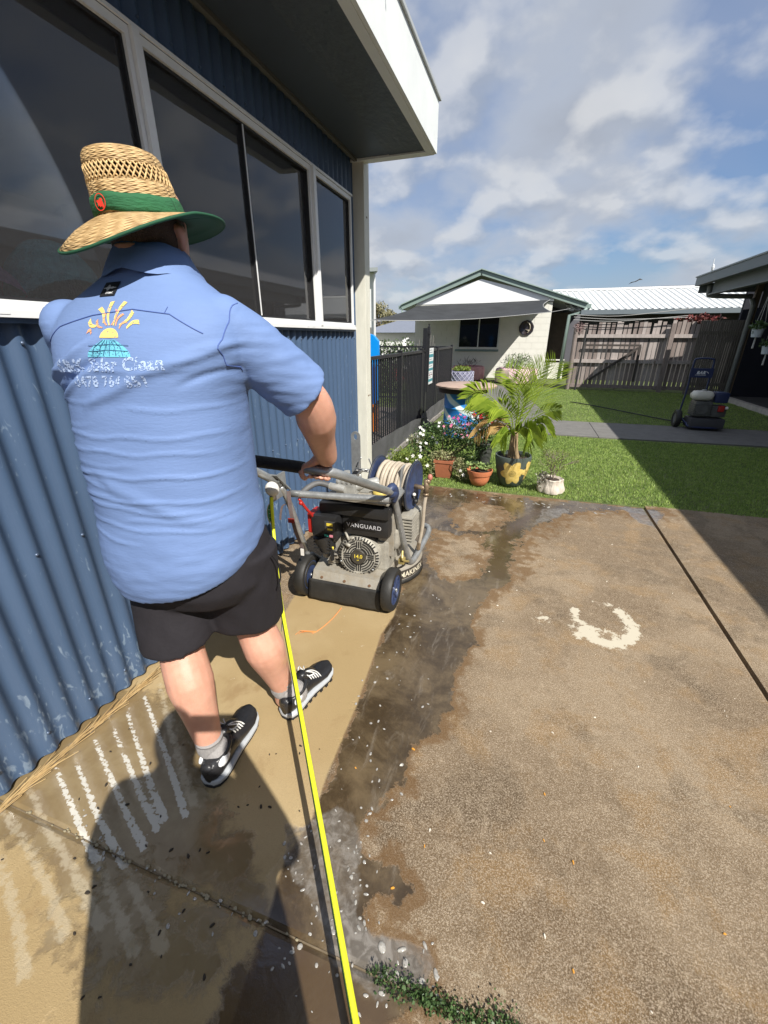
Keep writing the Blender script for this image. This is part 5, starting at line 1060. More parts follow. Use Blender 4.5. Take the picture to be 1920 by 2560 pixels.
# reel
rl=bpy.data.objects.new('hose_reel',None); COL.objects.link(rl); rl.parent=mc; rl.location=-Vector(mc.location)
RC=Vector((0.80,2.30,0.600)); RAX=Vector((1.0,-0.10,-0.04)).normalized(); e1=Vector((0,0,1)); e1=(e1-RAX*e1.dot(RAX)).normalized(); e2=RAX.cross(e1)
def reelring(off,r,n=48): return [RC+RAX*off+e1*r*math.cos(2*PI*j/n)+e2*r*math.sin(2*PI*j/n) for j in range(n)]
for s in (-1,1):
    b=MB(); b.loft([reelring(s*0.108,0.143),reelring(s*0.120,0.147),reelring(s*0.124,0.138),reelring(s*0.116,0.120),reelring(s*0.112,0.05),reelring(s*0.122,0.028),reelring(s*0.122,0.001)],cap=True); b.loft([reelring(s*0.108,0.143),reelring(s*0.106,0.02)],cap=True); fl=b.build('flange',navy,rl,smooth=True,autos=40)
    b=MB(); pts=reelring(s*0.116,0.147); b.tube(pts+[pts[0]],0.0075,8,cap=False); b.build('flange_rim',mat('rim_dark',(0.03,0.035,0.05),0.5,var=0.4,vs=30),fl,smooth=True)
b=MB(); pts=[]
for layer,rr in ((0,0.095),(1,0.118)):
    turns=8; 
    for j in range(turns*20):
        t=j/(turns*20); off=(-0.092+0.184*t)*(1 if layer==0 else -1); a=2*PI*turns*t; wob=0.003*math.sin(a*0.5+layer); pts.append(RC+RAX*(off+wob)+e1*(rr+0.003*math.sin(a*0.33))*math.cos(a)+e2*rr*math.sin(a))
b.tube(pts,0.0125,8); b.build('coiled_hose',hosem,rl,smooth=True)
b=MB(); b.loft([reelring(-0.10,0.08),reelring(0.10,0.08)]); b.build('drum',navy,rl,smooth=True)
b=MB(); p=RC+RAX*0.12; b.tube([p,p+RAX*0.085],0.014,12); q=p+RAX*0.075; b.tube([q+Vector((0,0,0.055)),q-Vector((0,0,0.028))],0.016,12); b.tube([q-Vector((0,0,0.03)),q-Vector((0,0,0.045))],0.019,6); b.sphere(q+Vector((0.01,0,0.045)),0.018,10); b.build('swivel_fitting',brass,rl,smooth=True)
b=MB(); b.sphere(q+Vector((0.02,0,0.07)),0.016,10,(1,1,1.3)); b.build('pink_tap',mat('tap_red',(0.45,0.16,0.12),0.5),rl,smooth=True)
b=MB(); b.sphere(RC+RAX*0.135+e1*(-0.095),0.016,12); b.tube([RC+RAX*0.115+e1*(-0.06),RC+RAX*0.135+e1*(-0.095)],0.007,8); b.build('lock_knob',blk,rl,smooth=True)
b=MB(); b.sphere(RC+RAX*0.13+e1*(-0.045)+e2*0.02,0.011,10); b.build('tie_knot',wht2,rl,smooth=True)
T_([q+Vector((0,0,-0.04)),(0.985,2.28,0.47),(0.975,2.30,0.33),(0.955,2.31,0.20)],0.0115,'down_hose',hosem,sm=5)
b=MB(); b.tube([(0.957,2.31,0.22),(0.952,2.312,0.165)],0.014,6); b.build('hose_coupling',brass,mc)
b=MB(); b.beam((0.87,2.02,0.60),(0.88,2.20,0.62),0.05,0.012); b.add([(0.862,2.16,0.56),(0.862,2.30,0.56),(0.862,2.26,0.73),(0.862,2.19,0.73),(0.870,2.16,0.56),(0.870,2.30,0.56),(0.870,2.26,0.73),(0.870,2.19,0.73)],[(0,1,2,3),(7,6,5,4),(0,4,5,1),(1,5,6,2),(2,6,7,3),(3,7,4,0)]); b.build('reel_bracket',gal,mc)
b=MB(); b.box(0.70,0.86,2.20,2.34,0.40,0.46,bev=0.01); b.tube([(0.80,2.30,0.45),(0.83,2.31,0.40),(0.80,2.28,0.33)],0.02,8,smooth=3); b.build('reel_mount',mat('rust_brown',(0.13,0.07,0.04),0.7,var=0.3,vs=30),mc)
# lifting bar with hole, hooks and side loop
b=MB(); n_=14; x0=0.415; w=0.033; outl=[(-w,0.40),(w,0.40),(w,0.79)]+[(w*math.cos(PI*j/n_),0.79+w*math.sin(PI*j/n_)) for j in range(1,n_)]+[(-w,0.79)]
hole=[(0.014*math.cos(2*PI*j/16),0.785+0.020*math.sin(2*PI*j/16)) for j in range(16)]
bm=bmesh.new()
vo=[bm.verts.new((x0+a,2.62,c)) for a,c in outl]; vh=[bm.verts.new((x0+a,2.62,c)) for a,c in hole]
eo=[bm.edges.new((vo[i],vo[(i+1)%len(vo)])) for i in range(len(vo))]; eh=[bm.edges.new((vh[i],vh[(i+1)%len(vh)])) for i in range(len(vh))]
bmesh.ops.triangle_fill(bm,edges=eo+eh,use_beauty=True); me=bpy.data.meshes.new('lifting_bar'); bm.to_mesh(me); bm.free()
lb=link('lifting_bar',me,gal,mc); m_=lb.modifiers.new('t','SOLIDIFY'); m_.thickness=0.008
b=MB(); b.box(0.42,0.53,2.575,2.60,0.555,0.575,bev=0.003); b.box(0.425,0.525,2.570,2.574,0.575,0.578); 
for x in (0.44,0.52): b.cyl((x,2.57,0.565),(x,2.566,0.565),0.006,8)
b.tube([(0.53,2.58,0.565),(0.545,2.58,0.60),(0.53,2.58,0.64),(0.525,2.58,0.655)],0.005,8,smooth=4); b.tube([(0.45,2.58,0.575),(0.455,2.58,0.62),(0.47,2.58,0.66)],0.005,8,smooth=3); b.tube([(0.46,2.57,0.55),(0.48,2.55,0.48),(0.50,2.56,0.40),(0.49,2.57,0.36)],0.006,8,smooth=3); b.build('wire_hook',mat('bright_wire',(0.50,0.50,0.49),0.3,metal=0.7),mc,smooth=True)
T_([(0.52,2.60,0.36),(0.55,2.50,0.46),(0.585,2.44,0.50),(0.60,2.46,0.44),(0.56,2.52,0.38)],0.020,'hook_loop',gal,sm=5)
# splash spray twig: orange twine on floor, hose
b=MB(); b.tube([(0.64,1.79,0.004),(0.635,1.70,0.004),(0.62,1.62,0.004),(0.60,1.56,0.004),(0.585,1.54,0.004)],0.0022,5,smooth=3)
for k in range(5): b.tube([(0.60,1.56,0.004),(0.575-0.012*k,1.545-0.006*k,0.004+0.004*k),(0.555-0.012*k,1.55-0.012*k,0.004)],0.0013,4)
tag(b.build('twine',mat('orange_twine',(0.75,0.27,0.08),0.7)),'frayed orange twine lying on the wet concrete behind the machine','twine')
b=MB(); r_=random.Random(2); b.tube([(0.36,1.62,0.004),(0.40,1.56,0.02),(0.43,1.50,0.01)],0.0022,5,smooth=3); b.tube([(0.42,1.52,0.02),(0.445,1.53,0.03)],0.0016,4); tag(b.build('twig',mat('pale_twig',(0.30,0.27,0.22),0.7)),'short pale twig on dark wet concrete between the legs of the man','twig')
# yellow green garden hose
hp=[(1.40,0.225,0.096),(1.312,0.335,0.115),(1.132,0.575,0.161),(0.951,0.814,0.208),(0.771,1.054,0.254),(0.590,1.293,0.300),(0.47,1.46,0.38),(0.40,1.57,0.55),(0.385,1.605,0.71)]
pp,_=spline([Vector(p) for p in hp],[0]*len(hp),10)
rr=0.0088; hs=thing('garden_hose','yellow and dark green striped garden hose running from the machine to the bottom edge','hose',(1.0,0.75,0))
def hose_sector(a0,a1,name,m,k=5,rad=1.0):
    b=MB(); rows=[]; 
    for i,p in enumerate(pp):
        t=(pp[min(i+1,len(pp)-1)]-pp[max(i-1,0)]).normalized(); side=t.cross(Vector((0,0,1))).normalized(); up=side.cross(t); rows.append([p+(side*math.cos(R(a0+(a1-a0)*j/k))+up*math.sin(R(a0+(a1-a0)*j/k)))*rr*rad for j in range(k+1)])
    b.grid(rows); return b.build(name,m,hs,smooth=True,fixn=False)
hy=mat('hose_yellow',(0.74,0.78,0.03),0.35,var=0.05); hg=mat('hose_dark_green',(0.012,0.060,0.028),0.4)
hose_sector(-60,118,'yellow_stripe',hy,10); hose_sector(118,300,'green_stripe',hg,10)
for a in (122,172,222): hose_sector(a,a+5,'rib',hy,1,1.03)
tag(hs,'yellow and dark green striped garden hose running from the machine to the bottom edge','hose')

# ------------------------------------------------------------------ pool fence
fm=mat('fence_black',(0.018,0.019,0.022),0.4,var=0.1)
def bar_mesh(w,h,z0,z1):
    b=MB(); b.box(-w/2,w/2,-h/2,h/2,z0,z1); me=b.mesh('baluster'); me.materials.append(fm); return me
def pfence(A,B,lab,posts,cat='fence',pitch=0.082,z1=1.215):
    A=Vector(A+(0,)); B=Vector(B+(0,)); d=B-A; L_=d.length; d.normalize(); t=thing('pool_fence',lab,cat,tuple(A)); 
    b=MB(); b.beam(A+Vector((0,0,1.20)),B+Vector((0,0,1.20)),0.04,0.035); b.build('top_rail',fm,t)
    b=MB(); b.beam(A+Vector((0,0,0.10)),B+Vector((0,0,0.10)),0.038,0.035); b.build('bottom_rail',fm,t)
    me=bar_mesh(0.017,0.017,0.10,1.20); n=int(L_/pitch)
    for i in range(1,n):
        p=A+d*(i*pitch)
        if any(abs((p-A).dot(d)-q)<0.045 for q in posts): continue
        o=bpy.data.objects.new('baluster',me); COL.objects.link(o); o.parent=t; o.location=p-A; o.rotation_euler=(0,0,math.atan2(d.y,d.x))
    for q in posts:
        b=MB(); c=A+d*q; b.box(c.x-0.025,c.x+0.025,c.y-0.025,c.y+0.025,0,1.235); b.box(c.x-0.028,c.x+0.028,c.y-0.028,c.y+0.028,1.235,1.245); b.build('post',fm,t)
    return t
f1=pfence((-0.13,3.90),(-0.13,6.82),'black tubular pool fence beside the shed corner post',[0.03,1.70,2.88])
f2=pfence((-0.13,7.98),(-0.13,9.60),'black tubular pool fence beyond the gate and the latch post',[0.03,1.59])
f3=pfence((-0.13,9.64),(-3.6,9.64),'far run of black pool fence in front of the flowering hedge',[1.7,3.4])
gt=thing('pool_gate','black pool gate with tall latch post and safety sign','gate',(-0.13,6.86,0))
b=MB(); b.beam((-0.13,6.87,1.20),(-0.13,7.90,1.20),0.04,0.035); b.beam((-0.13,6.87,0.10),(-0.13,7.90,0.10),0.04,0.035); b.box(-0.15,-0.11,6.86,6.90,0.08,1.22); b.box(-0.15,-0.11,7.87,7.91,0.08,1.22); b.build('gate_frame',fm,gt)
me=bar_mesh(0.017,0.017,0.10,1.20)
for i in range(11):
    o=bpy.data.objects.new('baluster',me); COL.objects.link(o); o.parent=gt; o.location=(0,0.10+i*0.082,0)
b=MB(); b.box(-0.165,-0.10,7.00,7.075,0.02,1.535); b.box(-0.115,-0.075,7.08,7.12,0.55,1.56,bev=0.006); b.cyl((-0.095,7.10,1.56),(-0.095,7.10,1.60),0.012,10); b.box(-0.12,-0.07,7.07,7.13,1.44,1.50,bev=0.005); b.build('latch_post',fm,gt)
sg=thing('safety_sign','white and teal printed resuscitation sign hung on the pool gate','sign',(-0.095,7.37,0.95))
b=MB(); b.box(-0.103,-0.098,7.20,7.54,0.66,1.235,bev=0.002); b.build('board',mat('sign_white',(0.72,0.75,0.75),0.4),sg)
b=MB(); 
for z0,z1 in ((1.09,1.14),(0.985,1.03),(0.88,0.92),(0.70,0.745)): b.box(-0.0975,-0.0965,7.215,7.525,z0,z1)
b.build('printed_panel',mat('sign_teal',(0.06,0.26,0.30),0.5),sg)
b=MB()
for i in range(14):
    zq=1.20-i*0.036
    if any(z0-0.01<zq<z1+0.01 for z0,z1 in ((1.09,1.14),(0.985,1.03),(0.88,0.92),(0.70,0.745))): continue
    b.box(-0.0975,-0.0965,7.235,7.235+0.18+0.1*((i*7)%3)/2,zq,zq+0.009)
b.build('printed_line',mat('sign_ink',(0.18,0.22,0.25),0.5),sg)
b=MB(); b.box(-0.0975,-0.0965,7.40,7.44,0.80,0.825); b.box(-0.0975,-0.0965,7.28,7.31,0.79,0.83); b.build('red_mark',redm,sg)
# mesh kickboard along fence foot
b=MB(); P=[]
for i in range(90):
    y=3.93+5.6*i/89; bulge=0.10*math.exp(-((y-6.55)/0.13)**2); top=0.27+0.02*math.sin(y*1.7)-0.05*(y-3.9)/5.6
    P.append([(-0.098+0.02*math.sin(y*3)*0+bulge*(1-j/4)+0.006*math.sin(y*9+j),y,top*(1-j/4)+0.0*j-0.0) for j in range(5)])
b.grid(P); o=b.build('mesh_screen',mat('grey_mesh',(0.085,0.085,0.088),0.8,var=0.2,vs=8,bump=0.5,bs=200),smooth=True,fixn=False); tag(o,'grey mesh strip fixed along the foot of the pool fence','screen')
b=MB(); b.box(-0.19,-0.07,3.88,9.62,-0.05,0.012); struct(b.build('fence_plinth',mat('plinth_concrete',(0.24,0.22,0.20),0.85,var=0.2,vs=6)))
# blue play equipment leg
ps=thing('play_post','bright blue plastic play slide upright with orange foot behind the fence','play equipment',(-0.73,6.3,0))
bl=mat('blue_plastic',(0.005,0.27,0.78),0.35,var=0.05); b=MB(); b.add([(-0.86,6.25,1.47),(-0.74,6.25,1.43),(-0.665,6.25,1.35),(-0.665,6.25,1.02),(-0.86,6.25,1.02),(-0.86,6.33,1.47),(-0.74,6.33,1.43),(-0.665,6.33,1.35),(-0.665,6.33,1.02),(-0.86,6.33,1.02)],[(0,1,2,3,4),(9,8,7,6,5),(0,5,6,1),(1,6,7,2),(2,7,8,3),(3,8,9,4),(4,9,5,0)]); b.box(-0.86,-0.675,6.255,6.325,0.44,1.019); b.build('panel',bl,ps)
b=MB(); b.box(-0.71,-0.695,6.24,6.254,0.46,1.0); b.box(-0.76,-0.745,6.24,6.254,0.46,1.0); b.build('rib',mat('blue_plastic_dark',(0.005,0.10,0.40),0.4),ps)
b=MB(); b.box(-0.80,-0.695,6.25,6.33,0.0,0.439,bev=0.01); b.build('foot',mat('orange_plastic',(0.85,0.22,0.01),0.4),ps)

# ------------------------------------------------------------------ plants and pots
leafm=mat('leaf_dark',(0.030,0.075,0.018),0.45,col2=(0.095,0.16,0.045),rand=0.7,var=0.15,vs=20,transl=0.2); leafy=mat('leaf_lime',(0.10,0.17,0.025),0.5,col2=(0.28,0.34,0.07),rand=0.7,var=0.1,vs=20,transl=0.3); leafp=mat('leaf_pale',(0.25,0.26,0.14),0.6,col2=(0.45,0.44,0.30),rand=0.7,transl=0.2); stemm=mat('stem_brown',(0.12,0.085,0.05),0.8,var=0.3,vs=20)
potm=lambda n,c: mat(n,c,0.7,var=0.12,vs=12,bump=0.15,bs=60)
terr=potm('terracotta',(0.56,0.19,0.085)); soilp=mat('pot_soil',(0.045,0.03,0.02),0.95,var=0.4,vs=40,bump=1,bs=80)
def pot(name,lab,c,prof,m,n=32,M=None,soilz=None,soilr=None,fn=None):
    t=thing(name,lab,'plant pot',c); b=MB(); b.lathe(prof,c,n,M,fn=fn); b.build('bowl',m,t,smooth=True,autos=40)
    if soilz: b=MB(); b.lathe([(soilr,soilz-0.01),(soilr*0.9,soilz),(0.001,soilz+0.01)],c,20); b.build('soil',soilp,t)
    return t
def cloud(c,rad,sq=(1,1,1),surf=0.5):
    c=Vector(c)
    def f(r):
        d=Vector((r.gauss(0,1),r.gauss(0,1),r.gauss(0,1))).normalized(); k=rad*(r.random()**surf); return c+Vector((d.x*k*sq[0],d.y*k*sq[1],d.z*k*sq[2])),None
    return f
def flowers(b,pts,s,r):
    for p in pts:
        nrm=Vector((r.gauss(0.3,0.5),r.gauss(-0.7,0.4),r.gauss(0.6,0.4))).normalized(); x=nrm.orthogonal().normalized(); y=nrm.cross(x); ss=s*r.uniform(0.8,1.2)
        for k in range(5):
            a=2*PI*k/5+0.3; d=x*math.cos(a)+y*math.sin(a); e=x*math.cos(a+0.5)+y*math.sin(a+0.5); g_=x*math.cos(a-0.5)+y*math.sin(a-0.5)
            b.add([p,p+g_*ss*0.6,p+d*ss+nrm*ss*0.1,p+e*ss*0.6],[(0,1,2,3)])
def bush(name,lab,clouds,n,size,m,seed,stems=None,fl=None,asp=0.45,cat='shrub'):
    base=clouds[0][0]; t=thing(name,lab,cat,(base[0],base[1],0)); b=MB(); r=random.Random(seed); tot=sum(c[1]**2 for c in clouds)
    for i,c in enumerate(clouds): leaves(b,int(n*c[1]**2/tot),cloud(c[0],c[1],c[2] if len(c)>2 else (1,1,1)),size,asp,seed+i,0.5)
    b.build('foliage',m,t,fixn=False)
    b=MB(); 
    for c in clouds:
        for k in range(5): 
            e=Vector(c[0])+Vector((r.gauss(0,0.4),r.gauss(0,0.4),r.gauss(0.2,0.3)))*c[1]; s_=Vector(stems or (base[0],base[1],0.1)); b.tube([s_,(s_+e)/2+Vector((r.gauss(0,0.02),r.gauss(0,0.02),0.02)),e],[0.006,0.004,0.002],5)
    b.build('stem',stemm,t)
    if fl:
        for (fmn,fcol,cnt,sz,cl) in fl:
            b=MB(); pts=[]
            for k in range(cnt):
                c=cl[k%len(cl)]; d=Vector((r.gauss(0.1,0.7),-abs(r.gauss(0.9,0.4)),abs(r.gauss(0.6,0.6)))).normalized(); pts.append(Vector(c[0])+Vector((d.x*c[1],d.y*c[1],d.z*c[1]))*r.uniform(0.85,1.08))
            
            for p_ in pts: b=MB(); flowers(b,[p_],sz,r); b.build('flower',mat(fmn,fcol,0.6,transl=0.2),t,fixn=False)
    return t
# periwinkle mass
c1=[((0.55,4.75,0.31),0.24,(1.1,0.9,0.9)),((0.80,4.80,0.38),0.24,(1,0.9,0.9)),((0.42,4.62,0.24),0.18),((0.95,4.72,0.30),0.22)]
bush('periwinkle_bush','bushy periwinkle with white and pink flowers in front of the blue drum',c1,3600,0.034,leafm,21,(0.65,4.7,0.05),[('flower_white',(0.85,0.85,0.82),22,0.021,[c1[0],c1[2]]),('flower_pink',(0.75,0.25,0.36),22,0.017,[c1[1]]),('flower_magenta',(0.65,0.06,0.36),7,0.020,[((0.78,4.78,0.48),0.14)])])
c2=[((1.08,4.95,0.50),0.17),((1.12,4.85,0.38),0.17),((0.98,4.9,0.55),0.12)]
bush('rose_bush','small dark rose bush with red blooms in the dark grey pot',c2,1300,0.034,leafm,33,(1.10,4.92,0.28),[('flower_red',(0.65,0.012,0.03),7,0.032,[c2[0],c2[2]]),('flower_white2',(0.8,0.8,0.76),6,0.018,[c2[1]])])
pot('grey_pot','dark grey tall pot standing behind the palm pot',(1.10,4.90,0.0),[(0.07,0.0),(0.078,0.01),(0.105,0.27),(0.11,0.275),(0.108,0.29),(0.098,0.29),(0.094,0.25),(0.001,0.25)],potm('grey_pot_plastic',(0.10,0.105,0.10)))
c3=[((0.20,4.50,0.13),0.15,(1.1,1,0.8)),((0.36,4.38,0.12),0.14,(1.2,0.8,0.8)),((0.52,4.32,0.11),0.12),((0.08,4.30,0.10),0.09)]
bush('ground_creeper','lime green creeping plant spilling towards the slab by the fence foot',c3,2300,0.022,leafy,44,(0.3,4.4,0.02),[('flower_white3',(0.82,0.8,0.75),6,0.026,[c3[1],c3[2]])],0.7,'plant')
bush('dry_succulent','dry straw coloured rosette plant beside the white flowers',[((0.34,4.62,0.30),0.085,(1.2,0.8,0.6))],220,0.05,leafp,45,(0.34,4.6,0.1),None,0.22,'plant')
# square terracotta with trailing plant
tp_=thing('square_pot','square brown terracotta pot with trailing lime plant','plant pot',(0.74,4.36,0)); b=MB(); b.loft([[(0.74+sx*w,4.38+sy*w,zq) for sx,sy in ((-1,-1),(1,-1),(1,1),(-1,1))] for w,zq in ((0.075,0.0),(0.098,0.165),(0.105,0.167),(0.105,0.195),(0.09,0.195),(0.088,0.17))]); b.build('bowl',potm('brown_terracotta',(0.34,0.115,0.055)),tp_)
c4=[((0.70,4.36,0.23),0.10,(1.4,1,0.5)),((0.90,4.32,0.13),0.10,(0.9,0.8,1.1)),((0.62,4.27,0.12),0.045,(0.8,0.6,3.0)),((0.98,4.26,0.06),0.09,(1,0.8,0.7))]
bush('trailing_plant','pale variegated trailing plant spilling over the square terracotta pot',c4,1500,0.022,mat('variegated_leaf',(0.12,0.17,0.05),0.5,col2=(0.48,0.46,0.24),rand=0.8,var=0.2,transl=0.25),51,(0.74,4.38,0.19),[('flower_white4',(0.85,0.83,0.78),4,0.018,[c4[3]])],0.65,'plant')
# round terracotta
pot('round_terracotta_pot','round orange terracotta bowl with flared rim in front of the plants',(1.135,4.20,0.0),[(0.055,0.0),(0.075,0.01),(0.100,0.06),(0.108,0.11),(0.118,0.115),(0.128,0.145),(0.131,0.165),(0.122,0.165),(0.108,0.13),(0.001,0.13)],terr,soilz=0.14,soilr=0.108)
b=MB(); r_=random.Random(6)
for k in range(40):
    c=Vector((1.135+r_.gauss(0.0,0.055),4.20+r_.gauss(0,0.05),0.170+abs(r_.gauss(0,0.022)))); 
    for j in range(9):
        a=2*PI*j/9+r_.random(); d=Vector((math.cos(a),math.sin(a),0.8)).normalized(); x=d.cross(Vector((0,0,1))).normalized(); s_=0.042; b.add([c,c+d*s_*0.6+x*0.008,c+d*s_,c+d*s_*0.6-x*0.008],[(0,1,2,3)])
su=b.build('succulent',mat('succulent_green',(0.17,0.27,0.07),0.45,col2=(0.30,0.38,0.14),rand=0.6,transl=0.15),fixn=False); tag(su,'light green rosettes of succulents filling the round terracotta bowl','plant')
# daffodil pot with palm
PC=Vector((1.445,4.31,0)); pprof=[(0.085,0.0),(0.105,0.012),(0.135,0.08),(0.160,0.17),(0.174,0.26),(0.180,0.305),(0.176,0.318),(0.165,0.318),(0.160,0.27),(0.001,0.265)]
pp_=pot('palm_pot','dark grey green glazed pot painted with big yellow daffodils',tuple(PC),pprof,mat('green_grey_glaze',(0.075,0.095,0.085),0.45,var=0.1,vs=10,bump=0.15,bs=30),n=56,soilz=0.285,soilr=0.158)
def potr(zq):
    for (r0,z0),(r1,z1) in zip(pprof[:-1],pprof[1:]):
        if z0<=zq<=z1 and z1>z0: return r0+(r1-r0)*(zq-z0)/(z1-z0)
    return 0.17
def on_pot(vs,fs,a0,zc,off):
    out=[]
    for a,c in vs: zq=min(0.30,max(0.01,zc+c)); r=potr(zq)+off; an=a0+a/0.165; out.append(PC+Vector((r*math.cos(an),r*math.sin(an),zq)))
    return out,fs
def petalflower(a0,zc,R0,name):
    vs=[];fs=[]
    for k in range(6):
        a=R(60*k+8); o=len(vs); n_=12; P=[(0,0)]
        for j in range(n_+1):
            t=j/n_; w=0.42*math.sin(PI*min(1,t*0.92)**0.8)**0.75*R0*0.80 if t<1 else 0; P.append((t*R0,w))
        for j in range(n_,0,-1):
            t=j/n_; w=0.42*math.sin(PI*min(1,t*0.92)**0.8)**0.75*R0*0.80; P.append((t*R0,-w))
        P=[(x*math.cos(a)-y*math.sin(a),x*math.sin(a)+y*math.cos(a)) for x,y in P]; v2,f2=subdiv2d(P,[tuple(range(len(P)))],0.02); vs+=v2; fs+=[tuple(i+o for i in f) for f in f2]
    v3,f3=on_pot(vs,fs,a0,zc,0.0012); b=MB(); b.add(v3,f3); b.build('painted_flower',mat('daffodil_yellow',(0.72,0.50,0.11),0.5,var=0.18,vs=30,col2=(0.80,0.62,0.22)),pp_,fixn=False)
    b=MB(); rg=[]
    for rr in (0.033,0.030): rg.append([(rr*math.cos(2*PI*j/24),rr*math.sin(2*PI*j/24)) for j in range(24)])
    v3,f3=on_pot(rg[0]+rg[1],[(j,(j+1)%24,24+(j+1)%24,24+j) for j in range(24)],a0,zc,0.0024); b.add(v3,f3)
    for q in range(7):
        ca,cc=(0,0) if q==0 else (0.017*math.cos(q*PI/3),0.017*math.sin(q*PI/3)); P=[(ca+rr*math.cos(2*PI*j/10),cc+rr*math.sin(2*PI*j/10)) for rr in (0.0085,0.0068) for j in range(10)]; v3,f3=on_pot(P,[(j,(j+1)%10,10+(j+1)%10,10+j) for j in range(10)],a0,zc,0.0025); b.add(v3,f3)
    b.build('painted_centre',mat('olive_line',(0.17,0.15,0.04),0.6),pp_,fixn=False)
petalflower(R(-86),0.160,0.132,'a'); petalflower(R(-12),0.185,0.115,'b')
palm=thing('potted_palm','young golden palm with upright and arching green fronds in the daffodil pot','palm',(1.43,4.33,0.27))
b=MB(); r_=random.Random(12)
for k in range(9):
    a=2*PI*k/9+r_.random()*0.4; r0=r_.uniform(0.01,0.04); b.tube([PC+Vector((r0*1.6*math.cos(a),r0*1.6*math.sin(a),0.27)),PC+Vector((r0*math.cos(a)-0.01,r0*math.sin(a),0.38)),PC+Vector((r0*0.8*math.cos(a)-0.015,r0*0.8*math.sin(a),0.55))],[0.021,0.016,0.010],8,smooth=3)
b.build('trunk',mat('palm_trunk',(0.20,0.13,0.07),0.8,var=0.3,vs=30,col2=(0.38,0.28,0.15),stretch=(3,3,0.5)),palm,smooth=True)
palg=mat('palm_leaf',(0.10,0.21,0.015),0.36,col2=(0.46,0.58,0.07),rand=0.45,var=0.2,vs=5,transl=0.35); pald=mat('palm_dry',(0.50,0.30,0.10),0.6,col2=(0.62,0.45,0.18),rand=0.5,transl=0.3)
def frond(P,nl,ll,m,seed,droop=0.15,open_=1.0,spread=0.75):
    r=random.Random(seed); P=[Vector(p) for p in P]; pts,_=spline(P,[0]*len(P),10); b=MB(); n=len(pts); b.tube(pts,[0.006*(1-i/n)+0.0014 for i in range(n)],5); vref=Vector((r.gauss(0,0.2),-1,0.1))
    nl=int(nl*0.78)
    for k in range(nl):
        t=0.18+0.82*k/nl; i=min(n-2,int(t*(n-1))); p=pts[i].lerp(pts[i+1],t*(n-1)-i); tg=(pts[i+1]-pts[i]).normalized(); sd=tg.cross(vref).normalized()
        L_=ll*math.sin(PI*(0.12+0.83*((k/nl)**0.75)))**0.7*r.uniform(0.9,1.08)
        for s in (-1,1):
            d=(sd*s*spread*open_*1.1+tg*0.70+vref*0.22*r.uniform(0.2,1.2)+Vector((r.gauss(0,0.05),r.gauss(0,0.05),r.gauss(0,0.05)))).normalized(); w=0.0031*r.uniform(0.8,1.2); nn=d.cross(sd).normalized(); x=d.cross(nn).normalized()
            e=p+d*L_+Vector((0,0,-droop*L_)); mdl=p+d*L_*0.5; b.add([p,mdl+x*w,e,mdl-x*w],[(0,1,2),(0,2,3)])
    b.build('frond',m,palm,fixn=False)
B0=PC+Vector((-0.02,0,0.50))
frond([B0,(1.56,4.33,0.80),(1.65,4.36,1.05),(1.72,4.36,1.19)],52,0.30,palg,1,0.03,0.8)
frond([B0,(1.43,4.40,0.82),(1.36,4.42,1.02),(1.27,4.44,1.12)],46,0.26,palg,2,0.05,0.9)
frond([B0,(1.32,4.28,0.72),(1.20,4.24,0.86),(1.05,4.20,0.93),(0.94,4.17,0.86)],46,0.25,palg,3,0.35)
frond([B0,(1.50,4.30,0.85),(1.54,4.28,1.05),(1.60,4.26,1.20)],44,0.24,palg,13,0.03,0.8)
frond([B0,(1.48,4.48,0.80),(1.47,4.60,0.98),(1.44,4.70,1.12)],40,0.25,palg,4,0.05,0.8)
frond([B0,(1.60,4.28,0.70),(1.72,4.26,0.78),(1.80,4.22,0.80)],26,0.16,palg,5,0.3,0.7)
frond([B0,(1.38,4.22,0.72),(1.30,4.15,0.80),(1.20,4.10,0.80)],34,0.19,palg,6,0.3)
frond([B0,(1.50,4.20,0.62),(1.56,4.12,0.62),(1.60,4.06,0.54)],34,0.20,palg,7,0.8)
frond([B0,(1.58,4.28,0.63),(1.68,4.24,0.66),(1.74,4.20,0.58)],24,0.15,palg,8,0.8)
frond([B0,(1.35,4.30,0.62),(1.22,4.26,0.66),(1.10,4.22,0.58),(1.04,4.20,0.50)],30,0.13,pald,9,0.8)
frond([B0,(1.38,4.20,0.58),(1.33,4.14,0.55),(1.30,4.10,0.48)],22,0.14,palg,10,0.9)
frond([B0,(1.44,4.30,0.78),(1.42,4.27,0.95),(1.36,4.24,1.05)],40,0.22,palg,12,0.1,0.8)
# stump pot
sc_=(1.835,4.24,0.0)
def stumpfn(a,zq): return 1+0.03*math.sin(9*a+zq*20)+0.05*math.sin(4*a+1)+0.012*math.sin(17*a+2*math.sin(3*a))+0.04*mnoise.noise(Vector((a*3,zq*25,1.0)))
pot('stump_pot','cream pot shaped like a gnarled tree stump on the lawn edge',sc_,[(0.125,0.0),(0.128,0.02),(0.112,0.06),(0.100,0.10),(0.104,0.125),(0.095,0.132),(0.080,0.115),(0.001,0.11)],mat('stump_stone',(0.50,0.42,0.35),0.85,var=0.2,vs=18,col2=(0.70,0.64,0.55),bump=0.8,bs=40,stretch=(1,1,0.35)),n=56,fn=stumpfn,soilz=0.115,soilr=0.08)
sh_=thing('bare_shrub','thin twiggy half bare shrub growing in the stump pot','shrub',(1.83,4.24,0.11)); b=MB(); bl_=MB(); r_=random.Random(14)
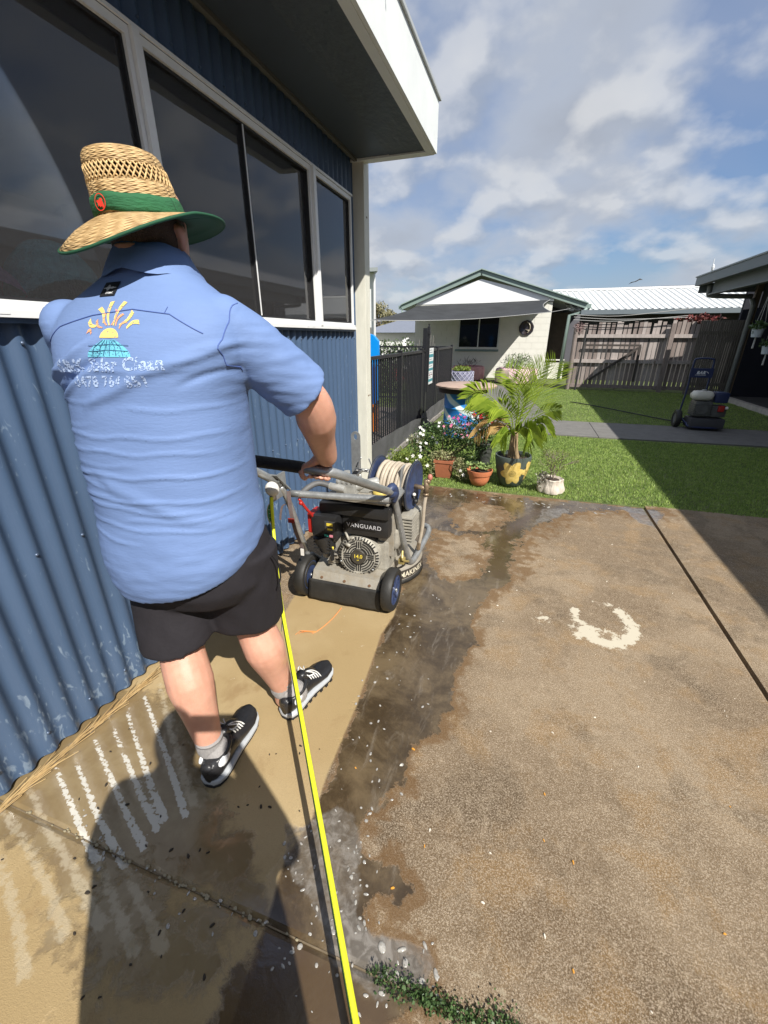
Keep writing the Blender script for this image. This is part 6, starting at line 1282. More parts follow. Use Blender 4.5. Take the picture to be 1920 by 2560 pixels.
def branch(p,d,l,r,dep):
    e=p+d*l; b.tube([p,(p+e)/2+Vector((r_.gauss(0,l*0.06),r_.gauss(0,l*0.06),0)),e],[r,r*0.85,r*0.7],5)
    if dep==0:
        for k in range(3): 
            q=Vector((r_.gauss(0,1),r_.gauss(0,1),r_.gauss(0.5,0.7))).normalized(); x=q.orthogonal().normalized(); s_=0.018; bl_.add([e,e+q*s_*0.5+x*0.004,e+q*s_,e+q*s_*0.5-x*0.004],[(0,1,2,3)])
        return
    for k in range(3 if dep>1 else 2):
        q=(d+Vector((r_.gauss(0,0.55),r_.gauss(0,0.45),r_.gauss(0.05,0.3)))).normalized(); branch(e if k else p+d*l*0.7,q,l*0.68,r*0.66,dep-1)
for k in range(4): branch(Vector((1.83+r_.gauss(0,0.02),4.24+r_.gauss(0,0.02),0.11)),Vector((r_.gauss(0,0.3),r_.gauss(0,0.3),1)).normalized(),0.13,0.0055,4)
b.build('branch',mat('grey_twig',(0.20,0.165,0.125),0.8),sh_); bl_.build('foliage',leafy,sh_,fixn=False)
bush('pale_succulent','pale grey trailing succulent on the left side of the stump pot',[((1.745,4.19,0.155),0.06,(1,1,0.8)),((1.72,4.16,0.09),0.04,(0.8,0.8,1.2))],240,0.028,mat('grey_leaf',(0.24,0.24,0.19),0.7,col2=(0.48,0.45,0.38),rand=0.7),61,(1.80,4.22,0.12),None,0.4,'plant')

# ------------------------------------------------------------------ drum table
tb=thing('cable_spool_table','round wooden spool table top on a painted blue drum','table',(0.60,6.45,0))
b=MB(); b.lathe([(0.40,0.73),(0.44,0.732),(0.445,0.755),(0.42,0.768),(0.001,0.768)],(0.64,6.45,0),48); b.build('tabletop',mat('weathered_board',(0.36,0.24,0.19),0.8,var=0.2,vs=6,col2=(0.50,0.38,0.31),bump=0.2,stretch=(1,6,1)),tb,smooth=True,autos=40)
b=MB(); b.lathe([(0.36,0.655),(0.36,0.73),(0.001,0.73)],(0.60,6.47,0),32); b.build('collar_ring',mat('dark_wood',(0.05,0.035,0.03),0.8),tb,smooth=True,autos=40)
dm=bpy.data.materials.new('painted_drum'); dm.use_nodes=True; t_=dm.node_tree; n_=t_.nodes; q=n_.new('ShaderNodeTexWave'); q.inputs['Scale'].default_value=1.3; q.inputs['Distortion'].default_value=5; q.wave_type='BANDS'; tx=n_.new('ShaderNodeTexCoord'); mp=n_.new('ShaderNodeMapping'); mp.inputs['Rotation'].default_value=(0.3,0.8,0.4); t_.links.new(tx.outputs['Object'],mp.inputs[0]); t_.links.new(mp.outputs[0],q.inputs[0]); cr=n_.new('ShaderNodeValToRGB'); cr.color_ramp.elements[0].position=0.45; cr.color_ramp.elements[0].color=(0.012,0.16,0.50,1); cr.color_ramp.elements[1].position=0.86; cr.color_ramp.elements[1].color=(0.70,0.78,0.82,1); e=cr.color_ramp.elements.new(0.70); e.color=(0.03,0.30,0.62,1); t_.links.new(q.outputs[0],cr.inputs[0]); t_.links.new(cr.outputs[0],n_['Principled BSDF'].inputs['Base Color']); n_['Principled BSDF'].inputs['Roughness'].default_value=0.4
b=MB(); b.lathe([(0.26,0.0),(0.272,0.012),(0.266,0.03),(0.266,0.20),(0.276,0.215),(0.266,0.23),(0.266,0.42),(0.276,0.435),(0.266,0.45),(0.266,0.63),(0.276,0.65),(0.001,0.65)],(0.595,6.47,0),40); b.build('drum',dm,tb,smooth=True,autos=40)

# ------------------------------------------------------------------ white block house
HY=16.5; sc=HY/14.3
def hx(x): return 1.48+(x-1.48)*sc
def hz_(z): return 1.42+(z-1.42)*sc
house=thing('block_house','white painted block house with green trimmed gable and grey shade sail','house',(0,HY,0))
wallp=mat('house_white',(0.74,0.73,0.67),0.75,var=0.05,vs=3,bump=0.15,bs=90); wx0,wx1=hx(-2.157),hx(1.93); wtop=hz_(2.33); wzx0,wzx1,wz0,wz1=hx(-0.75),hx(0.51),hz_(1.06),hz_(1.98)
mort=mat('mortar_white',(0.68,0.67,0.62),0.85)
b=MB(); b.box(wx0+0.01,wzx0,HY+0.012,HY+0.15,0,wtop); b.box(wzx1,wx1-0.01,HY+0.012,HY+0.15,0,wtop); b.box(wzx0,wzx1,HY+0.012,HY+0.15,0,wz0); b.box(wzx0,wzx1,HY+0.012,HY+0.15,wz1,wtop); b.build('mortar_bed',mort,house)
bw,bh=0.40,0.20; cache={}
rows=int(wtop/bh)+1; cntb=0
for r in range(rows):
    zb=r*bh; zt=min(zb+bh,wtop); x=wx0-(bw/2 if r%2 else 0)
    while x<wx1:
        a,c=max(x,wx0),min(x+bw,wx1); x+=bw
        segs=[(a,c)]
        if zb<wz1-0.02 and zt>wz0+0.02:
            segs=[]
            if a<wzx0: segs.append((a,min(c,wzx0)))
            if c>wzx1: segs.append((max(a,wzx1),c))
        for (p,q_) in segs:
            if q_-p<0.06 or zt-zb<0.05: continue
            key=(round(q_-p,2),round(zt-zb,2))
            if key not in cache:
                bb=MB(); bb.box(-key[0]/2+0.0025,key[0]/2-0.0025,-0.002,0.02,0.0025,key[1]-0.0025); me=bb.mesh('block'); me.materials.append(wallp); cache[key]=me
            o=bpy.data.objects.new('block',cache[key]); COL.objects.link(o); o.parent=house; o.location=((p+q_)/2,0,zb); cntb+=1
b=MB(); b.box(wx1-0.02,wx1,HY+0.02,HY+8,0,wtop); b.box(wx0,wx0+0.02,HY+0.02,HY+8,0,wtop); b.build('side_wall',wallp,house)
# gable sheet
rx,rz=hx(-0.16),hz_(3.15); gl_,gr=hx(-2.60),hx(2.86); ez=hz_(2.26)
b=MB(); gy=HY-0.02; pts=[(wx0+0.04,wtop),(wx1+0.02,wtop+0.02),(wx1+0.02,hz_(2.45)),(rx,rz-0.20),(wx0+0.04,hz_(2.40))]; b.add([(x,gy,z) for x,z in pts]+[(x,gy+0.03,z) for x,z in pts],[tuple(range(5)),tuple(reversed(range(5,10)))]+[(i,(i+1)%5,5+(i+1)%5,5+i) for i in range(5)]); b.build('gable_sheet',mat('gable_white',(0.80,0.81,0.82),0.55,var=0.05,vs=4),house)
grt=mat('sage_trim',(0.22,0.29,0.265),0.5,var=0.06,vs=5); roofy0,roofy1=HY-0.10,HY+9
for s,(ex,ezz) in ((-1,(gl_,ez)),(1,(gr,ez-0.07))):
    b=MB(); b.beam((rx,roofy0,rz),(ex,roofy0,ezz),0.04,0.17,(0,0,1)); b.build('bargeboard',grt,house)
    b=MB(); b.beam((rx,roofy0-0.03,rz+0.09),(ex+0.0*s,roofy0-0.03,ezz+0.09),0.11,0.03,(0,0,1)); b.build('barge_cap',mat('sage_cap',(0.30,0.38,0.35),0.45,var=0.05),house)
    b=MB(); b.add([(rx,roofy0,rz+0.07),(ex,roofy0,ezz+0.07),(ex,roofy1,ezz+0.07),(rx,roofy1,rz+0.07),(rx,roofy0,rz+0.03),(ex,roofy0,ezz+0.03),(ex,roofy1,ezz+0.03),(rx,roofy1,rz+0.03)],[(0,1,2,3),(7,6,5,4),(0,4,5,1),(2,6,7,3),(1,5,6,2),(0,3,7,4)]); b.build('roof_slope',mat('roof_green',(0.20,0.27,0.25),0.5,metal=0.1,var=0.08),house)
    b=MB(); b.box(ex-0.06+0.05*s,ex+0.06+0.05*s,roofy0,roofy1,ezz-0.06,ezz+0.06); b.build('gutter',grt,house)
b=MB(); b.add([(wx1,HY-0.08,hz_(2.42)),(gr,HY-0.08,ez-0.12),(gr,HY+8,ez-0.12),(wx1,HY+8,hz_(2.42))],[(0,1,2,3)]); b.add([(wx0,HY-0.08,hz_(2.35)),(gl_,HY-0.08,ez-0.07),(gl_,HY+8,ez-0.07),(wx0,HY+8,hz_(2.35))],[(3,2,1,0)]); b.add([(rx,HY-0.08,rz-0.12),(gr,HY-0.08,ez-0.16),(gr,HY-0.02,ez-0.16),(rx,HY-0.02,rz-0.12)],[(0,1,2,3)]); b.build('soffit',mat('house_soffit',(0.42,0.44,0.44),0.7),house,fixn=False)
b=MB(); b.tube([(gl_+0.02,HY-0.08,ez-0.05),(gl_+0.03,HY-0.08,ez-0.18),(wx0-0.05,HY-0.3,ez-0.22)],0.035,8); b.build('downpipe',grt,house,smooth=True); b=MB(); b.tube([(gr-0.02,HY-0.08,ez-0.12),(gr-0.1,HY-0.08,ez-0.25),(hx(2.42),HY-0.08,hz_(1.97)),(hx(2.38),HY-0.08,0)],0.055,10); b.build('downpipe',grt,house,smooth=True)
# dark side porch right of the wall
b=MB(); b.box(wx1+0.05,hx(2.55),HY+1.6,HY+1.65,0,hz_(2.1)); b.build('porch_back',mat('porch_dark_timber',(0.10,0.075,0.06),0.85,var=0.2),house)
b=MB(); b.box(wx1+0.02,hx(2.5),HY+0.3,HY+0.34,0.62,0.66); b.box(wx1+0.02,hx(2.5),HY+0.34,HY+0.36,0.0,0.55); b.build('porch_rail',wallp,house)
def hwin():
    w=bpy.data.objects.new('window',None); COL.objects.link(w); w.parent=house; w.location=-Vector(house.location)
    fr=mat('window_frame_pale',(0.62,0.64,0.62),0.5); mid=(wzx0+wzx1)/2
    b=MB(); t=0.045; b.box(wzx0,wzx1,HY+0.0,HY+0.06,wz0,wz0+t); b.box(wzx0,wzx1,HY,HY+0.06,wz1-t,wz1); b.box(wzx0,wzx0+t,HY,HY+0.06,wz0+t,wz1-t); b.box(wzx1-t,wzx1,HY,HY+0.06,wz0+t,wz1-t); b.box(mid-0.02,mid+0.02,HY,HY+0.05,wz0+t,wz1-t); b.build('frame',fr,w)
    dg=mat('dark_glass',(0.008,0.009,0.011),0.06,spec=0.7)
    for p,q_ in ((wzx0+t,mid-0.02),(mid+0.02,wzx1-t)): b=MB(); b.box(p,q_,HY+0.035,HY+0.042,wz0+t,wz1-t); b.build('pane',dg,w)
    b=MB(); b.add([(wzx0-0.08,HY-0.07,wz0-0.10),(wzx1+0.02,HY-0.07,wz0-0.10),(wzx1+0.02,HY+0.02,wz0-0.002),(wzx0-0.08,HY+0.02,wz0-0.002),(wzx0-0.08,HY+0.02,wz0-0.10),(wzx1+0.02,HY+0.02,wz0-0.10)],[(0,1,2,3),(0,3,4),(1,5,2),(0,4,5,1)]); b.build('sill',grt,w)
hwin()
orn=thing('wall_ornament','round dark metal ornament with pale curved trim on the white house wall','ornament',(hx(1.28),HY-0.03,hz_(1.64)))
b=MB(); oc=Vector((hx(1.28),HY-0.03,hz_(1.64))); M=Matrix.Rotation(R(90),4,'X')
b.lathe([(0.235,-0.01),(0.245,0.0),(0.235,0.02),(0.20,0.024),(0.18,0.012),(0.001,0.010)],oc,40,M=M,fn=lambda a,z:1+0.02*math.sin(9*a)); b.build('disc',mat('burnished_copper',(0.10,0.06,0.045),0.35,metal=0.5,var=0.4,vs=12,col2=(0.05,0.06,0.09)),orn,smooth=True,autos=40)
b=MB(); b.tube([oc+Vector((0.0,-0.03,0.20)),oc+Vector((0.10,-0.035,0.10)),oc+Vector((0.12,-0.035,-0.03)),oc+Vector((0.05,-0.035,-0.16))],0.016,8,smooth=5); b.tube([oc+Vector((-0.02,-0.03,-0.05)),oc+Vector((0.12,-0.035,-0.09))],0.013,8); b.build('trim_curve',mat('ornament_silver',(0.55,0.50,0.40),0.35,metal=0.5),orn,smooth=True)
# shade sail
A_=Vector((hx(-2.11),HY-0.05,hz_(2.29))); B_=Vector((hx(1.84),HY-0.05,hz_(2.38))); C_=Vector((1.90,13.5,2.03)); D_=Vector((-3.20,13.0,1.86))
b=MB(); P=[]; n_=26
for i in range(n_+1):
    u_=i/n_; row=[]
    for j in range(n_+1):
        v_=j/n_; uu=u_; vv=v_
        p=(A_*(1-uu)+B_*uu)*(1-vv)+(D_*(1-uu)+C_*uu)*vv
        e=math.sin(PI*uu)*0.30*vv*vv; f_=math.sin(PI*vv)*0.22
        p=p+Vector((0,e,0))+Vector((f_*(1-2*uu)*abs(1-2*uu),0,0))-Vector((0,0,0.16*math.sin(PI*uu)*math.sin(PI*vv)+0.08*math.sin(PI*uu)*vv)); row.append(p)
    P.append(row)
b.grid(P); ss=thing('shade_sail','charcoal shade sail stretched in front of the white gable','sail',(0,15,2.2)); b.build('fabric',mat('charcoal_mesh',(0.040,0.043,0.048),0.85,var=0.35,vs=3,transl=0.18,stretch=(0.6,2,1)),ss,smooth=True,fixn=False)
b=MB(); b.tube([r[-1] for r in P],0.008,5); b.tube([P[-1][j] for j in range(n_+1)],0.008,5); b.build('edge_cable',mat('pale_cable',(0.45,0.45,0.45),0.5),ss)
b=MB(); b.tube([C_,(hx(2.3),14.4,2.15)],0.006,5); b.tube([D_,D_+Vector((-0.9,-0.1,-0.05))],0.006,5); b.build('stay_wire',mat('stay_wire',(0.3,0.3,0.3),0.5),ss)
# tyre planters
def tyre(name,lab,c,rx_,h,m,lat=False,plant=None):
    t=thing(name,lab,'planter',(c[0],c[1],0)); b=MB(); n_=64
    def f(a,z): return 1+(0.018*(1 if (int(a/(2*PI)*n_)%4)<2 else -1) if not lat else 0)
    b.lathe([(rx_*0.86,0),(rx_*0.97,0.03),(rx_,h*0.25),(rx_,h*0.75),(rx_*0.96,h*0.95),(rx_*0.86,h),(rx_*0.70,h*0.98),(rx_*0.62,h*0.9),(rx_*0.62,h*0.8),(0.001,h*0.8)],(c[0],c[1],0),n_,fn=f); b.build('tyre_wall',m,t,smooth=not lat is False,autos=30)
    if lat:
        b=MB(); k=16
        for i in range(k*1):
            for s in (-1,1):
                P=[(c[0]+rx_*1.01*math.cos(2*PI*i/k+s*q*0.9),c[1]+rx_*1.01*math.sin(2*PI*i/k+s*q*0.9),0.02+h*0.9*q) for q in (0,0.25,0.5,0.75,1)]; b.tube(P,0.010,5)
        b.build('tread_lattice',mat('lavender_tread',(0.38,0.38,0.48),0.7),t,smooth=True)
    if plant:
        b=MB(); leaves(b,plant[0],cloud((c[0],c[1],h+plant[1]*0.3),rx_*0.75,(1,1,plant[1]/rx_)),plant[2],plant[4] if len(plant)>4 else 0.5,77,0.7); b.build('foliage',plant[3],t,fixn=False)
    return t
pink=mat('pink_paint',(0.60,0.27,0.30),0.7,var=0.15,vs=5,col2=(0.70,0.38,0.40)); pinkl=mat('pale_pink_paint',(0.74,0.48,0.56),0.7,var=0.12,vs=5)
tyre('tyre_planter','pink painted tyre planter with spiky plants below the house window',(-0.52,15.6),0.55,0.46,pink,False,(60,0.18,0.22,mat('spiky_leaf',(0.06,0.06,0.045),0.6,col2=(0.14,0.11,0.09),rand=0.7),0.08))
tyre('tyre_planter','lavender lattice tread tyre planter beside the pool fence corner',(-0.53,14.1),0.38,0.40,mat('lavender_paint',(0.16,0.16,0.24),0.7,var=0.2,vs=6),True,(500,0.10,0.09,leafy))
tyre('tyre_planter','large pale pink tyre planter with feathery green plants by the right wall corner',(1.12,15.05),0.66,0.46,pinkl,False,(900,0.42,0.10,mat('feathery_leaf',(0.10,0.15,0.07),0.6,col2=(0.22,0.27,0.15),rand=0.7),0.25))
tyre('tyre_planter','red tyre planter seen through the pool fence bars',(-2.65,15.0),0.58,0.50,mat('red_paint_faded',(0.62,0.10,0.10),0.7,var=0.15,vs=5))
# ------------------------------------------------------------------ timber fence
FY=13.7; tm=[mat('paling_a',(0.30,0.255,0.235),0.85,var=0.22,vs=9,bump=0.4,bs=50,stretch=(3,3,0.35)),mat('paling_b',(0.22,0.18,0.165),0.85,var=0.25,vs=9,bump=0.4,bs=50,stretch=(3,3,0.35)),mat('paling_c',(0.38,0.335,0.315),0.85,var=0.2,vs=9,bump=0.4,bs=50,stretch=(3,3,0.35))]
tf=thing('paling_fence','weathered grey timber paling fence with rails behind the lawn','fence',(2.6,FY,0)); r_=random.Random(23); pms=[]
for k in range(3):
    for hh in (1.66,1.70,1.73):
        b=MB(); b.box(-0.043,0.043,0,0.018,0.0,hh); me=b.mesh('paling'); me.materials.append(tm[k]); pms.append(me)
x=2.66
while x<6.3:
    o=bpy.data.objects.new('paling',r_.choice(pms)); COL.objects.link(o); o.parent=tf; o.location=(x-2.6+r_.uniform(-.004,.004),0.04+r_.uniform(0,0.006),0.05+r_.uniform(-0.02,0.02)); o.rotation_euler=(0,r_.gauss(0,0.008),0); x+=0.086+r_.uniform(0.016,0.034)
for (z0,segs) in ((1.42,[(2.62,4.88),(5.02,5.62)]),(0.77,[(2.62,4.70)]),(0.10,[(2.62,6.0)]),(0.77,[(4.74,5.9)])):
    for p,q_ in segs: b=MB(); b.box(p,q_,FY-0.035,FY+0.035,z0-0.045,z0+0.045); b.build('rail',tm[2 if z0>0.5 else 1],tf)
for xx in (2.63,4.95): b=MB(); b.box(xx-0.05,xx+0.05,FY-0.12,FY-0.04,-0.05,1.72) if xx>3 else b.tube([(xx,FY-0.1,-0.05),(xx-0.02,FY-0.1,1.62)],0.06,10); b.build('post',tm[1],tf)
b=MB(); b.tube([(2.82,FY-0.25,-0.02),(2.86,FY-0.25,1.62)],0.026,8); tag(b.build('clothes_pole',mat('dark_pole',(0.03,0.03,0.03),0.6)),'thin dark pole standing before the left end of the paling fence','pole')
b=MB(); b.box(2.9,4.30,FY-0.075,FY-0.040,1.16,1.21); b.box(4.25,4.31,FY-0.075,FY-0.040,0.25,1.16); b.beam((3.15,FY-0.058,0.26),(4.24,FY-0.058,1.12),0.035,0.06,(0,0,1)); tag(b.build('shadow_bars',mat('shadow_dark',(0.055,0.045,0.04),0.8)),'dark bars standing in for a shadow cast across the paling fence','frame')  # solid bars added in the shape of a shadow on the palings
# things climbing over top of fence
vb=MB(); leaves(vb,260,cloud((5.6,FY+0.25,1.83),0.45,(1.3,0.4,0.22)),0.10,0.6,88,0.3); tag(vb.build('bromeliad_row',mat('bronze_leaf',(0.075,0.03,0.022),0.5,col2=(0.20,0.035,0.035),rand=0.8),fixn=False),'row of bronze red leafy plants showing above the right end of the fence','plants')
vb=MB(); leaves(vb,160,cloud((2.66,FY-0.1,1.62),0.16,(0.9,0.8,1.0)),0.05,0.5,89,0.3); tag(vb.build('dried_vine',mat('dried_vine',(0.16,0.10,0.10),0.7,col2=(0.28,0.18,0.17),rand=0.8),fixn=False),'dried vine on top of the left fence post','plant')
b=MB()
for (z0,z1,sag) in ((1.83,1.90,0.08),(1.90,1.86,0.05),(1.96,2.06,0.10)): b.tube([(2.5,FY-0.1,z0),(3.6,FY-0.1,(z0+z1)/2-sag),(5.2,FY-0.1,z1)],0.008,5,smooth=5)
tag(b.build('overhead_cables',mat('cable_grey',(0.34,0.34,0.33),0.6)),'sagging cables strung above the paling fence','cables')
# slat screen
ssn=thing('slat_screen','dark vertical timber slat screen between paling fence and carport','screen',(5.35,12.95,0)); b=MB(); b.box(-0.016,0.016,-0.012,0.012,0,1.74); me=b.mesh('slat'); me.materials.append(mat('slat_timber',(0.15,0.135,0.115),0.85,var=0.3,vs=8,stretch=(3,3,0.4)))
for i in range(20): o=bpy.data.objects.new('slat',me); COL.objects.link(o); o.parent=ssn; o.location=(0.0+i*0.046,0,0.03)
b=MB(); b.box(5.33,6.25,12.965,12.99,0.25,0.33); b.box(5.33,6.25,12.965,12.99,1.45,1.53); b.build('rail',tm[1],ssn)
# ------------------------------------------------------------------ neighbour roofs beyond the fence
nb=thing('neighbour_shed','long low building with white ribbed metal roof and grey gutter behind the fence','building',(6,17,0))
b=MB(); P=[]; x=2.55; ii=0
while x<9.6:
    for dx,dz in ((0,0),(0.11,0),(0.135,0.035),(0.165,0.035),(0.19,0)):
        xx=x+dx; P.append([(xx-0.5*0,16.5,2.20+dz),(xx-0.42,18.5,2.92+dz)])
    x+=0.19
b.grid(P); b.build('roof_sheet',mat('white_roof',(0.66,0.68,0.68),0.5,metal=0.05,var=0.05),nb,fixn=False)
b=MB(); b.box(2.0,9.2,18.46,18.62,2.935,3.0); b.build('ridge_cap',mat('white_cap',(0.78,0.79,0.79),0.5),nb)
b=MB(); b.box(2.9,9.6,16.32,16.48,2.06,2.20); b.build('gutter',mat('slate_gutter',(0.15,0.18,0.20),0.5),nb)
b=MB(); b.box(2.95,9.6,16.9,17.0,0,2.08); b.box(2.95,9.6,16.5,16.9,2.04,2.06); b.build('wall',mat('dark_wall',(0.045,0.043,0.045),0.8),nb)
b=MB(); b.add([(0.9,20.5,2.9),(9,20.5,2.95),(9,23,3.42),(0.9,23,3.38)],[(0,1,2,3)]); b.add([(0.9,20.5,0),(9,20.5,0),(9,20.5,2.9),(0.9,20.5,2.9)],[(0,1,2,3)]); tag(b.build('far_roof',mat('slate_roof',(0.13,0.13,0.15),0.6,var=0.1,vs=2),fixn=False),'dark slate metal roof rising behind the white ribbed roof','building')
# two storey neighbour at the left
n2=thing('tall_white_house','tall white two storey house just past the shed corner post','house',(-8,18,0)); b=MB(); b.add([(-12,18,0),(-4.86,18,0),(-8.8,26,0),(-14,26,0),(-12,18,3.75),(-4.86,18,3.75),(-8.8,26,3.75),(-14,26,3.75)],[(3,2,1,0),(4,5,6,7),(0,1,5,4),(1,2,6,5),(2,3,7,6),(3,0,4,7)]); b.build('wall',mat('tall_house_white',(0.72,0.73,0.73),0.7,var=0.05),n2)
b=MB(); b.add([(-12.3,17.6,3.75),(-4.55,17.6,3.75),(-8.6,26.3,3.75),(-14.3,26.3,3.75),(-12.3,17.6,3.88),(-4.55,17.6,3.88),(-8.6,26.3,3.88),(-14.3,26.3,3.88)],[(3,2,1,0),(4,5,6,7),(0,1,5,4),(1,2,6,5),(2,3,7,6),(3,0,4,7)]); b.build('roof',mat('house_gutter_grey',(0.30,0.33,0.33),0.6),n2)
b=MB(); b.box(-5.32,-5.05,17.97,17.99,2.35,3.55); b.box(-5.32,-4.98,17.97,17.99,0.7,1.75); b.build('window',mat('far_window',(0.05,0.05,0.055),0.3),n2)
b=MB(); b.tube([(-4.80,17.9,3.74),(-4.80,17.9,0.2)],0.05,8); b.build('downpipe',mat('pale_pipe',(0.6,0.6,0.6),0.5),n2)
n3=thing('hipped_house','low house with blue grey hipped roof beyond the hedge','house',(-5,22,0)); b=MB(); b.add([(-7.2,22,1.58),(-2.8,22,1.58),(-2.8,27,1.58),(-7.2,27,1.58),(-5.4,23.6,2.2),(-4.6,23.6,2.2)],[(0,1,5,4),(1,2,5),(2,3,4,5),(3,0,4)]); b.build('roof',mat('bluegrey_roof',(0.17,0.19,0.24),0.6,var=0.08),n3); b=MB(); b.box(-6.9,-3.1,22.3,26.6,0,1.56); b.build('wall',mat('pale_far_wall',(0.6,0.6,0.58),0.8),n3)
# trees and hedge
def tree(name,lab,c,h,rad,n,size,m,seed,lobes=9,sq=0.8):
    t=thing(name,lab,'tree',c); r=random.Random(seed); b=MB(); top=Vector(c)+Vector((0,0,h*0.62)); b.tube([Vector(c),Vector(c)+Vector((0.05,0,h*0.3)),top],[rad*0.10,rad*0.07,rad*0.03],8,smooth=3)
    cl=[]
    for k in range(lobes):
        d=Vector((r.gauss(0,1),r.gauss(0,1),r.gauss(0.2,0.8))).normalized(); p=Vector(c)+Vector((d.x*rad*0.62,d.y*rad*0.62,h-rad*sq+d.z*rad*0.6*sq)); cl.append((p,rad*r.uniform(0.3,0.5))); b.tube([Vector(c)+Vector((0.02,0,h*0.35)),p],[rad*0.04,rad*0.012],5)
    b.build('trunk',mat('bark',(0.16,0.12,0.09),0.9,var=0.3),t,smooth=True)
    b=MB()
    for i,(p,q_) in enumerate(cl): leaves(b,n//lobes,cloud(p,q_,(1,1,0.85),0.4),size,0.5,seed+i,0.2)
    b.build('crown',m,t,fixn=False)
tree('gum_tree','olive green gum tree between the tall white house and the gable',(-8.7,30,0),3.65,1.45,5200,0.14,mat('gum_leaf',(0.13,0.125,0.05),0.6,col2=(0.33,0.30,0.17),rand=0.8,var=0.2),5,12,1.0)
cg=[((-1.7,11.3,0.95),0.42,(1,0.8,1)),((-2.3,11.3,0.9),0.45,(1,0.8,1)),((-3.0,11.4,0.95),0.5),((-1.35,11.2,0.55),0.35),((-2.1,11.1,0.45),0.5,(1.3,0.6,0.9)),((-3.2,11.1,0.4),0.5)]
bush('flowering_hedge','dark green hedge with white flowers behind the far pool fence',cg,5200,0.085,mat('hedge_leaf',(0.028,0.055,0.018),0.5,col2=(0.085,0.13,0.045),rand=0.8,transl=0.15),91,(-2.2,11.3,0.05),[('hedge_white',(0.8,0.8,0.78),26,0.055,cg[:4])],0.5,'hedge')
b=MB(); r_=random.Random(31)
for k in range(10): b.tube([(-1.15+0.06*k*0.8,10.6,0.0),(-1.15+0.06*k*0.8+r_.gauss(0,0.02),10.6,1.1+r_.random()*0.35)],0.008,5)
tag(b.build('garden_stakes',mat('stake_grey',(0.20,0.19,0.17),0.8)),'thin bare stems and stakes near the far pool fence corner','stakes')
# ------------------------------------------------------------------ carport on the right
cp=thing('carport','open dark carport with slate gutter and posts filling the right edge','carport',(7,8,0)); slate=mat('slate_trim',(0.13,0.155,0.17),0.5,var=0.08,vs=3); GX,GZ,GY=4.95,2.52,12.4
b=MB(); b.box(GX-0.10,GX+0.02,-9,GY,GZ-0.06,GZ+0.11); b.build('gutter',slate,cp); b=MB(); b.box(GX-0.12,GX+0.03,-9,GY+0.02,GZ+0.11,GZ+0.135); b.build('gutter_lip',mat('slate_lip',(0.22,0.25,0.26),0.45),cp)
b=MB(); b.box(GX+0.16,GX+0.20,-9,GY-0.35,GZ-0.24,GZ-0.02); b.box(GX+0.10,GX+0.22,-9,GY-0.34,GZ-0.265,GZ-0.24); b.build('fascia_beam',slate,cp)
b=MB(); b.add([(GX,-9,GZ+0.10),(12,-9,GZ+1.0),(12,GY,GZ+1.0),(GX,GY,GZ+0.10),(GX,-9,GZ-0.02),(12,-9,GZ+0.88),(12,GY,GZ+0.88),(GX,GY,GZ-0.02)],[(0,1,2,3),(7,6,5,4),(0,4,5,1),(1,5,6,2),(2,6,7,3),(3,7,4,0)]); b.build('roof_slope',mat('carport_roof',(0.12,0.13,0.14),0.6),cp)
b=MB(); b.box(GX,12,GY-0.02,GY+0.02,GZ-0.2,GZ+0.0); b.build('end_beam',slate,cp)
b=MB(); b.tube([(GX+0.16,12.25,GZ-0.06),(GX+0.17,12.25,GZ-0.20),(GX+0.25,12.25,GZ-0.27),(5.95,12.25,GZ-0.30)],0.05,12,smooth=3); b.build('downpipe',mat('grey_pipe',(0.24,0.25,0.26),0.45),cp,smooth=True); b=MB(); b.tube([(5.96,12.25,GZ-0.34),(6.02,12.25,GZ-0.5),(6.02,12.25,0.0)],0.045,12); b.build('downpipe',mat('grey_pipe',(0.24,0.25,0.26),0.45),cp,smooth=True)
for yy in (12.3,7.6,3.0,-2.0): b=MB(); xq=6.06; b.box(xq-0.05,xq+0.05,yy-0.05,yy+0.05,0.0,GZ+0.12); b.build('post',mat('post_timber',(0.16,0.12,0.085),0.8,var=0.2,vs=5),cp)
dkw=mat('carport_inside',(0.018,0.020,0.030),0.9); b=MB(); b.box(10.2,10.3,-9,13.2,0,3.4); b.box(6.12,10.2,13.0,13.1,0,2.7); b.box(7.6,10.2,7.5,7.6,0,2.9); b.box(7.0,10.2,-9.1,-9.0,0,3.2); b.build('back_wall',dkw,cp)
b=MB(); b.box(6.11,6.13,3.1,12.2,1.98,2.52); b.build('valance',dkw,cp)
def hangpot(x,y,z,lab):
    t=thing('hanging_pot',lab,'hanging pot',(x,y,z),'hanging pots in the carport'); b=MB(); b.lathe([(0.06,0.0),(0.066,0.005),(0.085,0.13),(0.078,0.13),(0.07,0.10),(0.001,0.10)],(x,y,z),24); b.build('bowl',mat('hanging_white',(0.45,0.50,0.55),0.6),t,smooth=True,autos=40)
    b=MB(); 
    for a in (0,2.1,4.2): b.tube([(x+0.082*math.cos(a),y+0.082*math.sin(a),z+0.12),(x,y,z+0.65)],0.004,4)
    b.tube([(x,y,z),(x,y,z-0.17)],[0.010,0.016],6); b.build('macrame_cord',mat('macrame',(0.40,0.40,0.38),0.9),t)
    b=MB(); leaves(b,160,cloud((x,y,z+0.17),0.13,(1.1,1.1,0.6)),0.06,0.5,int(x*100),0.2); b.build('foliage',leafm,t,fixn=False)
hangpot(4.985,9.0,1.40,'upper white pot hanging in macrame under the carport edge'); hangpot(5.20,9.0,1.14,'lower white pot hanging in macrame nearest the right edge')
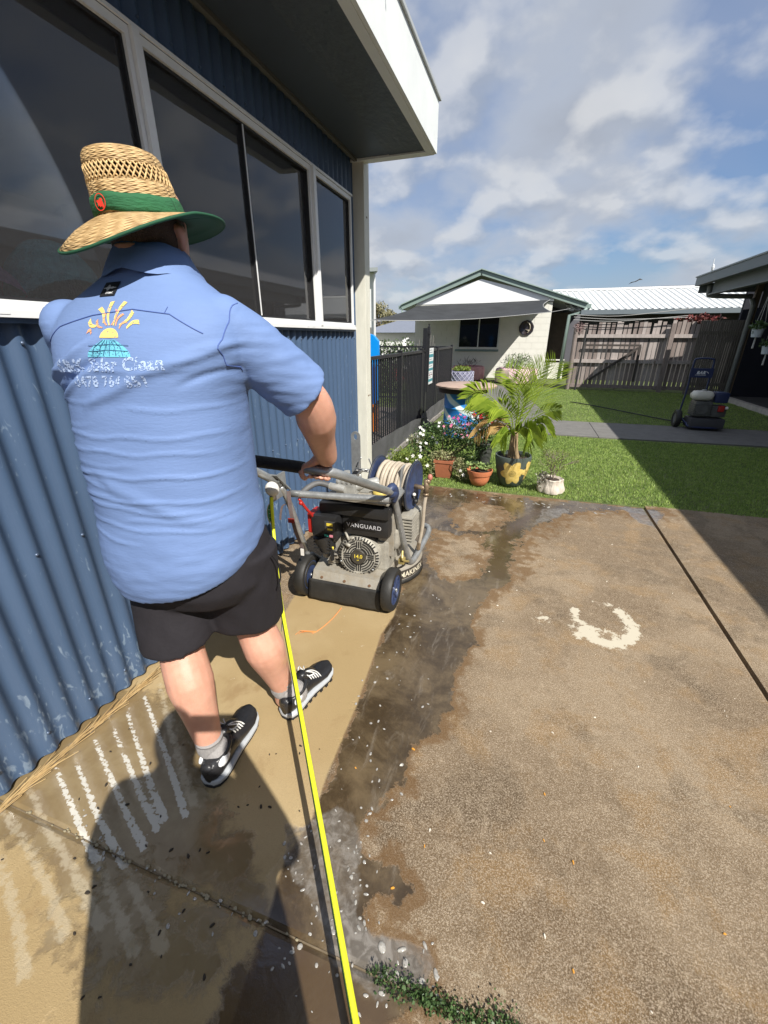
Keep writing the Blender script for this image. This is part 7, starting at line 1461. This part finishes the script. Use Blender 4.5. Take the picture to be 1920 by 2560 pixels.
# ------------------------------------------------------------------ pressure washer
pw=thing('pressure_washer','navy upright petrol pressure washer with cream tank parked on the path','pressure washer',(4.3,8.2,0)); nv=mat('washer_navy',(0.018,0.028,0.085),0.4,var=0.1); 
b=MB(); X0,X1,YB=4.00,4.27,8.30
b.tube([(X0-0.02,YB,0.16),(X0,YB,0.60),(X0,YB,1.02),(X0+0.04,YB,1.085),(X1-0.04,YB,1.085),(X1,YB,1.02),(X1,YB,0.60),(X1+0.02,YB,0.16)],0.014,10,smooth=4); b.build('handle_frame',nv,pw,smooth=True)
b=MB(); b.box(X0-0.025,X1+0.025,YB-0.025,YB-0.005,0.80,0.945,bev=0.006); hp_=b.build('badge_plate',nv,pw)
vs,fs=text2d('BAR',0.062,0.0025,1.1); sk=[(a+c*0.25,c) for a,c in vs]; o_,f_=place2d(sk,fs,(4.125,YB-0.0265,0.857),(1,0,0),(0,0,1)); b=MB(); b.add(o_,f_); b.box(4.05,4.20,YB-0.027,YB-0.0262,0.838,0.843); b.add([(4.185,YB-0.0265,0.90),(4.225,YB-0.0265,0.885),(4.235,YB-0.0265,0.862),(4.205,YB-0.0265,0.885)],[(0,1,2,3)]); b.build('badge_lettering',mat('pale_lettering',(0.65,0.67,0.70),0.5),hp_,fixn=False)
def pwheel(x,y,r):
    o=bpy.data.objects.new('wheel',None); COL.objects.link(o); o.parent=pw; o.location=-Vector(pw.location); b=MB(); rings=[[Vector((x+q,y+rr_*math.cos(2*PI*j/28),r+rr_*math.sin(2*PI*j/28))) for j in range(28)] for rr_,q in ((r*0.6,-0.04),(r*0.92,-0.04),(r,-0.02),(r,0.02),(r*0.92,0.04),(r*0.6,0.04))]; b.loft(rings,closed=True); b.build('tyre',rub,o,smooth=True,autos=40); b=MB(); b.cyl((x-0.03,y,r),(x+0.03,y,r),r*0.62,24); b.build('hub',mat('hub_grey',(0.12,0.12,0.13),0.6),o,smooth=True,autos=40)
pwheel(3.96,8.28,0.142); pwheel(4.52,8.42,0.142)
b=MB(); b.tube([(3.98,8.28,0.142),(4.52,8.40,0.142)],0.014,8); b.tube([(X0-0.02,YB,0.17),(4.06,8.12,0.10),(4.10,8.02,0.06),(4.48,8.02,0.06),(4.56,8.12,0.12),(4.58,8.30,0.17)],0.016,8,smooth=4); b.build('base_frame',nv,pw,smooth=True)
b=MB(); b.box(4.07,4.56,8.0,8.34,0.03,0.20,bev=0.05); b.build('skid_tray',mat('tray_grey',(0.05,0.05,0.055),0.55,var=0.1),pw,smooth=True,autos=45)
b=MB(); P=[]; b.loft([[Vector((4.19+sx*w*1.0,8.16+sy*w*0.75,zq)) for sx,sy in [(math.copysign(abs(math.cos(2*PI*j/24))**0.5,math.cos(2*PI*j/24)),math.copysign(abs(math.sin(2*PI*j/24))**0.5,math.sin(2*PI*j/24))) for j in range(24)]] for w,zq in ((0.10,0.47),(0.145,0.50),(0.152,0.535),(0.150,0.56),(0.12,0.605),(0.07,0.612))]); b.build('fuel_tank',mat('cream_tank',(0.62,0.60,0.52),0.4),pw,smooth=True,autos=50)
b=MB(); b.cyl((4.20,8.15,0.61),(4.20,8.15,0.63),0.035,16); b.build('tank_cap',mat('cap_grey',(0.35,0.35,0.33),0.5),pw)
b=MB(); b.box(4.10,4.34,8.05,8.30,0.22,0.46,bev=0.03); b.cyl((4.20,8.03,0.34),(4.20,8.06,0.34),0.085,20); b.box(4.34,4.55,8.06,8.26,0.22,0.40,bev=0.03)
for k in range(7): b.box(4.09,4.36,8.04,8.31,0.24+k*0.028,0.248+k*0.028)
b.build('engine_block',mat('engine_grey',(0.11,0.11,0.105),0.5,metal=0.3,var=0.3,vs=12),pw,smooth=True,autos=35)
b=MB(); b.box(4.35,4.53,8.05,8.28,0.44,0.60,bev=0.03); b.build('air_filter',nv,pw,smooth=True,autos=40)
b=MB(); b.box(4.42,4.50,8.02,8.10,0.31,0.40,bev=0.015); b.build('pump_cap',redm,pw)
b=MB(); b.sphere((4.53,8.04,0.37),0.025,10); b.build('gauge',wht2,pw,smooth=True)
b=MB(); b.tube([(2.50,10.7,0.02),(2.95,10.15,0.03),(3.45,9.5,0.025),(3.95,8.85,0.02),(4.15,8.45,0.05),(4.20,8.3,0.15)],0.011,6,smooth=6); tag(b.build('black_hose',mat('hose_black',(0.012,0.012,0.012),0.5),smooth=True),'black hose trailing across the lawn from the pressure washer','hose')
# bird and mast in the sky
b=MB(); bp=Vector((9.75,48,6.0)); b.add([bp,bp+Vector((0.35,0.05,0.22)),bp+Vector((0.62,0.1,0.10)),bp+Vector((0.30,0.0,0.08)),bp+Vector((-0.30,0.05,-0.05)),bp+Vector((-0.5,0.1,-0.22)),bp+Vector((-0.2,0,-0.10)),bp+Vector((0.05,-0.15,-0.06)),bp+Vector((0.05,0.2,0.05))],[(0,1,2,3),(0,4,5,6),(7,3,8),(7,8,6)]); tag(b.build('bird',mat('bird_dark',(0.03,0.03,0.03),0.8)),'small dark bird flying above the white ribbed roof','bird')
b=MB(); b.tube([(8.77,25,0),(8.77,25,4.6)],0.015,5); b.sphere((8.80,25,4.25),0.09,8,(0.7,0.7,1.5)); tag(b.build('roof_mast',mat('mast_pale',(0.7,0.72,0.74),0.4)),'thin aerial mast with white blob above the carport gutter','aerial')
# label clean-up for twin parts handled per thing
SC.render.engine='CYCLES'
